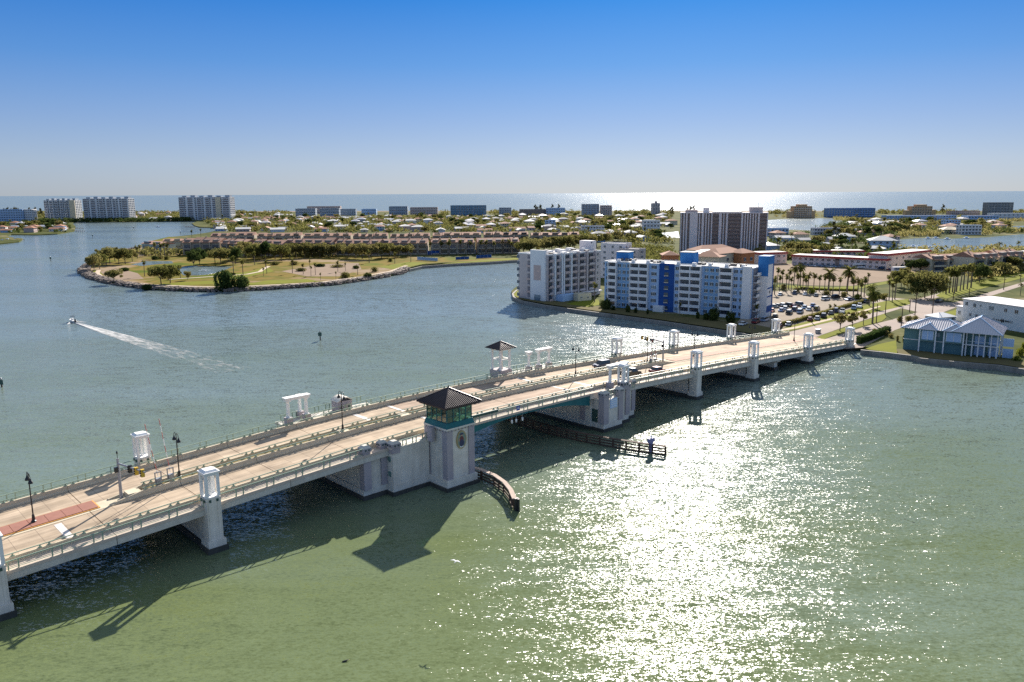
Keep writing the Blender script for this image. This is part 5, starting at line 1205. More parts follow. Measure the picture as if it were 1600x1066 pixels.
def seam_roof(x0, x1, y0, y1, z, pitch, nm='roof'):
    r2 = empty('roof_frame') if False else None
    w = min(x1 - x0, y1 - y0) / 2; rh = w * pitch
    mb = MB()
    if (x1 - x0) >= (y1 - y0): p, q = (x0 + w, (y0 + y1) / 2, z + rh), (x1 - w, (y0 + y1) / 2, z + rh)
    else: p, q = ((x0 + x1) / 2, y0 + w, z + rh), ((x0 + x1) / 2, y1 - w, z + rh)
    vs = [(x0, y0, z), (x1, y0, z), (x1, y1, z), (x0, y1, z), p, q]
    fs = [(0, 1, 5, 4), (1, 2, 5), (2, 3, 4, 5), (3, 0, 4), (3, 2, 1, 0)] if (x1 - x0) >= (y1 - y0) else [(0, 1, 4), (1, 2, 5, 4), (2, 3, 5), (3, 0, 4, 5), (3, 2, 1, 0)]
    mb.add(vs, fs); o = mb.build(nm, M_METALR, th)
    s = MB()
    x = x0 + .5
    while x < x1:
        d = min(x - x0, x1 - x, w)
        s.beam((x, y0, z + .04), (x, y0 + d, z + pitch * d + .04), .07, .1); s.beam((x, y1, z + .04), (x, y1 - d, z + pitch * d + .04), .07, .1); x += .6
    y = y0 + .5
    while y < y1:
        d = min(y - y0, y1 - y, w)
        s.beam((x0, y, z + .04), (x0 + d, y, z + pitch * d + .04), .07, .1); s.beam((x1, y, z + .04), (x1 - d, y, z + pitch * d + .04), .07, .1); y += .6
    tag(s.build('roof_seams', M_METALR, o), kind='stuff')
    rg = MB()
    for A_, B_ in (((x0, y0, z), p), ((x0, y1, z), p if (x1 - x0) >= (y1 - y0) else q), ((x1, y0, z), q if (x1 - x0) >= (y1 - y0) else p), ((x1, y1, z), q), (p, q)):
        rg.beam(Vector(A_) + Vector((0, 0, .08)), Vector(B_) + Vector((0, 0, .08)), .25, .12)
    rg.build('ridge_cap', M_BLUEW2, o)
    return o
seam_roof(.6, L1 + 6, -1.2, 12, H - .45, .40)
seam_roof(L1 + 1.2, L + .9, -2.6, 15, H - .2, .60)
for cx, wd in ((8.0, 5.2), (L1 + 1.8, 6.0)):
    seam_roof(cx - wd / 2, cx + wd / 2, -1.9, 5, H - .38, .62, 'bay_roof')
    mb = MB(); mb.box(cx - wd / 2 + .5, cx + wd / 2 - .5, -1.1, -.001, 3.4, H - .5); mb.build('bay_wall', M_TEALW, th)
    mb = MB(); mb.box(cx - wd / 2 + 1.1, cx + wd / 2 - 1.1, -1.2, -1.101, 3.8, H - .75); wn = mb.build('window', M_BLUEW, th)
    for k in range(3):
        x = cx - wd / 2 + 1.1 + (wd - 2.2) * k / 2; mb = MB(); mb.box(x - .07, x + .07, -1.24, -1.201, 3.8, H - .75); mb.build('mullion', M_WHITEW, wn)
    for s in (-1, 1):
        mb = MB(); mb.box(cx + s * (wd / 2 - .5) - .18, cx + s * (wd / 2 - .5) + .18, -1.3, -1.101, 0, H - .5); mb.build('corner_trim', M_WHITEW, th)
mb = MB(); mb.box(L1 - 3.3, L1 - 1.9, .05, .149, 4.6, 5.9); mb.build('window', M_WINL, th)
for x in (L1 + 7, L1 + 10.5, L1 + 14):
    mb = MB(); mb.box(x, x + 2.6, .5, .599, 3.6, 5.9); mb.build('glass_door', M_BLUEW, th)
    mb = MB(); mb.box(x, x + 2.6, 1.4, 1.499, .2, 2.8); mb.build('glass_door', M_BLUEW, th)
for i in range(6):
    x = L1 + 5 + (L - L1 - 5.3) * i / 5; mb = MB(); mb.box(x - .18, x + .18, -.5, -.14, 0, 3.149); mb.box(x - .14, x + .14, -.46, -.18, 3.401, H - .2); mb.build('deck_post', M_WHITEW, th)
mb = MB(); mb.box(L1 + 4.2, L, -.42, -.36, 4.3, 4.4); mb.build('deck_rail', M_WHITEW, th)
for y in (3, 6.5, 10):
    mb = MB(); mb.box(L + .2, L + .5, y - .15, y + .15, 0, H - .2); mb.build('deck_post', M_WHITEW, th)
# ---- white house behind it
a, rz, L = frame_px(1502, 503, 1640, 527)
wh = bthing2('white_house', a, rz, 'large white two-storey house with pale roof behind the teal house', 'house')
H = 8.6
mb = MB(); mb.box(0, L, 0, 14, -.4, H); mb.build('wall', M_WHITEW, wh)
o = hip(wh, L, 14, H, M_METALR, .5, .16)
mb = MB(); mb.box(-3.0, -.01, 0.5, 8, -.4, 5.2); mb.build('side_wing', M_WHITEW, wh); mb = MB(); mb.box(-3.3, -.01, .2, 8.3, 5.201, 5.5); mb.build('wing_roof', M_METALR, wh)
for x, z, w, h in ((1.5, 6.9, .9, 1.2), (4.8, 6.7, .9, 1.3), (7.2, 6.9, .5, .6), (11.5, 6.6, 1.8, 1.3), (17, 6.6, 1.0, 1.1), (21, 6.6, 1.2, 1.2), (3.4, 3.2, .8, 1.0), (6.0, 3.1, .8, 1.0), (-1.6, 3.2, .9, 1.1)):
    link('window', winmesh(w, h, M_WIN if w < 1.5 else M_WINL), wh, (x, 0.5 if x < 0 else 0, z))
# dark wall ornament: a row of small silhouettes
for i, (x, w, h) in enumerate(((12.6, .16, 1.3), (13.1, .16, 1.3), (14.0, .7, .4), (14.8, .5, .6), (15.5, .6, .5), (16.0, .5, 1.4), (16.6, .8, 1.0), (17.4, .5, .7), (18.0, .8, .45), (18.7, .5, .7), (19.4, .14, 1.2), (19.9, .14, 1.2))):
    mb = MB(); mb.lathe([(w * .3, -h / 2), (w * .5, -h * .2), (w * .35, h * .2), (w * .15, h / 2)], (0, 0, 0), 6)
    link('wall_ornament', mb.mesh('wall_ornament', M_BLACK), wh, (x, -.12, 2.9), 0, (1, .25, 1))
rf = slab_building('pavilion', 'white pavilion roof by the road behind the teal house', 'pavilion', 1466, 506, 1493, 504, 497, 6, M_WHITEW, 1, 3, M_WHITEW, None, (1.2, 1.2), False, sides=False, roof='hip', hh=2.2)
# canal houses in the right middle distance
for lb, xl, yl, xr, yr, yt, d, wl, rm in (('white-roofed pale blue canal house left of the canal', 1360, 391, 1401, 391.5, 374, 16, M_BLUEW, M_ROOFW), ('orange-roofed house beyond the canal', 1474, 366, 1502, 366, 357, 14, M_CREAM, M_CREAM), ('white gabled house behind the date palms', 1308, 379, 1336, 379, 367.5, 12, M_WHITEW, M_ROOFW), ('reddish-roofed house behind the white gabled one', 1345, 368, 1378, 368, 361, 12, M_PINK, M_TERRA), ('low white-roofed house beside the motel courtyard', 1264, 393, 1306, 393, 382, 10, M_WHITEW, M_ROOFW), ('pale porch house below the white canal roof', 1352, 395, 1378, 396, 386, 8, M_CREAM, M_ROOFW)):
    slab_building('canal_house', lb, 'house', xl, yl, xr, yr, yt + 2, d, wl, 2, 4, rm, 'houses around the canal', (1.6, 1.2), True, roof='hip', over=1.2)
# pool fences and tanks on the lagoon shore
for lb, xl, yl, xr, yr, h, m in (('pale curved pool wall at the end of the park lawn', 652, 406.5, 684, 408.5, 2.4, M_BLUEW), ('long deep blue screen fence behind the pool', 668, 398.5, 744, 396.5, 3.2, M_BLUED), ('short deep blue screen fence right of the pool', 744, 404.5, 768, 403, 2.6, M_BLUED), ('blue screened enclosure at the lagoon seawall', 712, 406.5, 733, 405.5, 2.2, M_BLUED)):
    a, rz, L = frame_px(xl, yl, xr, yr); r = bthing2('screen_fence', a, rz, lb, 'fence', 'screen fences around the pool')
    n = max(2, int(L / 3))
    for i in range(n):
        mb = MB(); mb.box(L * i / n + .06, L * (i + 1) / n - .06, -.05, .05, .2, h); mb.build('panel', m, r)
    for i in range(n + 1):
        mb = MB(); mb.box(L * i / n - .05, L * i / n + .05, -.06, .06, 0, h + .15); mb.build('post', M_WHITE, r)
# ------------------------------------------------------------------ vegetation
M_LEAF = foliage('tree_leaves', (.115, .12, .034), (.26, .225, .085), .55)
M_LEAFD = foliage('dark_leaves', (.038, .065, .020), (.085, .105, .032), .45)
M_LEAFG = foliage('bright_leaves', (.11, .15, .02), (.18, .19, .03), .45)
M_PALM = foliage('palm_fronds', (.080, .095, .022), (.17, .16, .048), .5)
M_DEAD = foliage('dead_fronds', (.16, .10, .05), (.26, .17, .085), .3)
M_ORLEAF = foliage('rusty_leaves', (.26, .12, .04), (.33, .17, .06), .4)
M_PINE = foliage('pine_needles', (.07, .075, .035), (.14, .125, .06), .4)
M_BARK = mat('grey_bark', (.17, .13, .10), .95, col2=(.09, .07, .055), scale=1.5)
M_PBARK = mat('palm_trunk', (.24, .19, .145), .95, col2=(.13, .10, .08), scale=2.0)

def leaf_blob(mb, c, rad, n, size, rg, mi=0, shell=.5):
    for _ in range(n):
        while True:
            d = Vector((rg.uniform(-1, 1), rg.uniform(-1, 1), rg.uniform(-1, 1)))
            if .05 < d.length < 1: break
        d.normalize(); k = shell + (1 - shell) * rg.random() ** .6
        p = Vector((c[0] + d.x * rad[0] * k, c[1] + d.y * rad[1] * k, c[2] + d.z * rad[2] * k))
        nrm = (d + Vector((rg.uniform(-1, 1), rg.uniform(-1, 1), rg.uniform(-.6, 1))) * .9).normalized()
        a = nrm.orthogonal().normalized(); b = nrm.cross(a); t = rg.uniform(0, 6.28)
        a, b = a * math.cos(t) + b * math.sin(t), b * math.cos(t) - a * math.sin(t)
        s = size * rg.uniform(.6, 1.3); w = s * rg.uniform(.45, .8)
        mb.add([p - a * s, p - b * w + nrm * s * .15, p + a * s, p + b * w + nrm * s * .15], [(0, 1, 2, 3)], mi)
def tree_meshes(seed, h, w, n, size, leaf, clumps=7, trunk_h=.35, flat=.5, near=True):
    rg = random.Random(seed); tk = MB(); cr_ = MB()
    th_ = h * trunk_h; tk.cyl((0, 0, -.3), (rg.uniform(-.2, .2), rg.uniform(-.2, .2), th_), h * .028, h * .02, 7, caps=False)
    for i in range(clumps):
        a = 2 * math.pi * i / clumps + rg.uniform(-.4, .4); r = w * .5 * rg.uniform(.25, .66) if i else 0
        c = Vector((r * math.cos(a), r * math.sin(a), h * (rg.uniform(.46, .84) if i else .80)))
        q = w * rg.uniform(.15, .29)
        tk.cyl((0, 0, th_ * rg.uniform(.75, 1)), c - Vector((0, 0, q * .3)), h * .014, h * .006, 5, caps=False)
        leaf_blob(cr_, c, (q, q, q * rg.uniform(.6, .85)), n // clumps, size, rg)
    for i in range(clumps):
        a = rg.uniform(0, 6.28); r = w * .5 * rg.uniform(.5, .9); c = (r * math.cos(a), r * math.sin(a), h * rg.uniform(.38, .9)); k_ = rg.uniform(.07, .15)
        leaf_blob(cr_, c, (w * k_, w * k_, w * k_ * .8), n // (clumps * 3), size * .9, rg)
    if near: return tk.mesh('trunk', M_BARK, True), cr_.mesh('crown', leaf)
    b = len(cr_.v); cr_.v += tk.v; cr_.f += [tuple(i + b for i in f) for f in tk.f]; cr_.m += [1] * len(tk.f)
    return cr_.mesh('tree', [leaf, M_BARK])
def frond(mb, base, az, el, L, droop, wid, rg, n=8, mi=0):
    p = Vector(base); d = Vector((math.cos(az) * math.cos(el), math.sin(az) * math.cos(el), math.sin(el))); side = Vector((-math.sin(az), math.cos(az), 0))
    st = L / n
    for i in range(n):
        q = p + d * st; f = math.sin(math.pi * min(.97, (i + .9) / (n + .6))) ** .6; w = wid * f
        for s in (-1, 1):
            t = p + side * (s * w) + d * (w * .55) - Vector((0, 0, w * .45))
            mb.add([p, q, t + d * st * .55, t], [(0, 1, 2, 3)], mi)
        p = q; d = (d - Vector((0, 0, droop / n))).normalized()
def palm_meshes(seed, h, kind):
    rg = random.Random(seed); tk = MB(); cr_ = MB()
    lean = Vector((rg.uniform(-.06, .06), rg.uniform(-.06, .06), 0)) * h; pv = Vector((0, 0, -.3)); r0 = .24 if kind != 'date' else .32
    for i in range(1, 6):
        t = i / 5; q = lean * t * t + Vector((0, 0, h * t)); tk.cyl(pv, q, r0 * (1.1 - .3 * (t - .2)), r0 * (1.1 - .3 * t), 7, caps=False); pv = q
    top = pv
    if kind == 'cabbage':
        for i in range(26):
            el = R(rg.uniform(-50, 80)); frond(cr_, top, rg.uniform(0, 6.28), el, rg.uniform(1.5, 2.1), .9, .55, rg, 4)
        for i in range(8): frond(cr_, top - Vector((0, 0, .2)), rg.uniform(0, 6.28), R(rg.uniform(-80, -50)), 1.5, .4, .4, rg, 3, 1)
    elif kind == 'date':
        for i in range(44):
            el = R(rg.uniform(-35, 75)); frond(cr_, top, rg.uniform(0, 6.28), el, rg.uniform(3.0, 4.0), 1.5, .42, rg, 8)
        for i in range(12): frond(cr_, top - Vector((0, 0, .3)), rg.uniform(0, 6.28), R(rg.uniform(-75, -45)), 2.2, .5, .35, rg, 5, 1)
    else:
        for i in range(20):
            el = R(rg.uniform(-15, 70)); frond(cr_, top, rg.uniform(0, 6.28), el, rg.uniform(2.6, 3.4), 1.9, .45, rg, 6)
    return tk.mesh('trunk', M_PBARK, True), cr_.mesh('crown', [M_PALM, M_DEAD])
def joined(pair):
    return pair
TREES = {
 'oak': [tree_meshes(s, 9, 11, 1500, .42, M_LEAF) for s in (1, 2, 3)],
 'dark': [tree_meshes(s, 10, 11, 2000, .45, M_LEAFD, 9, .2) for s in (4, 5)],
 'thin': [tree_meshes(s, 5.5, 4.5, 520, .28, M_LEAF, 5, .4) for s in (6, 7)],
 'wide': [tree_meshes(8, 10, 20, 2600, .5, M_LEAF, 12, .3)],
 'rusty': [tree_meshes(9, 9, 7, 900, .4, M_ORLEAF, 6, .3)],
 'cabbage': [palm_meshes(s, hh, 'cabbage') for s, hh in ((11, 8.5), (12, 7), (13, 9.5))],
 'date': [palm_meshes(s, hh, 'date') for s, hh in ((14, 9.5), (15, 8))],
 'coconut': [palm_meshes(s, hh, 'coconut') for s, hh in ((16, 9), (17, 11))],
}
FARTREE = {
 'oak': [tree_meshes(s, 8.5, 11, 420, .8, M_LEAF, near=False) for s in (21, 22, 23, 24)],
 'dark': [tree_meshes(s, 9.5, 10, 420, .8, M_LEAFD, 8, .2, near=False) for s in (25, 26)],
}
def far_palm(seed, h):
    tk, cr_ = palm_meshes(seed, h, 'coconut' if seed % 2 else 'cabbage'); m = MB()
    m.v = [tuple(v.co) for v in cr_.vertices]; m.f = [tuple(p.vertices) for p in cr_.polygons]; m.m = [0] * len(m.f)
    b = len(m.v); m.v += [tuple(v.co) for v in tk.vertices]; m.f += [tuple(i + b for i in p.vertices) for p in tk.polygons]; m.m += [1] * len(tk.polygons)
    return m.mesh('palm', [M_PALM, M_PBARK])
FARTREE['palm'] = [far_palm(s, h) for s, h in ((31, 8), (32, 9), (33, 10.5))]
def pine_mesh(seed, h):
    rg = random.Random(seed); m = MB(); m.cyl((0, 0, -.3), (0, 0, h * .9), .3, .08, 6, 1, False)
    for i in range(16):
        z = h * rg.uniform(.3, .98); a = rg.uniform(0, 6.28); r = h * .22 * (1.15 - z / h) + .6
        leaf_blob(m, (math.cos(a) * r * .7, math.sin(a) * r * .7, z), (r * .7, r * .7, 1.3), 26, .75, rg)
    return m.mesh('pine', [M_PINE, M_BARK])
PINES = [pine_mesh(s, h) for s, h in ((41, 17), (42, 20))]
ORD = 'first second third fourth fifth sixth seventh eighth ninth tenth eleventh twelfth thirteenth fourteenth fifteenth sixteenth seventeenth eighteenth nineteenth twentieth twenty-first twenty-second twenty-third twenty-fourth twenty-fifth twenty-sixth twenty-seventh twenty-eighth twenty-ninth thirtieth'.split()
def plant(name, kind, px, py, H_px, label, group, z=LZ, cat='tree', wid=None, loc=None, rg=rnd):
    g = G(px, py, z) if loc is None else loc
    tk, cr_ = rg.choice(TREES[kind])
    dims = max(v.co.z for v in cr_.vertices) if 'top' not in cr_ else cr_['top']; cr_['top'] = dims
    s = (hgt(g, py - H_px) - z) / dims if H_px else 1.0
    r = empty(name, g, rg.uniform(0, 6.28), label, cat, group)
    r.scale = (s * (wid or 1), s * (wid or 1), s)
    link('trunk', tk, r); link('crown', cr_, r); return r
PT = 'trees in the park on the point'
def tr(kind, lst, label, group):
    nm = {'oak': 'broadleaf_tree', 'dark': 'dense_tree', 'thin': 'young_tree', 'wide': 'spreading_tree', 'rusty': 'rusty_tree', 'cabbage': 'cabbage_palm', 'date': 'date_palm', 'coconut': 'coconut_palm'}[kind]
    plainl = sorted(it[0] for it in lst if len(it) < 5)
    for it in lst:
        x, y, h = it[:3]; lab = it[4] if len(it) > 4 else '%s, %s from the left' % (label, ORD[plainl.index(x)]) if len(plainl) > 1 else label; plant(nm, kind, x, y, h, lab, group, cat='palm' if 'palm' in nm else 'tree', wid=it[3] if len(it) > 3 and it[3] else None)
tr('oak', [(147, 424, 28, .8), (156, 421, 29, .8), (166, 415, 27), (172, 412, 26), (186, 413, 24), (196, 413, 26), (180, 409, 25), (207, 409, 20)], 'bushy tree in the grove at the tip of the point', PT)
tr('oak', [(178, 441, 22, 1.1, 'rounded dark tree beside the path near the tip'), (252, 445, 31, 1.15, 'twin-crowned tree by the path, left one'), (266, 443, 30, 1.0, 'twin-crowned tree by the path, right one'), (293, 438, 15, .8, 'small bare-looking tree by the near edge of the pond')], 'broadleaf tree by the path', PT)
tr('cabbage', [(226, 432, 26), (282, 435, 22), (365, 426, 27), (380, 431, 27), (398, 414, 22), (415, 418, 20), (417, 428, 22), (457, 427, 24), (474, 429, 18), (486, 432, 17), (493, 430, 20), (528, 425, 18), (540, 424, 14), (559, 430, 17), (577, 411, 22), (617, 412, 19), (642, 410, 22), (501, 438, 12), (525, 437, 13), (484, 418, 13), (574, 437, 12), (412, 432, 15)], 'single palm standing on the open park grass', 'palms on the park grass')
tr('oak', [(336, 411, 24), (345, 413, 27), (357, 410, 24), (385, 404, 28), (396, 407, 26), (430, 405, 26), (440, 408, 28), (452, 404, 24), (372, 407, 24), (545, 403, 20), (556, 404, 24), (566, 405, 26), (580, 405, 24), (596, 404, 26), (608, 402, 24), (622, 402, 20), (410, 404, 26), (420, 403, 24), (463, 403, 24), (476, 403, 26), (488, 402, 22), (500, 402, 24), (514, 402, 22), (528, 402, 24), (636, 401, 20)], 'grey-green tree in the belt before the townhouses', PT)
tr('dark', [(303, 416, 26, .9, 'dark evergreen mass at the back of the pond, left'), (312, 414, 28, .8, 'dark evergreen mass at the back of the pond, taller one'), (368, 413, 28, .8, 'bright-edged dark tree at the right end of the pond'), (415, 406, 30, .7, 'dark upright tree at the edge of the park belt')], None, PT)
tr('cabbage', [(243, 400, 22), (252, 403, 24), (258, 404, 26), (262, 400, 22), (215, 404, 22), (219, 402, 20), (300, 373, 14), (314, 371, 14), (508, 400, 22), (640, 399, 20), (672, 399, 22), (690, 398, 24), (702, 399, 26), (720, 398, 24), (735, 398, 22), (752, 398, 24), (760, 398, 24), (772, 398, 22), (786, 397, 24), (795, 397, 24), (800, 399, 22)], 'palm in front of the townhouse walls', 'palms along the townhouse rows')
tr('rusty', [(680, 397, 24, .9, 'orange-leaved tree in front of the townhouses by the pool'), (516, 397, 18, .7, 'rusty tree at the yellowish end wall of the townhouses'), (802, 391, 20, .7, 'rusty tree at the right end of the townhouses')], None, PT)
tr('oak', [(818, 399, 26), (828, 400, 28), (840, 397, 26), (850, 396, 26), (862, 395, 26), (874, 394, 26), (886, 393, 26), (898, 391, 25), (910, 390, 24), (922, 388, 22), (932, 386, 22), (812, 395, 24), (945, 384, 20)], 'olive tree in the belt behind the beige block', 'tree belt behind the beige block')
# mangrove bushes
def bush_mesh(seed, n=900, leaf=None):
    rg = random.Random(seed); m = MB()
    for i in range(9):
        a = rg.uniform(0, 6.28); r = rg.uniform(0, .62); leaf_blob(m, (r * math.cos(a), r * math.sin(a) * .8, .42 * (1 - r * .5)), (.42, .40, .42), n // 9, .085, rg)
    return m.mesh('foliage', leaf or M_LEAFD)
BUSH = [bush_mesh(s) for s in (51, 52)]; BUSHG = [bush_mesh(s, 700, M_LEAF) for s in (53, 54)]; BUSHY = [bush_mesh(55, 700, M_LEAFG)]
def bush(px, py, wpx, hpx, label, group=None, m=BUSH, name='bush', z=LZ):
    g = G(px, py, z); k = (G(px + 1, py, z) - g).length; w = wpx * k / 2; h = hgt(g, py - hpx) - z
    o = link(name, rnd.choice(m), None, g, rnd.uniform(0, 6.28), (w / .95, w / .95, h / .80)); tag(o, label, 'bush', group); return o
bush(352, 454, 40, 32, 'large dark mangrove bush on the rocky shore, left half', 'mangroves on the park shore', name='mangrove', z=.4); bush(377, 453, 36, 24, 'large dark mangrove bush on the rocky shore, right half', 'mangroves on the park shore', name='mangrove', z=.4)
bush(232, 452.5, 20, 9, 'low dark mangrove at the foot of the twin trees', 'mangroves on the park shore', name='mangrove', z=.3)
for x, y, w, h in ((195, 424, 22, 6), (540, 434, 22, 9), (573, 434, 18, 8), (585, 425, 14, 8), (556, 420, 18, 5), (460, 414, 22, 6), (500, 417, 20, 5), (250, 405, 18, 6), (470, 424, 26, 5), (528, 418, 26, 5), (430, 414, 20, 6), (610, 409, 12, 6), (242, 406, 14, 6), (260, 406, 14, 6), (365, 430, 9, 4)):
    bush(x, y, w, h, 'scrubby bush on the park ground, %s from the left' % ORD[sorted((195, 540, 573, 585, 556, 460, 500, 250, 470, 528, 430, 610, 242, 260, 365)).index(x)], 'scrub on the park ground', BUSHG if rnd.random() < .7 else BUSH)
# blue block garden
for x, y, w, h in ((949, 483, 20, 17), (940, 480, 14, 12), (957, 485, 10, 8), (981, 488, 11, 12), (994, 489, 8, 9), (1012, 491, 8, 8), (1090, 498, 12, 11), (1139, 504, 20, 18), (1118, 501, 22, 22), (1105, 500, 14, 12)):
    bush(x, y, w, h, 'dark garden bush at the foot of the blue apartment block, %s from the left' % ORD[sorted((949, 940, 957, 981, 994, 1012, 1090, 1139, 1118, 1105)).index(x)], 'garden bushes of the blue block', BUSH)
tr('cabbage', [(929, 472, 32, 1.0, 'pale shaggy palm between the beige and the blue block'), (1062, 494, 22, 1.0, 'small tree beside the deep blue stair bay'), (1182, 500, 26, .9, 'palm at the foot of the blue lift tower')], None, 'garden palms of the blocks')
# causeway and car park
tr('thin', [(1312, 517.5, 29, .9, 'first young tree on the median lawn from the bridge'), (1331, 515, 29, .9, 'second young tree on the median lawn from the bridge'), (1349, 508.5, 24, .9, 'third young tree on the median lawn from the bridge')], None, 'young trees on the causeway median')
tr('date', [(1363, 506, 58, .85, 'tall shaggy date palm on the median lawn'), (1323, 459, 46, 1, 'tall date palm alone before the sandy lot'), (1294, 459, 42, 1, 'date palm with leaning trunks before the sandy lot, left of the single one'), (1240, 446, 34, .9, 'first date palm at the corner of the blue block'), (1250, 447, 36, 1.0, 'bushier date palm beside the first at the corner of the blue block'), (1358, 478, 36, .9, 'date palm behind the median palm at the car park edge')], None, 'date palms along the causeway')
tr('cabbage', [(x, y, h) for x, y, h in ((1478, 460, 44), (1483, 458, 42), (1488, 457, 43), (1494, 456, 42), (1500, 455, 42), (1505, 453, 41), (1511, 452, 42), (1517, 450, 40), (1491, 459, 40))], 'palm in the close row of tall palms on the far verge', 'row of tall palms on the causeway verge')
tr('cabbage', [(x_, y_, h_ * 1.35) for x_, y_, h_ in [(1389, 470, 26), (1398, 468, 28), (1394, 472, 24), (1214, 447, 22), (1222, 450, 22), (1232, 452, 24), (1246, 454, 22), (1254, 455, 22), (1262, 456, 24), (1271, 455, 22), (1280, 456, 20), (1340, 461, 22), (1350, 464, 24), (1210, 460, 22), (1206, 474, 22), (1356, 446, 15), (1296, 494, 14), (1303, 493, 14), (1275, 492, 10), (1218, 456, 20), (1228, 457, 22), (1236, 456, 18), (1259, 458, 20), (1288, 459, 22), (1301, 460, 22), (1311, 462, 22), (1333, 464, 24), (1345, 468, 24)]], 'palm at the edge of the car park', 'palms around the car park')
tr('wide', [(1445, 466, 44, .95, 'very broad spreading dark tree at the junction')], None, None)
tr('dark', [(1432, 467, 32, .8, 'dark understorey tree below the broad spreading one, left'), (1455, 466, 34, .8, 'dark understorey tree below the broad spreading one, right'), (1530, 442, 32, .9, 'dark rounded tree right of the tall palm row'), (1422, 425, 20, 1.1, 'dark rounded tree at the end of the motel row, left'), (1438, 425, 22, 1.2, 'dark rounded tree at the end of the motel row, right'), (1556, 428, 20, .9, 'dark tree at the stepped townhouses'), (1516, 412, 16, .9, 'dark tree at the brown roof above the hedge')], None, 'dark trees along the causeway')
tr('oak', [(1400, 452, 30, .9), (1408, 448, 26, .9), (1542, 436, 22, .8), (1566, 430, 22, .9), (1582, 424, 24, 1), (1596, 420, 26, 1), (1608, 416, 26, 1), (1414, 440, 22, .9)], 'light green tree along the causeway verge', 'light trees along the causeway')
tr('coconut', [(1594, 462, 20, 1, 'dark palm behind the white house'), (1409, 413, 14, 1, 'small palm before the canal, left'), (1470, 405, 20, 1.0, 'small palm before the canal between poles')], None, 'palms around the canal')
for x, y, w, h in ((1455, 419, 40, 10), (1480, 420, 34, 9), (1500, 421, 30, 9)):
    bush(x, y, w, h, '%s of three bright green bushes below the brown roofs' % {1455: 'left', 1480: 'middle', 1500: 'right'}[x], 'bright hedge below the brown roofs', BUSHY)
for x, y, w, h in ((1402, 533, 8, 9), (1412, 535, 9, 12), (1424, 538, 7, 10), (1436, 541, 10, 13), (1446, 545, 9, 9), (1392, 528, 10, 7), (1376, 522, 12, 7), (1406, 503, 14, 9), (1420, 502, 16, 9), (1430, 501, 12, 8), (1384, 524, 12, 8), (1366, 519, 10, 6)):
    bush(x, y, w, h, 'leafy shrub beside the teal house, %s from the left' % ORD[sorted((1402, 1412, 1424, 1436, 1446, 1392, 1376, 1406, 1420, 1430, 1384, 1366)).index(x)], 'shrubs around the teal house', BUSHG)
for x, y, w, h in ((1594, 556, 18, 13), (1588, 564, 14, 8), (1600, 548, 14, 14)):
    bush(x, y, w, h, '%s yellow-green shrub at the right corner of the teal house' % {1594: 'middle', 1588: 'lowest', 1600: 'uppermost'}[x], 'yellow shrubs right of the teal house', BUSHY)
for i, (x, y, w, h) in enumerate(((1208, 452, 14, 8), (1224, 453, 16, 9), (1245, 457, 16, 8), (1268, 459, 18, 8), (1292, 461, 16, 7), (1318, 464, 18, 8), (1340, 468, 16, 9), (1365, 466, 18, 10), (1380, 468, 14, 9))):
    bush(x, y, w, h, 'bushy planting along the back of the car park, %s from the left' % ORD[i], 'planting along the back of the car park', BUSHG if i % 3 else BUSHY)
# hedges
def hedge(label, pix, w, h, m=M_LEAFD):
    pts = [G(x, y, LZ) for x, y in pix]; mb = MB(); rg = random.Random(len(label))
    for a, b in zip(pts, pts[1:]):
        L = (b - a).length; n = int(L * 26 * h)
        d = (b - a).normalized(); nn = Vector((-d.y, d.x, 0))
        mb.beam(a + Vector((0, 0, h * .45)), b + Vector((0, 0, h * .45)), w * .8, h * .85)
        for _ in range(n):
            q = a + d * rg.uniform(0, L); s = rg.choice((-1, 1)); e = rg.random()
            p = q + nn * (s * w / 2) + Vector((0, 0, rg.uniform(.05, h))) if e < .55 else q + nn * rg.uniform(-w / 2, w / 2) + Vector((0, 0, h * rg.uniform(.9, 1.08)))
            leaf_blob(mb, p, (.12, .12, .12), 1, .22, rg)
    o = mb.build('hedge', m); tag(o, label, 'hedge', 'clipped hedges'); return o
hedge('long clipped hedge between the car park and the road', [(1206, 512), (1240, 505), (1290, 490), (1340, 475.5), (1385, 463)], 1.2, 1.3, M_LEAF)
hedge('dark clipped hedge at the end of the bridge', [(1341, 537.5), (1360, 531), (1388, 520)], 1.8, 2.2, M_LEAFD)
hedge('low hedge along the sandy lot', [(1250, 452), (1300, 454.5), (1340, 455)], 1.2, 1.0, M_LEAFG)
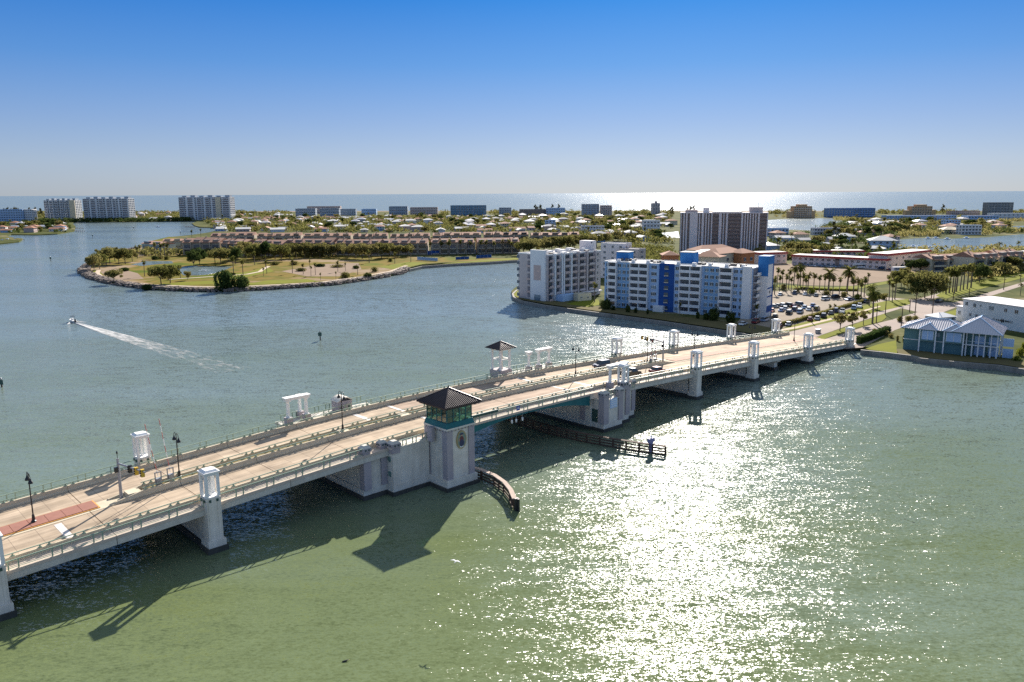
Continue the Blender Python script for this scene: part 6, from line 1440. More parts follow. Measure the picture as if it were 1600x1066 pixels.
# ------------------------------------------------------------------ far neighbourhood: houses and trees
HM = []
for i, (w, d, h, st) in enumerate(((14, 9, 3.1, 0), (17, 10, 3.3, 0), (12, 12, 5.8, 1), (20, 9, 3.2, 0), (15, 11, 6.0, 1), (11, 9, 3.0, 0))):
    mb = MB(); mb.box(-w/2, w/2, -d/2, d/2, -.4, h); wm = mb.mesh('wall', M_WHITEW)
    mb = MB(); o = .8
    x0, x1, y0, y1 = -w/2 - o, w/2 + o, -d/2 - o, d/2 + o; q = (y1 - y0) / 2; ins = q if i % 2 == 0 else .05; rh = q * .36
    mb.add([(x0, y0, h), (x1, y0, h), (x1, y1, h), (x0, y1, h), (x0 + ins, 0, h + rh), (x1 - ins - .01, 0, h + rh)], [(0, 1, 5, 4), (1, 2, 5), (2, 3, 4, 5), (3, 0, 4), (3, 2, 1, 0)])
    rm = mb.mesh('roof', M_ROOFW)
    mb = MB()
    for f in range(1 + st):
        for k in range(4):
            x = -w/2 + w * (k + .5) / 4; z = 1.6 + 2.8 * f; mb.box(x - .8, x + .8, -d/2 - .06, -d/2 + .02, z - .6, z + .6)
        mb.box(w/2 - .02, w/2 + .06, -1, 1, 1 + 2.8 * f, 2.2 + 2.8 * f)
    HM.append((wm, rm, mb.mesh('window', M_WIN)))
placed = []
def free(p, r):
    return all((p.x - q.x) ** 2 + (p.y - q.y) ** 2 > (r + rr_) ** 2 for q, rr_ in placed)
BLK = [(455, 560, 326, 341), (560, 640, 326, 339), (640, 690, 326, 339), (700, 765, 326, 340), (905, 960, 330, 341), (903, 948, 355, 368), (1000, 1035, 350, 365), (1050, 1200, 330, 400), (1190, 1330, 338, 364), (1400, 1760, 364, 396), (1376, 1500, 338, 348), (1508, 1620, 336, 350), (1290, 1372, 332, 342), (1030, 1066, 358, 376), (1235, 1300, 334, 343), (1574, 1700, 349, 362), (848, 872, 350, 358)]
def blocked(p):
    x, y = proj((p.x, p.y, LZ))
    return any(a < x < b and c < y < d for a, b, c, d in BLK)
def zone_pts(quad, n, rg):
    A_, B_, C_, D_ = [G(x, y, LZ) for x, y in quad]; out_ = []
    for _ in range(n):
        s, t = rg.random(), rg.random(); a = A_.lerp(B_, s); b = D_.lerp(C_, s); out_.append(a.lerp(b, t))
    return out_
ZONES = [  # near-left, near-right, far-right, far-left of each patch, houses, description
 ([(345, 362), (905, 366), (900, 338), (318, 345)], 165, 'in the neighbourhood beyond the townhouses'),
 ([(905, 378), (1060, 384), (1060, 338), (905, 338)], 42, 'between the far beach and the brown tower'),
 ([(1200, 396), (1420, 402), (1420, 364), (1200, 366)], 10, 'in the gardens right of the brown tower'),
 ([(1320, 366), (1600, 360), (1600, 338), (1320, 345)], 34, 'in the wooded strip beyond the canal'),
 ([(2, 364), (112, 362), (108, 352), (2, 352)], 13, 'on the small promontory at the far left'),
 ([(205, 346), (280, 344.5), (280, 334), (205, 334)], 10, 'between the far white high-rises'),
 ([(1560, 420), (1800, 410), (1800, 385), (1560, 398)], 6, 'near the right edge beyond the causeway'),
 ([(362, 345), (700, 341), (700, 334), (362, 336)], 22, 'along the far beach left of centre'),
]
WALLS = [(M_WHITEW, 'white'), (M_BLUEW, 'pale blue'), (M_CREAM, 'cream'), (M_PINK, 'pinkish'), (M_BEIGE, 'beige')]
ROOFS = [(M_ROOFW, 'white'), (M_ROOFW, 'white'), (M_METALR, 'pale grey'), (M_TERRA, 'terracotta'), (M_ROOFG, 'grey'), (M_BROWNR, 'brown')]
rg = random.Random(77)
for quad, n, where in ZONES:
    c = 0
    for p in zone_pts(quad, n * 6, rg):
        if c >= n: break
        if blocked(p) or not free(p, 11): continue
        placed.append((p, 11)); c += 1
        wm, rm, wn = rg.choice(HM); (mw, cw), (mr, crf) = rg.choice(WALLS), rg.choice(ROOFS)
        if 'promontory' in where: mr, crf = rg.choice([(M_TERRA, 'terracotta'), (M_TERRA, 'terracotta'), (M_METALR, 'pale grey')])
        r = empty('house', p, R(12) + R(90) * rg.randint(0, 3) + rg.uniform(-.15, .15), '%s house with %s roof %s' % (cw, crf, where), 'house', 'houses ' + where)
        o = link('wall', wm, r); setmat(o, 0, mw)
        o = link('roof', rm, r); setmat(o, 0, mr)
        if p.y < 1150: tag(link('window', wn, r), kind='stuff')
rg = random.Random(91)
TZ = [(ZONES[0][0], 95, 40), (ZONES[1][0], 45, 26), ([(1200, 402), (1420, 408), (1420, 350), (1300, 356)], 42, 34), (ZONES[3][0], 48, 22), (ZONES[4][0], 24, 12), (ZONES[6][0], 14, 8), ([(362, 346), (700, 342), (700, 334), (362, 336)], 16, 12), ([(1180, 404), (1300, 408), (1300, 396), (1180, 396)], 6, 6)]
WH = ['in the neighbourhood beyond the townhouses', 'between the beach and the brown tower', 'in the gardens between brown tower and motel', 'in the wooded strip beyond the canal', 'on the small far-left promontory', 'by the right edge beyond the causeway', 'along the far beach', 'beside the motel']
for (quad, nt_, np_), where in zip(TZ, WH):
    for kind, n in (('t', nt_), ('p', np_)):
        c = 0
        for p in zone_pts(quad, n * 8, rg):
            if c >= n: break
            if not free(p, 3.5) or (blocked(p)): continue
            x, y = proj((p.x, p.y, LZ))
            c += 1; placed.append((p, 2.5))
            if kind == 't':
                dk = rg.random() < .3; me = rg.choice(FARTREE['dark' if dk else 'oak']); s = rg.uniform(.65, 1.15)
                o = link('dense_tree' if dk else 'broadleaf_tree', me, None, p, rg.uniform(0, 6.28), (s * 1.1, s * 1.1, s))
                tag(o, ('dark dense tree ' if dk else 'olive-green bushy tree ') + where, 'tree', 'trees ' + where)
            else:
                o = link('palm_tree', rg.choice(FARTREE['palm']), None, p, rg.uniform(0, 6.28), rg.uniform(.8, 1.15)); tag(o, 'single-stemmed palm ' + where, 'palm', 'palms ' + where)
for x, y, n_, sp, lb in ((18, 337, 9, 12, 'tall wispy pine in the clump at the far left beach'), (52, 337, 5, 6, 'tall wispy pine left of the first white high-rise'), (64, 338, 2, 3, 'tall wispy pine left of the first white high-rise'), (836, 334, 4, 6, 'tall pine in the left clump against the bright sea'), (846, 334, 2, 2, 'tall pine in the left clump against the bright sea'), (868, 334, 3, 5, 'tall pine in the clump over the blue beach block'), (1050, 338, 3, 4, 'tall pine left of the brown tower top'), (1075, 338, 3, 5, 'tall ragged pine behind the brown tower'), (1085, 338, 2, 3, 'tall ragged pine behind the brown tower'), (1303, 368, 1, 1, 'slim dark pine among the lagoon palms'), (1473, 336, 1, 1, 'single pine on the right beach')):
    for i in range(n_):
        o = link('pine_tree', rnd.choice(PINES), None, G(x + rnd.uniform(-sp, sp), y + rnd.uniform(-.6, .6), LZ), rnd.uniform(0, 6.28), rnd.uniform(.85, 1.1)); tag(o, lb, 'tree', 'pines along the far beach')
# everything greener that reads as one mass between them
def mass(name, label, quads, n, hh, size, nq, m, seed, keep=True):
    rg = random.Random(seed); mb = MB()
    for quad, share in quads:
        for p in zone_pts(quad, int(n * share), rg):
            if keep and (blocked(p) or not free(p, 3)): continue
            h = hh * rg.uniform(.55, 1.2); w = h * rg.uniform(.55, .85)
            leaf_blob(mb, (p.x, p.y, LZ + h * .55), (w, w, h * .5), nq, size, rg, shell=.7)
    return tag(mb.build(name, m), label, kind='stuff')
mass('far_trees', 'mass of olive trees filling the far neighbourhood', [(ZONES[0][0], .42), (ZONES[1][0], .2), (ZONES[3][0], .16), (ZONES[7][0], .1), ([(2, 345), (280, 343), (280, 334), (2, 335)], .12)], 5000, 6.2, 1.2, 26, M_LEAF, 5)
mass('far_dark_trees', 'mass of dark shrubs and hedges in the far neighbourhood', [(ZONES[0][0], .4), (ZONES[1][0], .15), (ZONES[3][0], .2), ([(2, 365), (112, 363), (108, 350), (2, 350)], .16), ([(1200, 402), (1420, 408), (1420, 366), (1200, 368)], .15)], 1100, 4.8, 1.1, 26, M_LEAFD, 6)
mass('beach_scrub', 'strip of low trees behind the beach', [([(362, 335.5), (1600, 334.5), (1600, 333), (362, 333.5)], .8), ([(2, 336), (290, 335), (290, 334), (2, 335)], .2)], 900, 8.5, 1.8, 26, M_LEAF, 8)
mass('shore_bushes', 'line of bushes under the far white high-rises', [([(60, 348), (300, 345.5), (300, 344), (60, 346)], 1)], 260, 6, 1.4, 30, M_LEAFD, 9)
mass('garden_trees', 'tangle of shrubs around the motel and the townhouses at right', [([(1205, 408), (1250, 404), (1250, 396), (1205, 400)], .3), ([(1520, 440), (1640, 420), (1640, 404), (1520, 424)], .4), ([(1410, 412), (1600, 402), (1600, 394), (1410, 398)], .3)], 330, 5.0, .7, 55, M_LEAF, 10)
mass('townhouse_shrubs', 'shrubs and small trees between the townhouse rows', [([(330, 388), (900, 386), (900, 379), (330, 380)], .7), ([(225, 400), (520, 403), (520, 399), (225, 396)], .3)], 520, 5.5, .8, 40, M_LEAF, 12)
mass('block_shrubs', 'shrubs around the plaza and behind the blue block', [([(975, 425), (1060, 428), (1060, 392), (975, 385)], 1)], 220, 4.5, .7, 50, M_LEAF, 13)
mass('canal_bank_trees', 'irregular trees and scrub along the banks of the canal and lagoon', [([(1304, 345.5), (1384, 350), (1384, 347), (1304, 342)], .16), ([(1330, 356), (1470, 356), (1470, 350), (1330, 350)], .22), ([(1404, 371), (1468, 370), (1468, 366), (1404, 366)], .1), ([(1536, 369), (1660, 362), (1640, 357), (1536, 360)], .12), ([(1496, 350), (1580, 350), (1580, 348.2), (1496, 348.2)], .06), ([(1066, 342), (1300, 340), (1300, 337), (1066, 338)], .12), ([(1404, 397), (1600, 391), (1600, 389), (1404, 394)], .05), ([(1560, 347), (1640, 347), (1640, 345), (1560, 345)], .08)], 520, 5.5, .9, 34, M_LEAF, 21, False)
mass('canal_bank_dark_trees', 'darker bushes along the banks of the canal and lagoon', [([(1320, 361), (1400, 363), (1400, 356), (1320, 353)], .4), ([(1404, 370), (1600, 364), (1600, 361), (1404, 364)], .4), ([(1270, 362), (1330, 352), (1330, 347), (1285, 354)], .2)], 170, 5.0, .9, 34, M_LEAFD, 22, False)
# ------------------------------------------------------------------ vehicles
M_PAINT = plain('car_paint', (.5, .5, .5), .25, .3); M_TYRE = plain('tyre_rubber', (.015, .015, .016), .8); M_CARGL = glass('car_glass', (.02, .025, .03), .05)
PAINTS = {n: plain('%s_car_paint' % n.replace(' ', '_'), c, .25, .2) for n, c in (('silver', (.45, .47, .50)), ('white', (.75, .75, .75)), ('black', (.012, .013, .016)), ('dark blue', (.02, .035, .09)), ('blue', (.05, .12, .30)), ('dark red', (.16, .012, .018)), ('light blue', (.28, .38, .52)), ('grey', (.16, .17, .18)), ('pinkish', (.45, .22, .18)))}
def car_parts(kind):
    L, W_, hb, hc = {'sedan': (4.6, 1.8, .82, 1.42), 'suv': (4.8, 1.9, 1.0, 1.75), 'pickup': (5.6, 1.95, 1.05, 1.8)}[kind]
    body = MB(); y = W_ / 2
    pro = [(-L/2, .35), (-L/2 + .05, hb * .9), (-L/2 + .3, hb), (L/2 - 1.2, hb), (L/2 - .15, hb * .85), (L/2, .6), (L/2 - .05, .32)]
    n = len(pro); vs = [(x, -y + (.06 if z > .6 else 0), z) for x, z in pro] + [(x, y - (.06 if z > .6 else 0), z) for x, z in pro]
    body.add(vs, [tuple(range(n)), tuple(range(2*n - 1, n - 1, -1))] + [(n + k, n + (k+1) % n, (k+1) % n, k) for k in range(n)])
    gl = MB(); x0, x1 = {'sedan': (-L/2 + .6, L/2 - 1.5), 'suv': (-L/2 + .12, L/2 - 1.35), 'pickup': (-.6, L/2 - 1.5)}[kind]
    b0 = .25 if kind == 'suv' else .55
    vs = [(x0, -y + .1, hb - .01), (x1 + .35, -y + .1, hb - .01), (x1 + .35, y - .1, hb - .01), (x0, y - .1, hb - .01), (x0 + b0, -y + .28, hc - .06), (x1 - .45, -y + .28, hc - .06), (x1 - .45, y - .28, hc - .06), (x0 + b0, y - .28, hc - .06)]
    gl.add(vs, [(4, 5, 6, 7), (0, 1, 5, 4), (1, 2, 6, 5), (2, 3, 7, 6), (3, 0, 4, 7)])
    rf = MB(); rf.box(x0 + b0 - .05, x1 - .4, -y + .25, y - .25, hc - .059, hc)
    if kind == 'pickup': body.box(-L/2 + .05, -.65, -y + .06, -y + .16, hb + .001, hb + .25); body.box(-L/2 + .05, -.65, y - .16, y - .06, hb + .001, hb + .25)
    wl = MB(); wl.cyl((0, -.11, 0), (0, .11, 0), .34, .34, 10)
    lt = MB(); lt.box(-.03, .03, -.18, .18, -.07, .07)
    return (L, W_, hb, body.mesh('body', M_PAINT), gl.mesh('windows', M_CARGL), rf.mesh('roof', M_PAINT), wl.mesh('wheel', M_TYRE), lt.mesh('headlight', M_WHITE))
CARS = {k: car_parts(k) for k in ('sedan', 'suv', 'pickup')}
def car(loc, rz, kind, col, label, group, roofcol=None, tilt=0, detail=True):
    L, W_, hb, b, g, r_, w, lt = CARS[kind]
    c = empty({'sedan': 'car', 'suv': 'sport_utility_car', 'pickup': 'pickup_truck'}[kind], loc, rz, label, 'car' if kind != 'pickup' else 'pickup truck', group)
    if tilt: c.rotation_euler = (0, -tilt, rz)
    o = link('body', b, c); setmat(o, 0, PAINTS[col]); link('windows', g, c); o = link('roof', r_, c); setmat(o, 0, PAINTS[roofcol or col])
    for sx in (-.31, .31):
        for sy in (-1, 1): link('wheel', w, c, (L * sx, sy * (W_ / 2 - .1), .34))
    if detail:
        for sy in (-1, 1): link('headlight', lt, c, (L / 2 - .02, sy * (W_ / 2 - .35), hb * .72))
    return c
def deckcar(u, v, back, kind, col, label, roofcol=None):
    t = math.atan((zp(u + 1) - zp(u - 1)) / 2); c = car(B(u, v, zp(u) - .085), TH + (math.pi if back else 0), kind, col, label, 'cars driving on the bridge', roofcol, -t if back else t)
    return c
deckcar(102.5, 17.6, True, 'suv', 'dark blue', 'dark blue car on the far roadway of the bridge, right of the gazebo')
deckcar(100.0, 6.9, False, 'pickup', 'black', 'black pickup with white cargo cover on the near roadway of the bridge', 'white')
deckcar(108.3, 5.6, False, 'sedan', 'dark red', 'red car on the near roadway of the bridge, ahead of the black pickup')
deckcar(49.3, 7.0, False, 'sedan', 'white', 'white car just appearing right behind the control tower')
RW = 'cars parked beside the blue block'
axis = TH
def pc(lst):
    for x, y, kind, col, ang, lb in lst:
        car(G(x, y, LZ + .04), axis + R(ang), kind, col, lb, RW, detail=False)
pc([(1219, 461.5, 'sedan', 'silver', 20, 'silver car at the back of the car park under the palms, left'), (1242, 459.5, 'suv', 'dark blue', 20, 'dark blue car at the back of the car park under the palms'),
 (1290, 469, 'suv', 'white', -10, 'white car alone in the back lane of the car park'), (1327, 469.5, 'sedan', 'blue', -10, 'blue car in the back lane of the car park, at the right'),
 (1208, 480.5, 'sedan', 'grey', 70, 'grey car in the inner row nearest the lift tower'), (1214, 479.5, 'sedan', 'black', 70, 'black car second in the inner row from the lift tower'), (1222, 478.5, 'sedan', 'white', 70, 'white car third in the inner row from the lift tower'), (1231, 479, 'suv', 'black', 70, 'black car fourth in the inner row from the lift tower'), (1238, 480, 'sedan', 'dark red', 70, 'maroon car fifth in the inner row from the lift tower'), (1247, 477.5, 'suv', 'grey', 70, 'grey car sixth in the inner row from the lift tower'),
 (1221, 486.5, 'sedan', 'blue', 15, 'blue car left of the black one in the middle of the car park'), (1233, 490.5, 'suv', 'black', 15, 'black car in the middle of the car park'), (1250, 489, 'suv', 'light blue', 15, 'light blue car right of the black one in the middle of the car park'), (1257, 482, 'sedan', 'light blue', 15, 'light blue car behind another light blue one'), (1270, 479, 'sedan', 'blue', 15, 'blue car at the end of the inner row'), (1276, 484.5, 'suv', 'black', 15, 'small black car standing right of the rows'),
 (1206, 487, 'sedan', 'pinkish', 20, 'pinkish car beside the lift tower'), (1211, 496, 'sedan', 'black', 20, 'black car in front of the lift tower'),
 (1266, 501, 'sedan', 'dark red', 20, 'dark red car by the hedge in the right group of three'), (1277, 499.5, 'sedan', 'silver', 20, 'silver car by the hedge in the right group of three'), (1287, 496, 'suv', 'black', 20, 'black car by the hedge in the right group of three'),
 (1217, 511.5, 'suv', 'dark red', 20, 'dark maroon car nearest the bridge by the hedge'), (1232, 508.5, 'sedan', 'silver', 20, 'silver car nearest the bridge by the hedge'),
 (1316, 489, 'pickup', 'silver', 20, 'silver pickup among small palms by the hedge'), (1334, 483, 'suv', 'light blue', 20, 'left of two cars parked at the right end of the hedge'), (1343, 480.5, 'pickup', 'white', 20, 'right of two cars parked at the right end of the hedge'),
 (1161, 508, 'sedan', 'white', 10, 'white car in the shade in front of the blue block'), (1181, 505, 'suv', 'dark red', 10, 'dark red car in the shade in front of the blue block'), (1195, 502, 'suv', 'light blue', 10, 'light car in the shade at the foot of the lift tower'),
 (1258, 461, 'sedan', 'white', 20, 'white car in the shade of the palms at the back of the car park'), (1275, 463, 'sedan', 'grey', 20, 'grey car in the shade of the palms at the back of the car park'), (1306, 466, 'suv', 'black', -10, 'black car in the back lane between white and blue cars'), (1352, 473, 'sedan', 'dark blue', 0, 'dark blue car near the car park exit'), (1227, 483.5, 'sedan', 'silver', 15, 'silver car just behind the black one in the middle row'), (1242, 485.5, 'suv', 'dark blue', 15, 'dark blue car between black and light blue ones'), (1264, 485, 'sedan', 'white', 15, 'white car next to the small black one'), (1298, 491, 'sedan', 'grey', 20, 'grey car by the hedge right of the group of three'), (1306, 487.5, 'suv', 'dark blue', 20, 'dark blue car by the hedge left of the silver pickup')])
car(G(1467, 473, LZ + .05), axis, 'suv', 'black', 'black car waiting at the causeway junction', 'cars on the causeway')
for i, x in enumerate((1263, 1270, 1282, 1289, 1296, 1303, 1313)):
    car(G(x, 416 + i * .35, LZ + .04), axis + R(60), 'sedan', ('silver', 'white', 'light blue', 'silver', 'white', 'light blue', 'silver')[i], 'light car parked in front of the motel, %s in the row from the left' % ORD[i], 'cars parked in front of the motel', detail=False)
for x, y, k, cc, lb in ((1376, 421, 'suv', 'dark blue', 'dark van at the right part of the motel row'), (1390, 422.5, 'sedan', 'dark red', 'dark red car at the right part of the motel row'), (1399, 418.5, 'sedan', 'blue', 'blue car at the corner of the motel'), (1407, 418, 'suv', 'grey', 'grey car at the corner of the motel'), (1252, 414.5, 'sedan', 'grey', 'grey car at the left end of the motel row')):
    car(G(x, y, LZ + .04), axis + R(60), k, cc, lb, 'cars parked in front of the motel', detail=False)
for x, y, lb in ((1344, 419.5, 'long green-white camper parked before the motel'), (1405, 425, 'white camper parked at the right end of the sandy lot')):
    r = empty('camper', G(x, y, LZ + .04), axis - R(35), lb, 'camper', 'campers by the motel')
    mb = MB(); mb.box(-4.5, 4.5, -1.2, 1.2, .5, 3.0); mb.build('body', M_WHITEW, r); mb = MB(); mb.box(-4.0, 3.6, -1.26, -1.201, 1.5, 2.3); mb.build('window_band', M_WIN, r)
    for sx in (-3, 3):
        for sy in (-1, 1): link('wheel', CARS['suv'][6], r, (sx, sy * 1.1, .36))
# ------------------------------------------------------------------ poles along the causeway, small street furniture
def pole(x, y, hpx, label, arm=True):
    g = G(x, y, LZ); h = hgt(g, y - hpx) - LZ; r = empty('utility_pole', g, TH, label, 'pole', 'tall poles along the causeway')
    mb = MB(); mb.cyl((0, 0, -.3), (0, 0, h), .19, .13, 8); mb.build('shaft', M_WOOD, r)
    if arm: mb = MB(); mb.beam((-.05, -.9, h - .6), (-.05, .9, h - .6), .12, .14); mb.build('crossarm', M_WOOD, r)
for x, y, h, lb, ar in ((1408, 511, 30, 'pole behind the left end of the teal house', False), (1429.5, 493, 34, 'pole with crossarm near the teal house, second from left', True), (1456, 498, 48, 'tallest pole, behind the middle of the teal house', True), (1514, 464, 14, 'short pole on the far median lawn', False), (1568, 453, 22, 'pole on the far median near the white house', False), (1421, 488, 20, 'thin pole by the near edge of the junction', False), (1489, 470, 14, 'thin pole under the tall palm row', False), (1594, 440, 12, 'thin pole at the right edge of the causeway', False), (1383, 492, 26, 'thin pole at the end of the median lawn', False), (1369, 505, 30, 'thin pole beside the date palm of the median', False), (1268, 504, 20, 'lamp pole by the car park hedge', True)):
    pole(x, y, h, lb, ar)
ec = empty('utility_cabinet', G(1278, 520, LZ + .1), TH, 'small grey utility cabinet at the start of the median lawn', 'cabinet')
mb = MB(); mb.box(-1, 1, -.5, .5, 0, 1.2); mb.build('body', M_GREY, ec); mb = MB(); mb.box(-1.1, 1.1, -.6, .6, 1.201, 1.3); mb.build('lid', M_GREY, ec)
# ------------------------------------------------------------------ on the water: boat, wake, markers, birds
bp = G(114, 503.5, 0); be = G(240, 541, 0); hd = math.atan2(bp.y - be.y, bp.x - be.x)
bt_ = empty('motorboat', (bp.x, bp.y, .15), hd, 'small white motorboat with dark canopy speeding away, trailing a wake', 'boat')
mb = MB(); st = [(-3.2, 1.1, .0), (-1, 1.25, 0), (1.2, 1.15, .05), (2.6, .65, .2), (3.5, .03, .45)]
vs = []
for x, w, k in st: vs += [(x, -w, 1.0 + k), (x, -w * .7, k - .2), (x, 0, k - .4), (x, w * .7, k - .2), (x, w, 1.0 + k)]
mb.add(vs, [(5*i+q, 5*i+5+q, 5*i+6+q, 5*i+q+1) for i in range(4) for q in range(4)] + [(0, 1, 2, 3, 4)] + [(5*i, 5*i+4, 5*i+9, 5*i+5) for i in range(4)]); mb.build('hull', M_WHITE, bt_)
mb = MB(); mb.box(-.5, .8, -.5, .5, 1.01, 1.9); mb.build('console', M_WHITE, bt_)
mb = MB(); mb.box(-1.3, 1.0, -.95, .95, 3.0, 3.12); cnp = mb.build('canopy', M_BLACK, bt_)
for x in (-.9, .7):
    for y in (-.75, .75): mb = MB(); mb.cyl((x, y, 1.0), (x, y, 3.0), .05, .05, 6); mb.build('canopy_post', M_GREY, bt_)
mb = MB(); mb.box(-3.9, -3.15, -.35, .35, .1, 1.7); mb.build('outboard_motor', M_BLACK, bt_)
bt_.scale = (.72, .72, .72)
M_FOAM = bpy.data.materials.new('wake_foam'); t_, o_ = nodes(M_FOAM)
tc_ = N(t_, 'ShaderNodeTexCoord'); n_ = N(t_, 'ShaderNodeTexNoise'); n_.inputs['Scale'].default_value = .55; n_.inputs['Detail'].default_value = 7; n_.inputs['Roughness'].default_value = .75; mp_ = N(t_, 'ShaderNodeMapping'); mp_.inputs['Scale'].default_value = (.35, 1.2, 1)
t_.links.new(tc_.outputs['Object'], mp_.inputs[0]); t_.links.new(mp_.outputs[0], n_.inputs[0])
sx_ = N(t_, 'ShaderNodeSeparateXYZ'); t_.links.new(tc_.outputs['Object'], sx_.inputs[0])
mr_ = N(t_, 'ShaderNodeMapRange'); t_.links.new(sx_.outputs['X'], mr_.inputs[0]); mr_.inputs[1].default_value = 0; mr_.inputs[2].default_value = -95; mr_.inputs[3].default_value = .12; mr_.inputs[4].default_value = .50
sb_ = N(t_, 'ShaderNodeMath', operation='SUBTRACT'); t_.links.new(n_.outputs[0], sb_.inputs[0]); t_.links.new(mr_.outputs[0], sb_.inputs[1])
ml_ = N(t_, 'ShaderNodeMath', operation='MULTIPLY'); ml_.use_clamp = True; t_.links.new(sb_.outputs[0], ml_.inputs[0]); ml_.inputs[1].default_value = 3.2
d_ = N(t_, 'ShaderNodeBsdfDiffuse'); d_.inputs[0].default_value = (.5, .5, .49, 1); tp_ = N(t_, 'ShaderNodeBsdfTransparent'); mx_ = N(t_, 'ShaderNodeMixShader')
t_.links.new(ml_.outputs[0], mx_.inputs[0]); t_.links.new(tp_.outputs[0], mx_.inputs[1]); t_.links.new(d_.outputs[0], mx_.inputs[2]); t_.links.new(mx_.outputs[0], o_.inputs[0])
mb = MB(); NS = 24; LW = (be - bp).length * 1.7
for half in (0,):
    vs = []
    for i in range(NS + 1):
        x = -2.5 - LW * i / NS; w = .6 + 4.4 * (i / NS) ** .8
        z = .05 + .22 * math.exp(-i / 5)
        vs += [(x, -w, .02), (x, -w * .75, z), (x, 0, .03), (x, w * .75, z), (x, w, .02)]
    mb.add(vs, [(5*i+q, 5*i+q+1, 5*i+6+q, 5*i+5+q) for i in range(NS) for q in range(4)])
wk = mb.build('wake_foam', M_FOAM, None, (bp.x, bp.y, .01), hd); tag(wk, 'white foaming wake fanning out behind the motorboat', kind='stuff')
mb = MB()
for s in (-1, 1):
    mb.add([(1, s * .8, .03), (-1, s * 1.4, .5), (-4.5, s * 3.6, .05), (-3.0, s * 1.6, .05)], [(0, 1, 2, 3)])
wk2 = mb.build('bow_spray', M_FOAM, None, (bp.x, bp.y, .01), hd); tag(wk2, 'white bow spray beside the motorboat', kind='stuff')
def marker(x, y, hpx, label, board=True):
    g = G(x, y, 0); h = hgt(g, y - hpx); r = empty('channel_marker', g, 0, label, 'channel marker', 'channel markers standing in the bay')
    mb = MB(); mb.cyl((0, 0, -2), (0, 0, h), .22, .18, 8); mb.build('pile', M_WOOD, r)
    if board: mb = MB(); mb.box(-.6, .6, -.28, -.2, h - 1.3, h - .1); mb.build('board', M_DKGREEN, r)
    mb = MB(); mb.lathe([(.2, h), (.2, h + .3), (.05, h + .5)], n=8); mb.build('lantern', M_GREY, r)
for x, y, h, lb in ((500.5, 532, 13, 'dark channel marker alone in the middle of the bay'), (3, 605, 12, 'channel marker at the left edge of the picture'), (79.5, 408, 6, 'small channel marker left of the park point'), (145, 372, 5, 'tiny marker off the far-left promontory'), (282, 367, 5, 'tiny marker behind the townhouses'), (209, 358, 3, 'tiny marker in the far bay')):
    marker(x, y, h, lb)
def bird(name, loc, rz, span, label, fly=True):
    r = empty(name, loc, rz, label, 'bird'); 
    mb = MB(); vs = []
    ring = [(-.42, .02, .03), (-.3, .06, .0), (-.05, .11, 0), (.18, .10, .02), (.30, .055, .06), (.36, .06, .09), (.42, .05, .09), (.52, .012, .06)]
    for x, rr2, z in ring:
        for k in range(7): t = 2 * math.pi * k / 7; vs.append((x, rr2 * math.cos(t), z + rr2 * math.sin(t)))
    mb.add(vs, [(7*i+k, 7*i+(k+1) % 7, 7*i+7+(k+1) % 7, 7*i+7+k) for i in range(len(ring) - 1) for k in range(7)] + [tuple(range(6, -1, -1))]); b_ = mb.build('body', M_WHITE if fly else M_BLACK, r, smooth=True)
    if fly:
        for s in (-1, 1):
            mb = MB(); pr = [(.0, .16, .09), (.28, .17, .22), (.52, .10, .16), (.80, .02, .05)]; vs = []
            for q, ch_, z in pr: vs += [(.1 + ch_ * .5 - q * .10, s * (q * span / 1.6 + .05), z + .03), (.1 - ch_ * 1.2 - q * .22, s * (q * span / 1.6 + .05), z + .02), (.1 - ch_ * .4 - q * .16, s * (q * span / 1.6 + .05), z + .055)]
            mb.add(vs, [(3*i+a_, 3*i+b2, 3*i+3+b2, 3*i+3+a_) for i in range(3) for a_, b2 in ((0, 2), (2, 1), (1, 0))]); mb.build('wing', M_WHITE if s < 0 else M_WHITE, r)
        mb = MB(); mb.add([(-.38, -.03, .03), (-.62, -.11, .03), (-.62, .11, .03), (-.38, .03, .03), (-.5, 0, .07)], [(0, 1, 4), (1, 2, 4), (2, 3, 4), (3, 0, 4), (0, 3, 2, 1)]); mb.build('tail', M_BLACK, r)
    mb = MB(); mb.cyl((.5, 0, .06), (.64, 0, .03), .02, .004, 5); mb.build('beak', M_YELLOW, r)
    r.scale = (.8,) * 3 if not fly else (.75,) * 3; return r
bird('flying_bird', G(712, 878, 6), R(60), 1.8, 'white bird flying low over the water below the tower shadow')
bird('floating_bird', G(539, 1033, .05), R(20), 1, 'dark speck of a bird floating near the bottom edge', False)
# fountain in the pond
fp = G(321, 424, LZ + .1)
M_SPRAY = plain('white_spray', (.8, .82, .85), .9); rg = random.Random(4); mb = MB()
for i in range(260):
    a = rg.uniform(0, 6.28); t = rg.random(); r_ = t * 4.6; z = .1 + 3.2 * t * (1 - t) * rg.uniform(.5, 1.5) + (1.6 * (1 - t * 6) if t < .16 else 0)
    leaf_blob(mb, (r_ * math.cos(a), r_ * math.sin(a), z), (.05, .05, .05), 1, .16, rg)
fo = empty('fountain', fp, 0, 'white fountain spraying in the middle of the pond', 'fountain'); sp_ = mb.build('spray', M_SPRAY, fo)
mb = MB(); mb.lathe([(.7, -.1), (.7, .1), (.2, .2), (.1, .9)], n=10); mb.build('nozzle', M_GREY, fo)
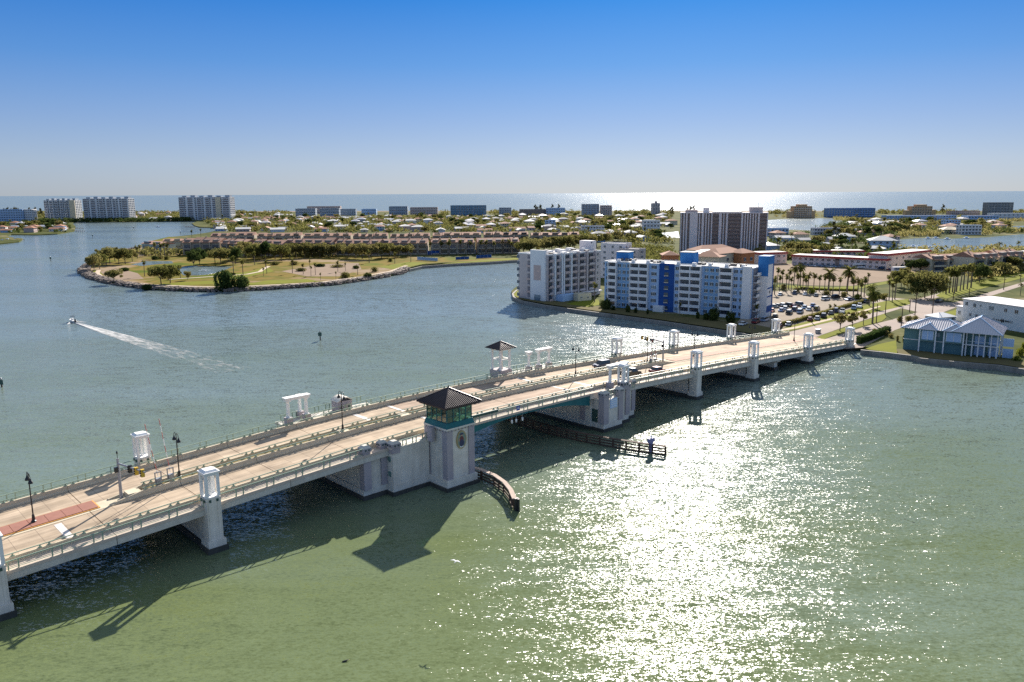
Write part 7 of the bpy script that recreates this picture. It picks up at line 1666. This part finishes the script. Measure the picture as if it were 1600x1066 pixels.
# docks and small boats at the far shores
def smallboat(x, y, rz, label, group, mast=0):
    g = G(x, y, LZ + .08 if x > 1000 else 0); r = empty('sailboat' if mast else 'moored_boat', g, rz, label, 'boat', group)
    mb = MB(); st = [(-3.2, 1.0), (0, 1.3), (2.2, .9), (3.8, .03)]; vs = []
    for px_, w in st: vs += [(px_, -w, 1.0), (px_, -w * .6, -.2), (px_, w * .6, -.2), (px_, w, 1.0)]
    mb.add(vs, [(4*i+q, 4*i+4+q, 4*i+5+q, 4*i+q+1) for i in range(3) for q in range(3)] + [(0, 1, 2, 3)] + [(4*i, 4*i+3, 4*i+7, 4*i+4) for i in range(3)]); mb.build('hull', M_WHITE, r)
    mb = MB(); mb.box(-1.4, 1.0, -.7, .7, 1.001, 1.9); mb.build('cabin', M_BLUEW, r)
    if mast: mb = MB(); mb.cyl((.3, 0, 1), (.3, 0, mast), .09, .06, 6); mb.build('mast', M_GREY, r)
for x, y, m_ in ((1427, 386, 11), (1436, 386.5, 12), (1447, 387, 12), (1453, 387, 10)): smallboat(x, y, R(40), 'sailboat with a bare mast on the canal, %s from the left' % ORD[(1427, 1436, 1447, 1453).index(x)], 'sailboats on the canal', m_)
for x, y in ((1462, 373), (1480, 374.2), (1510, 373), (1450, 373.5)): smallboat(x, y, R(10), 'moored boat on the far bank of the canal, %s from the left' % ORD[(1450, 1462, 1480, 1510).index(x)], 'moored boats on the canal')
for x, y, a_ in ((12, 375.5, 10), (24, 374.5, -20), (4, 377, 60), (247, 354.8, 0)): smallboat(x, y, R(a_), 'small boat far out in the bay' if x > 200 else 'moored boat at the far-left docks, %s from the left' % ORD[(4, 12, 24).index(x)], 'small boats in the far bay' if x > 200 else 'boats at the far-left docks')
for lb, pts in (('low wooden dock at the tip of the far-left promontory', [(113, 361.5), (132, 362.5)]), ('wooden dock at the lower left shore', [(16, 377), (38, 376)]), ('low wooden dock in front of the far right high-rise', [(290, 355), (304, 356)]), ('second wooden dock at the tip of the far-left promontory', [(118, 357.5), (130, 358)])):
    a, b = [G(x, y, 0) for x, y in pts]; r = empty('dock', (a.x, a.y, 0), 0, lb, 'dock', 'small wooden docks on the far shores'); d = b - a
    mb = MB(); mb.beam((0, 0, 1.0), (d.x, d.y, 1.0), 2.0, .2); mb.build('deck', M_WOOD, r)
    n = max(2, int(d.length / 5))
    for i in range(n + 1): mb = MB(); mb.cyl((d.x * i / n, d.y * i / n, -1.5), (d.x * i / n, d.y * i / n, 2.0), .18, .18, 6); mb.build('pile', M_WOOD, r)

# ------------------------------------------------------------------ far look-alikes that are few get their place in the row as well
same = {}
for o in S.objects:
    if o.parent is None and o.get('group') and o.get('label') and o['category'] in ('tree', 'palm', 'house'): same.setdefault((o['group'], o['label']), []).append(o)
for (g_, l_), os_ in same.items():
    if 2 <= len(os_) <= 12 and len(l_.split()) <= 12:
        for i, o in enumerate(sorted(os_, key=lambda o: proj(o.location)[0])): o['label'] = '%s, %s from the left' % (l_, ORD[i])
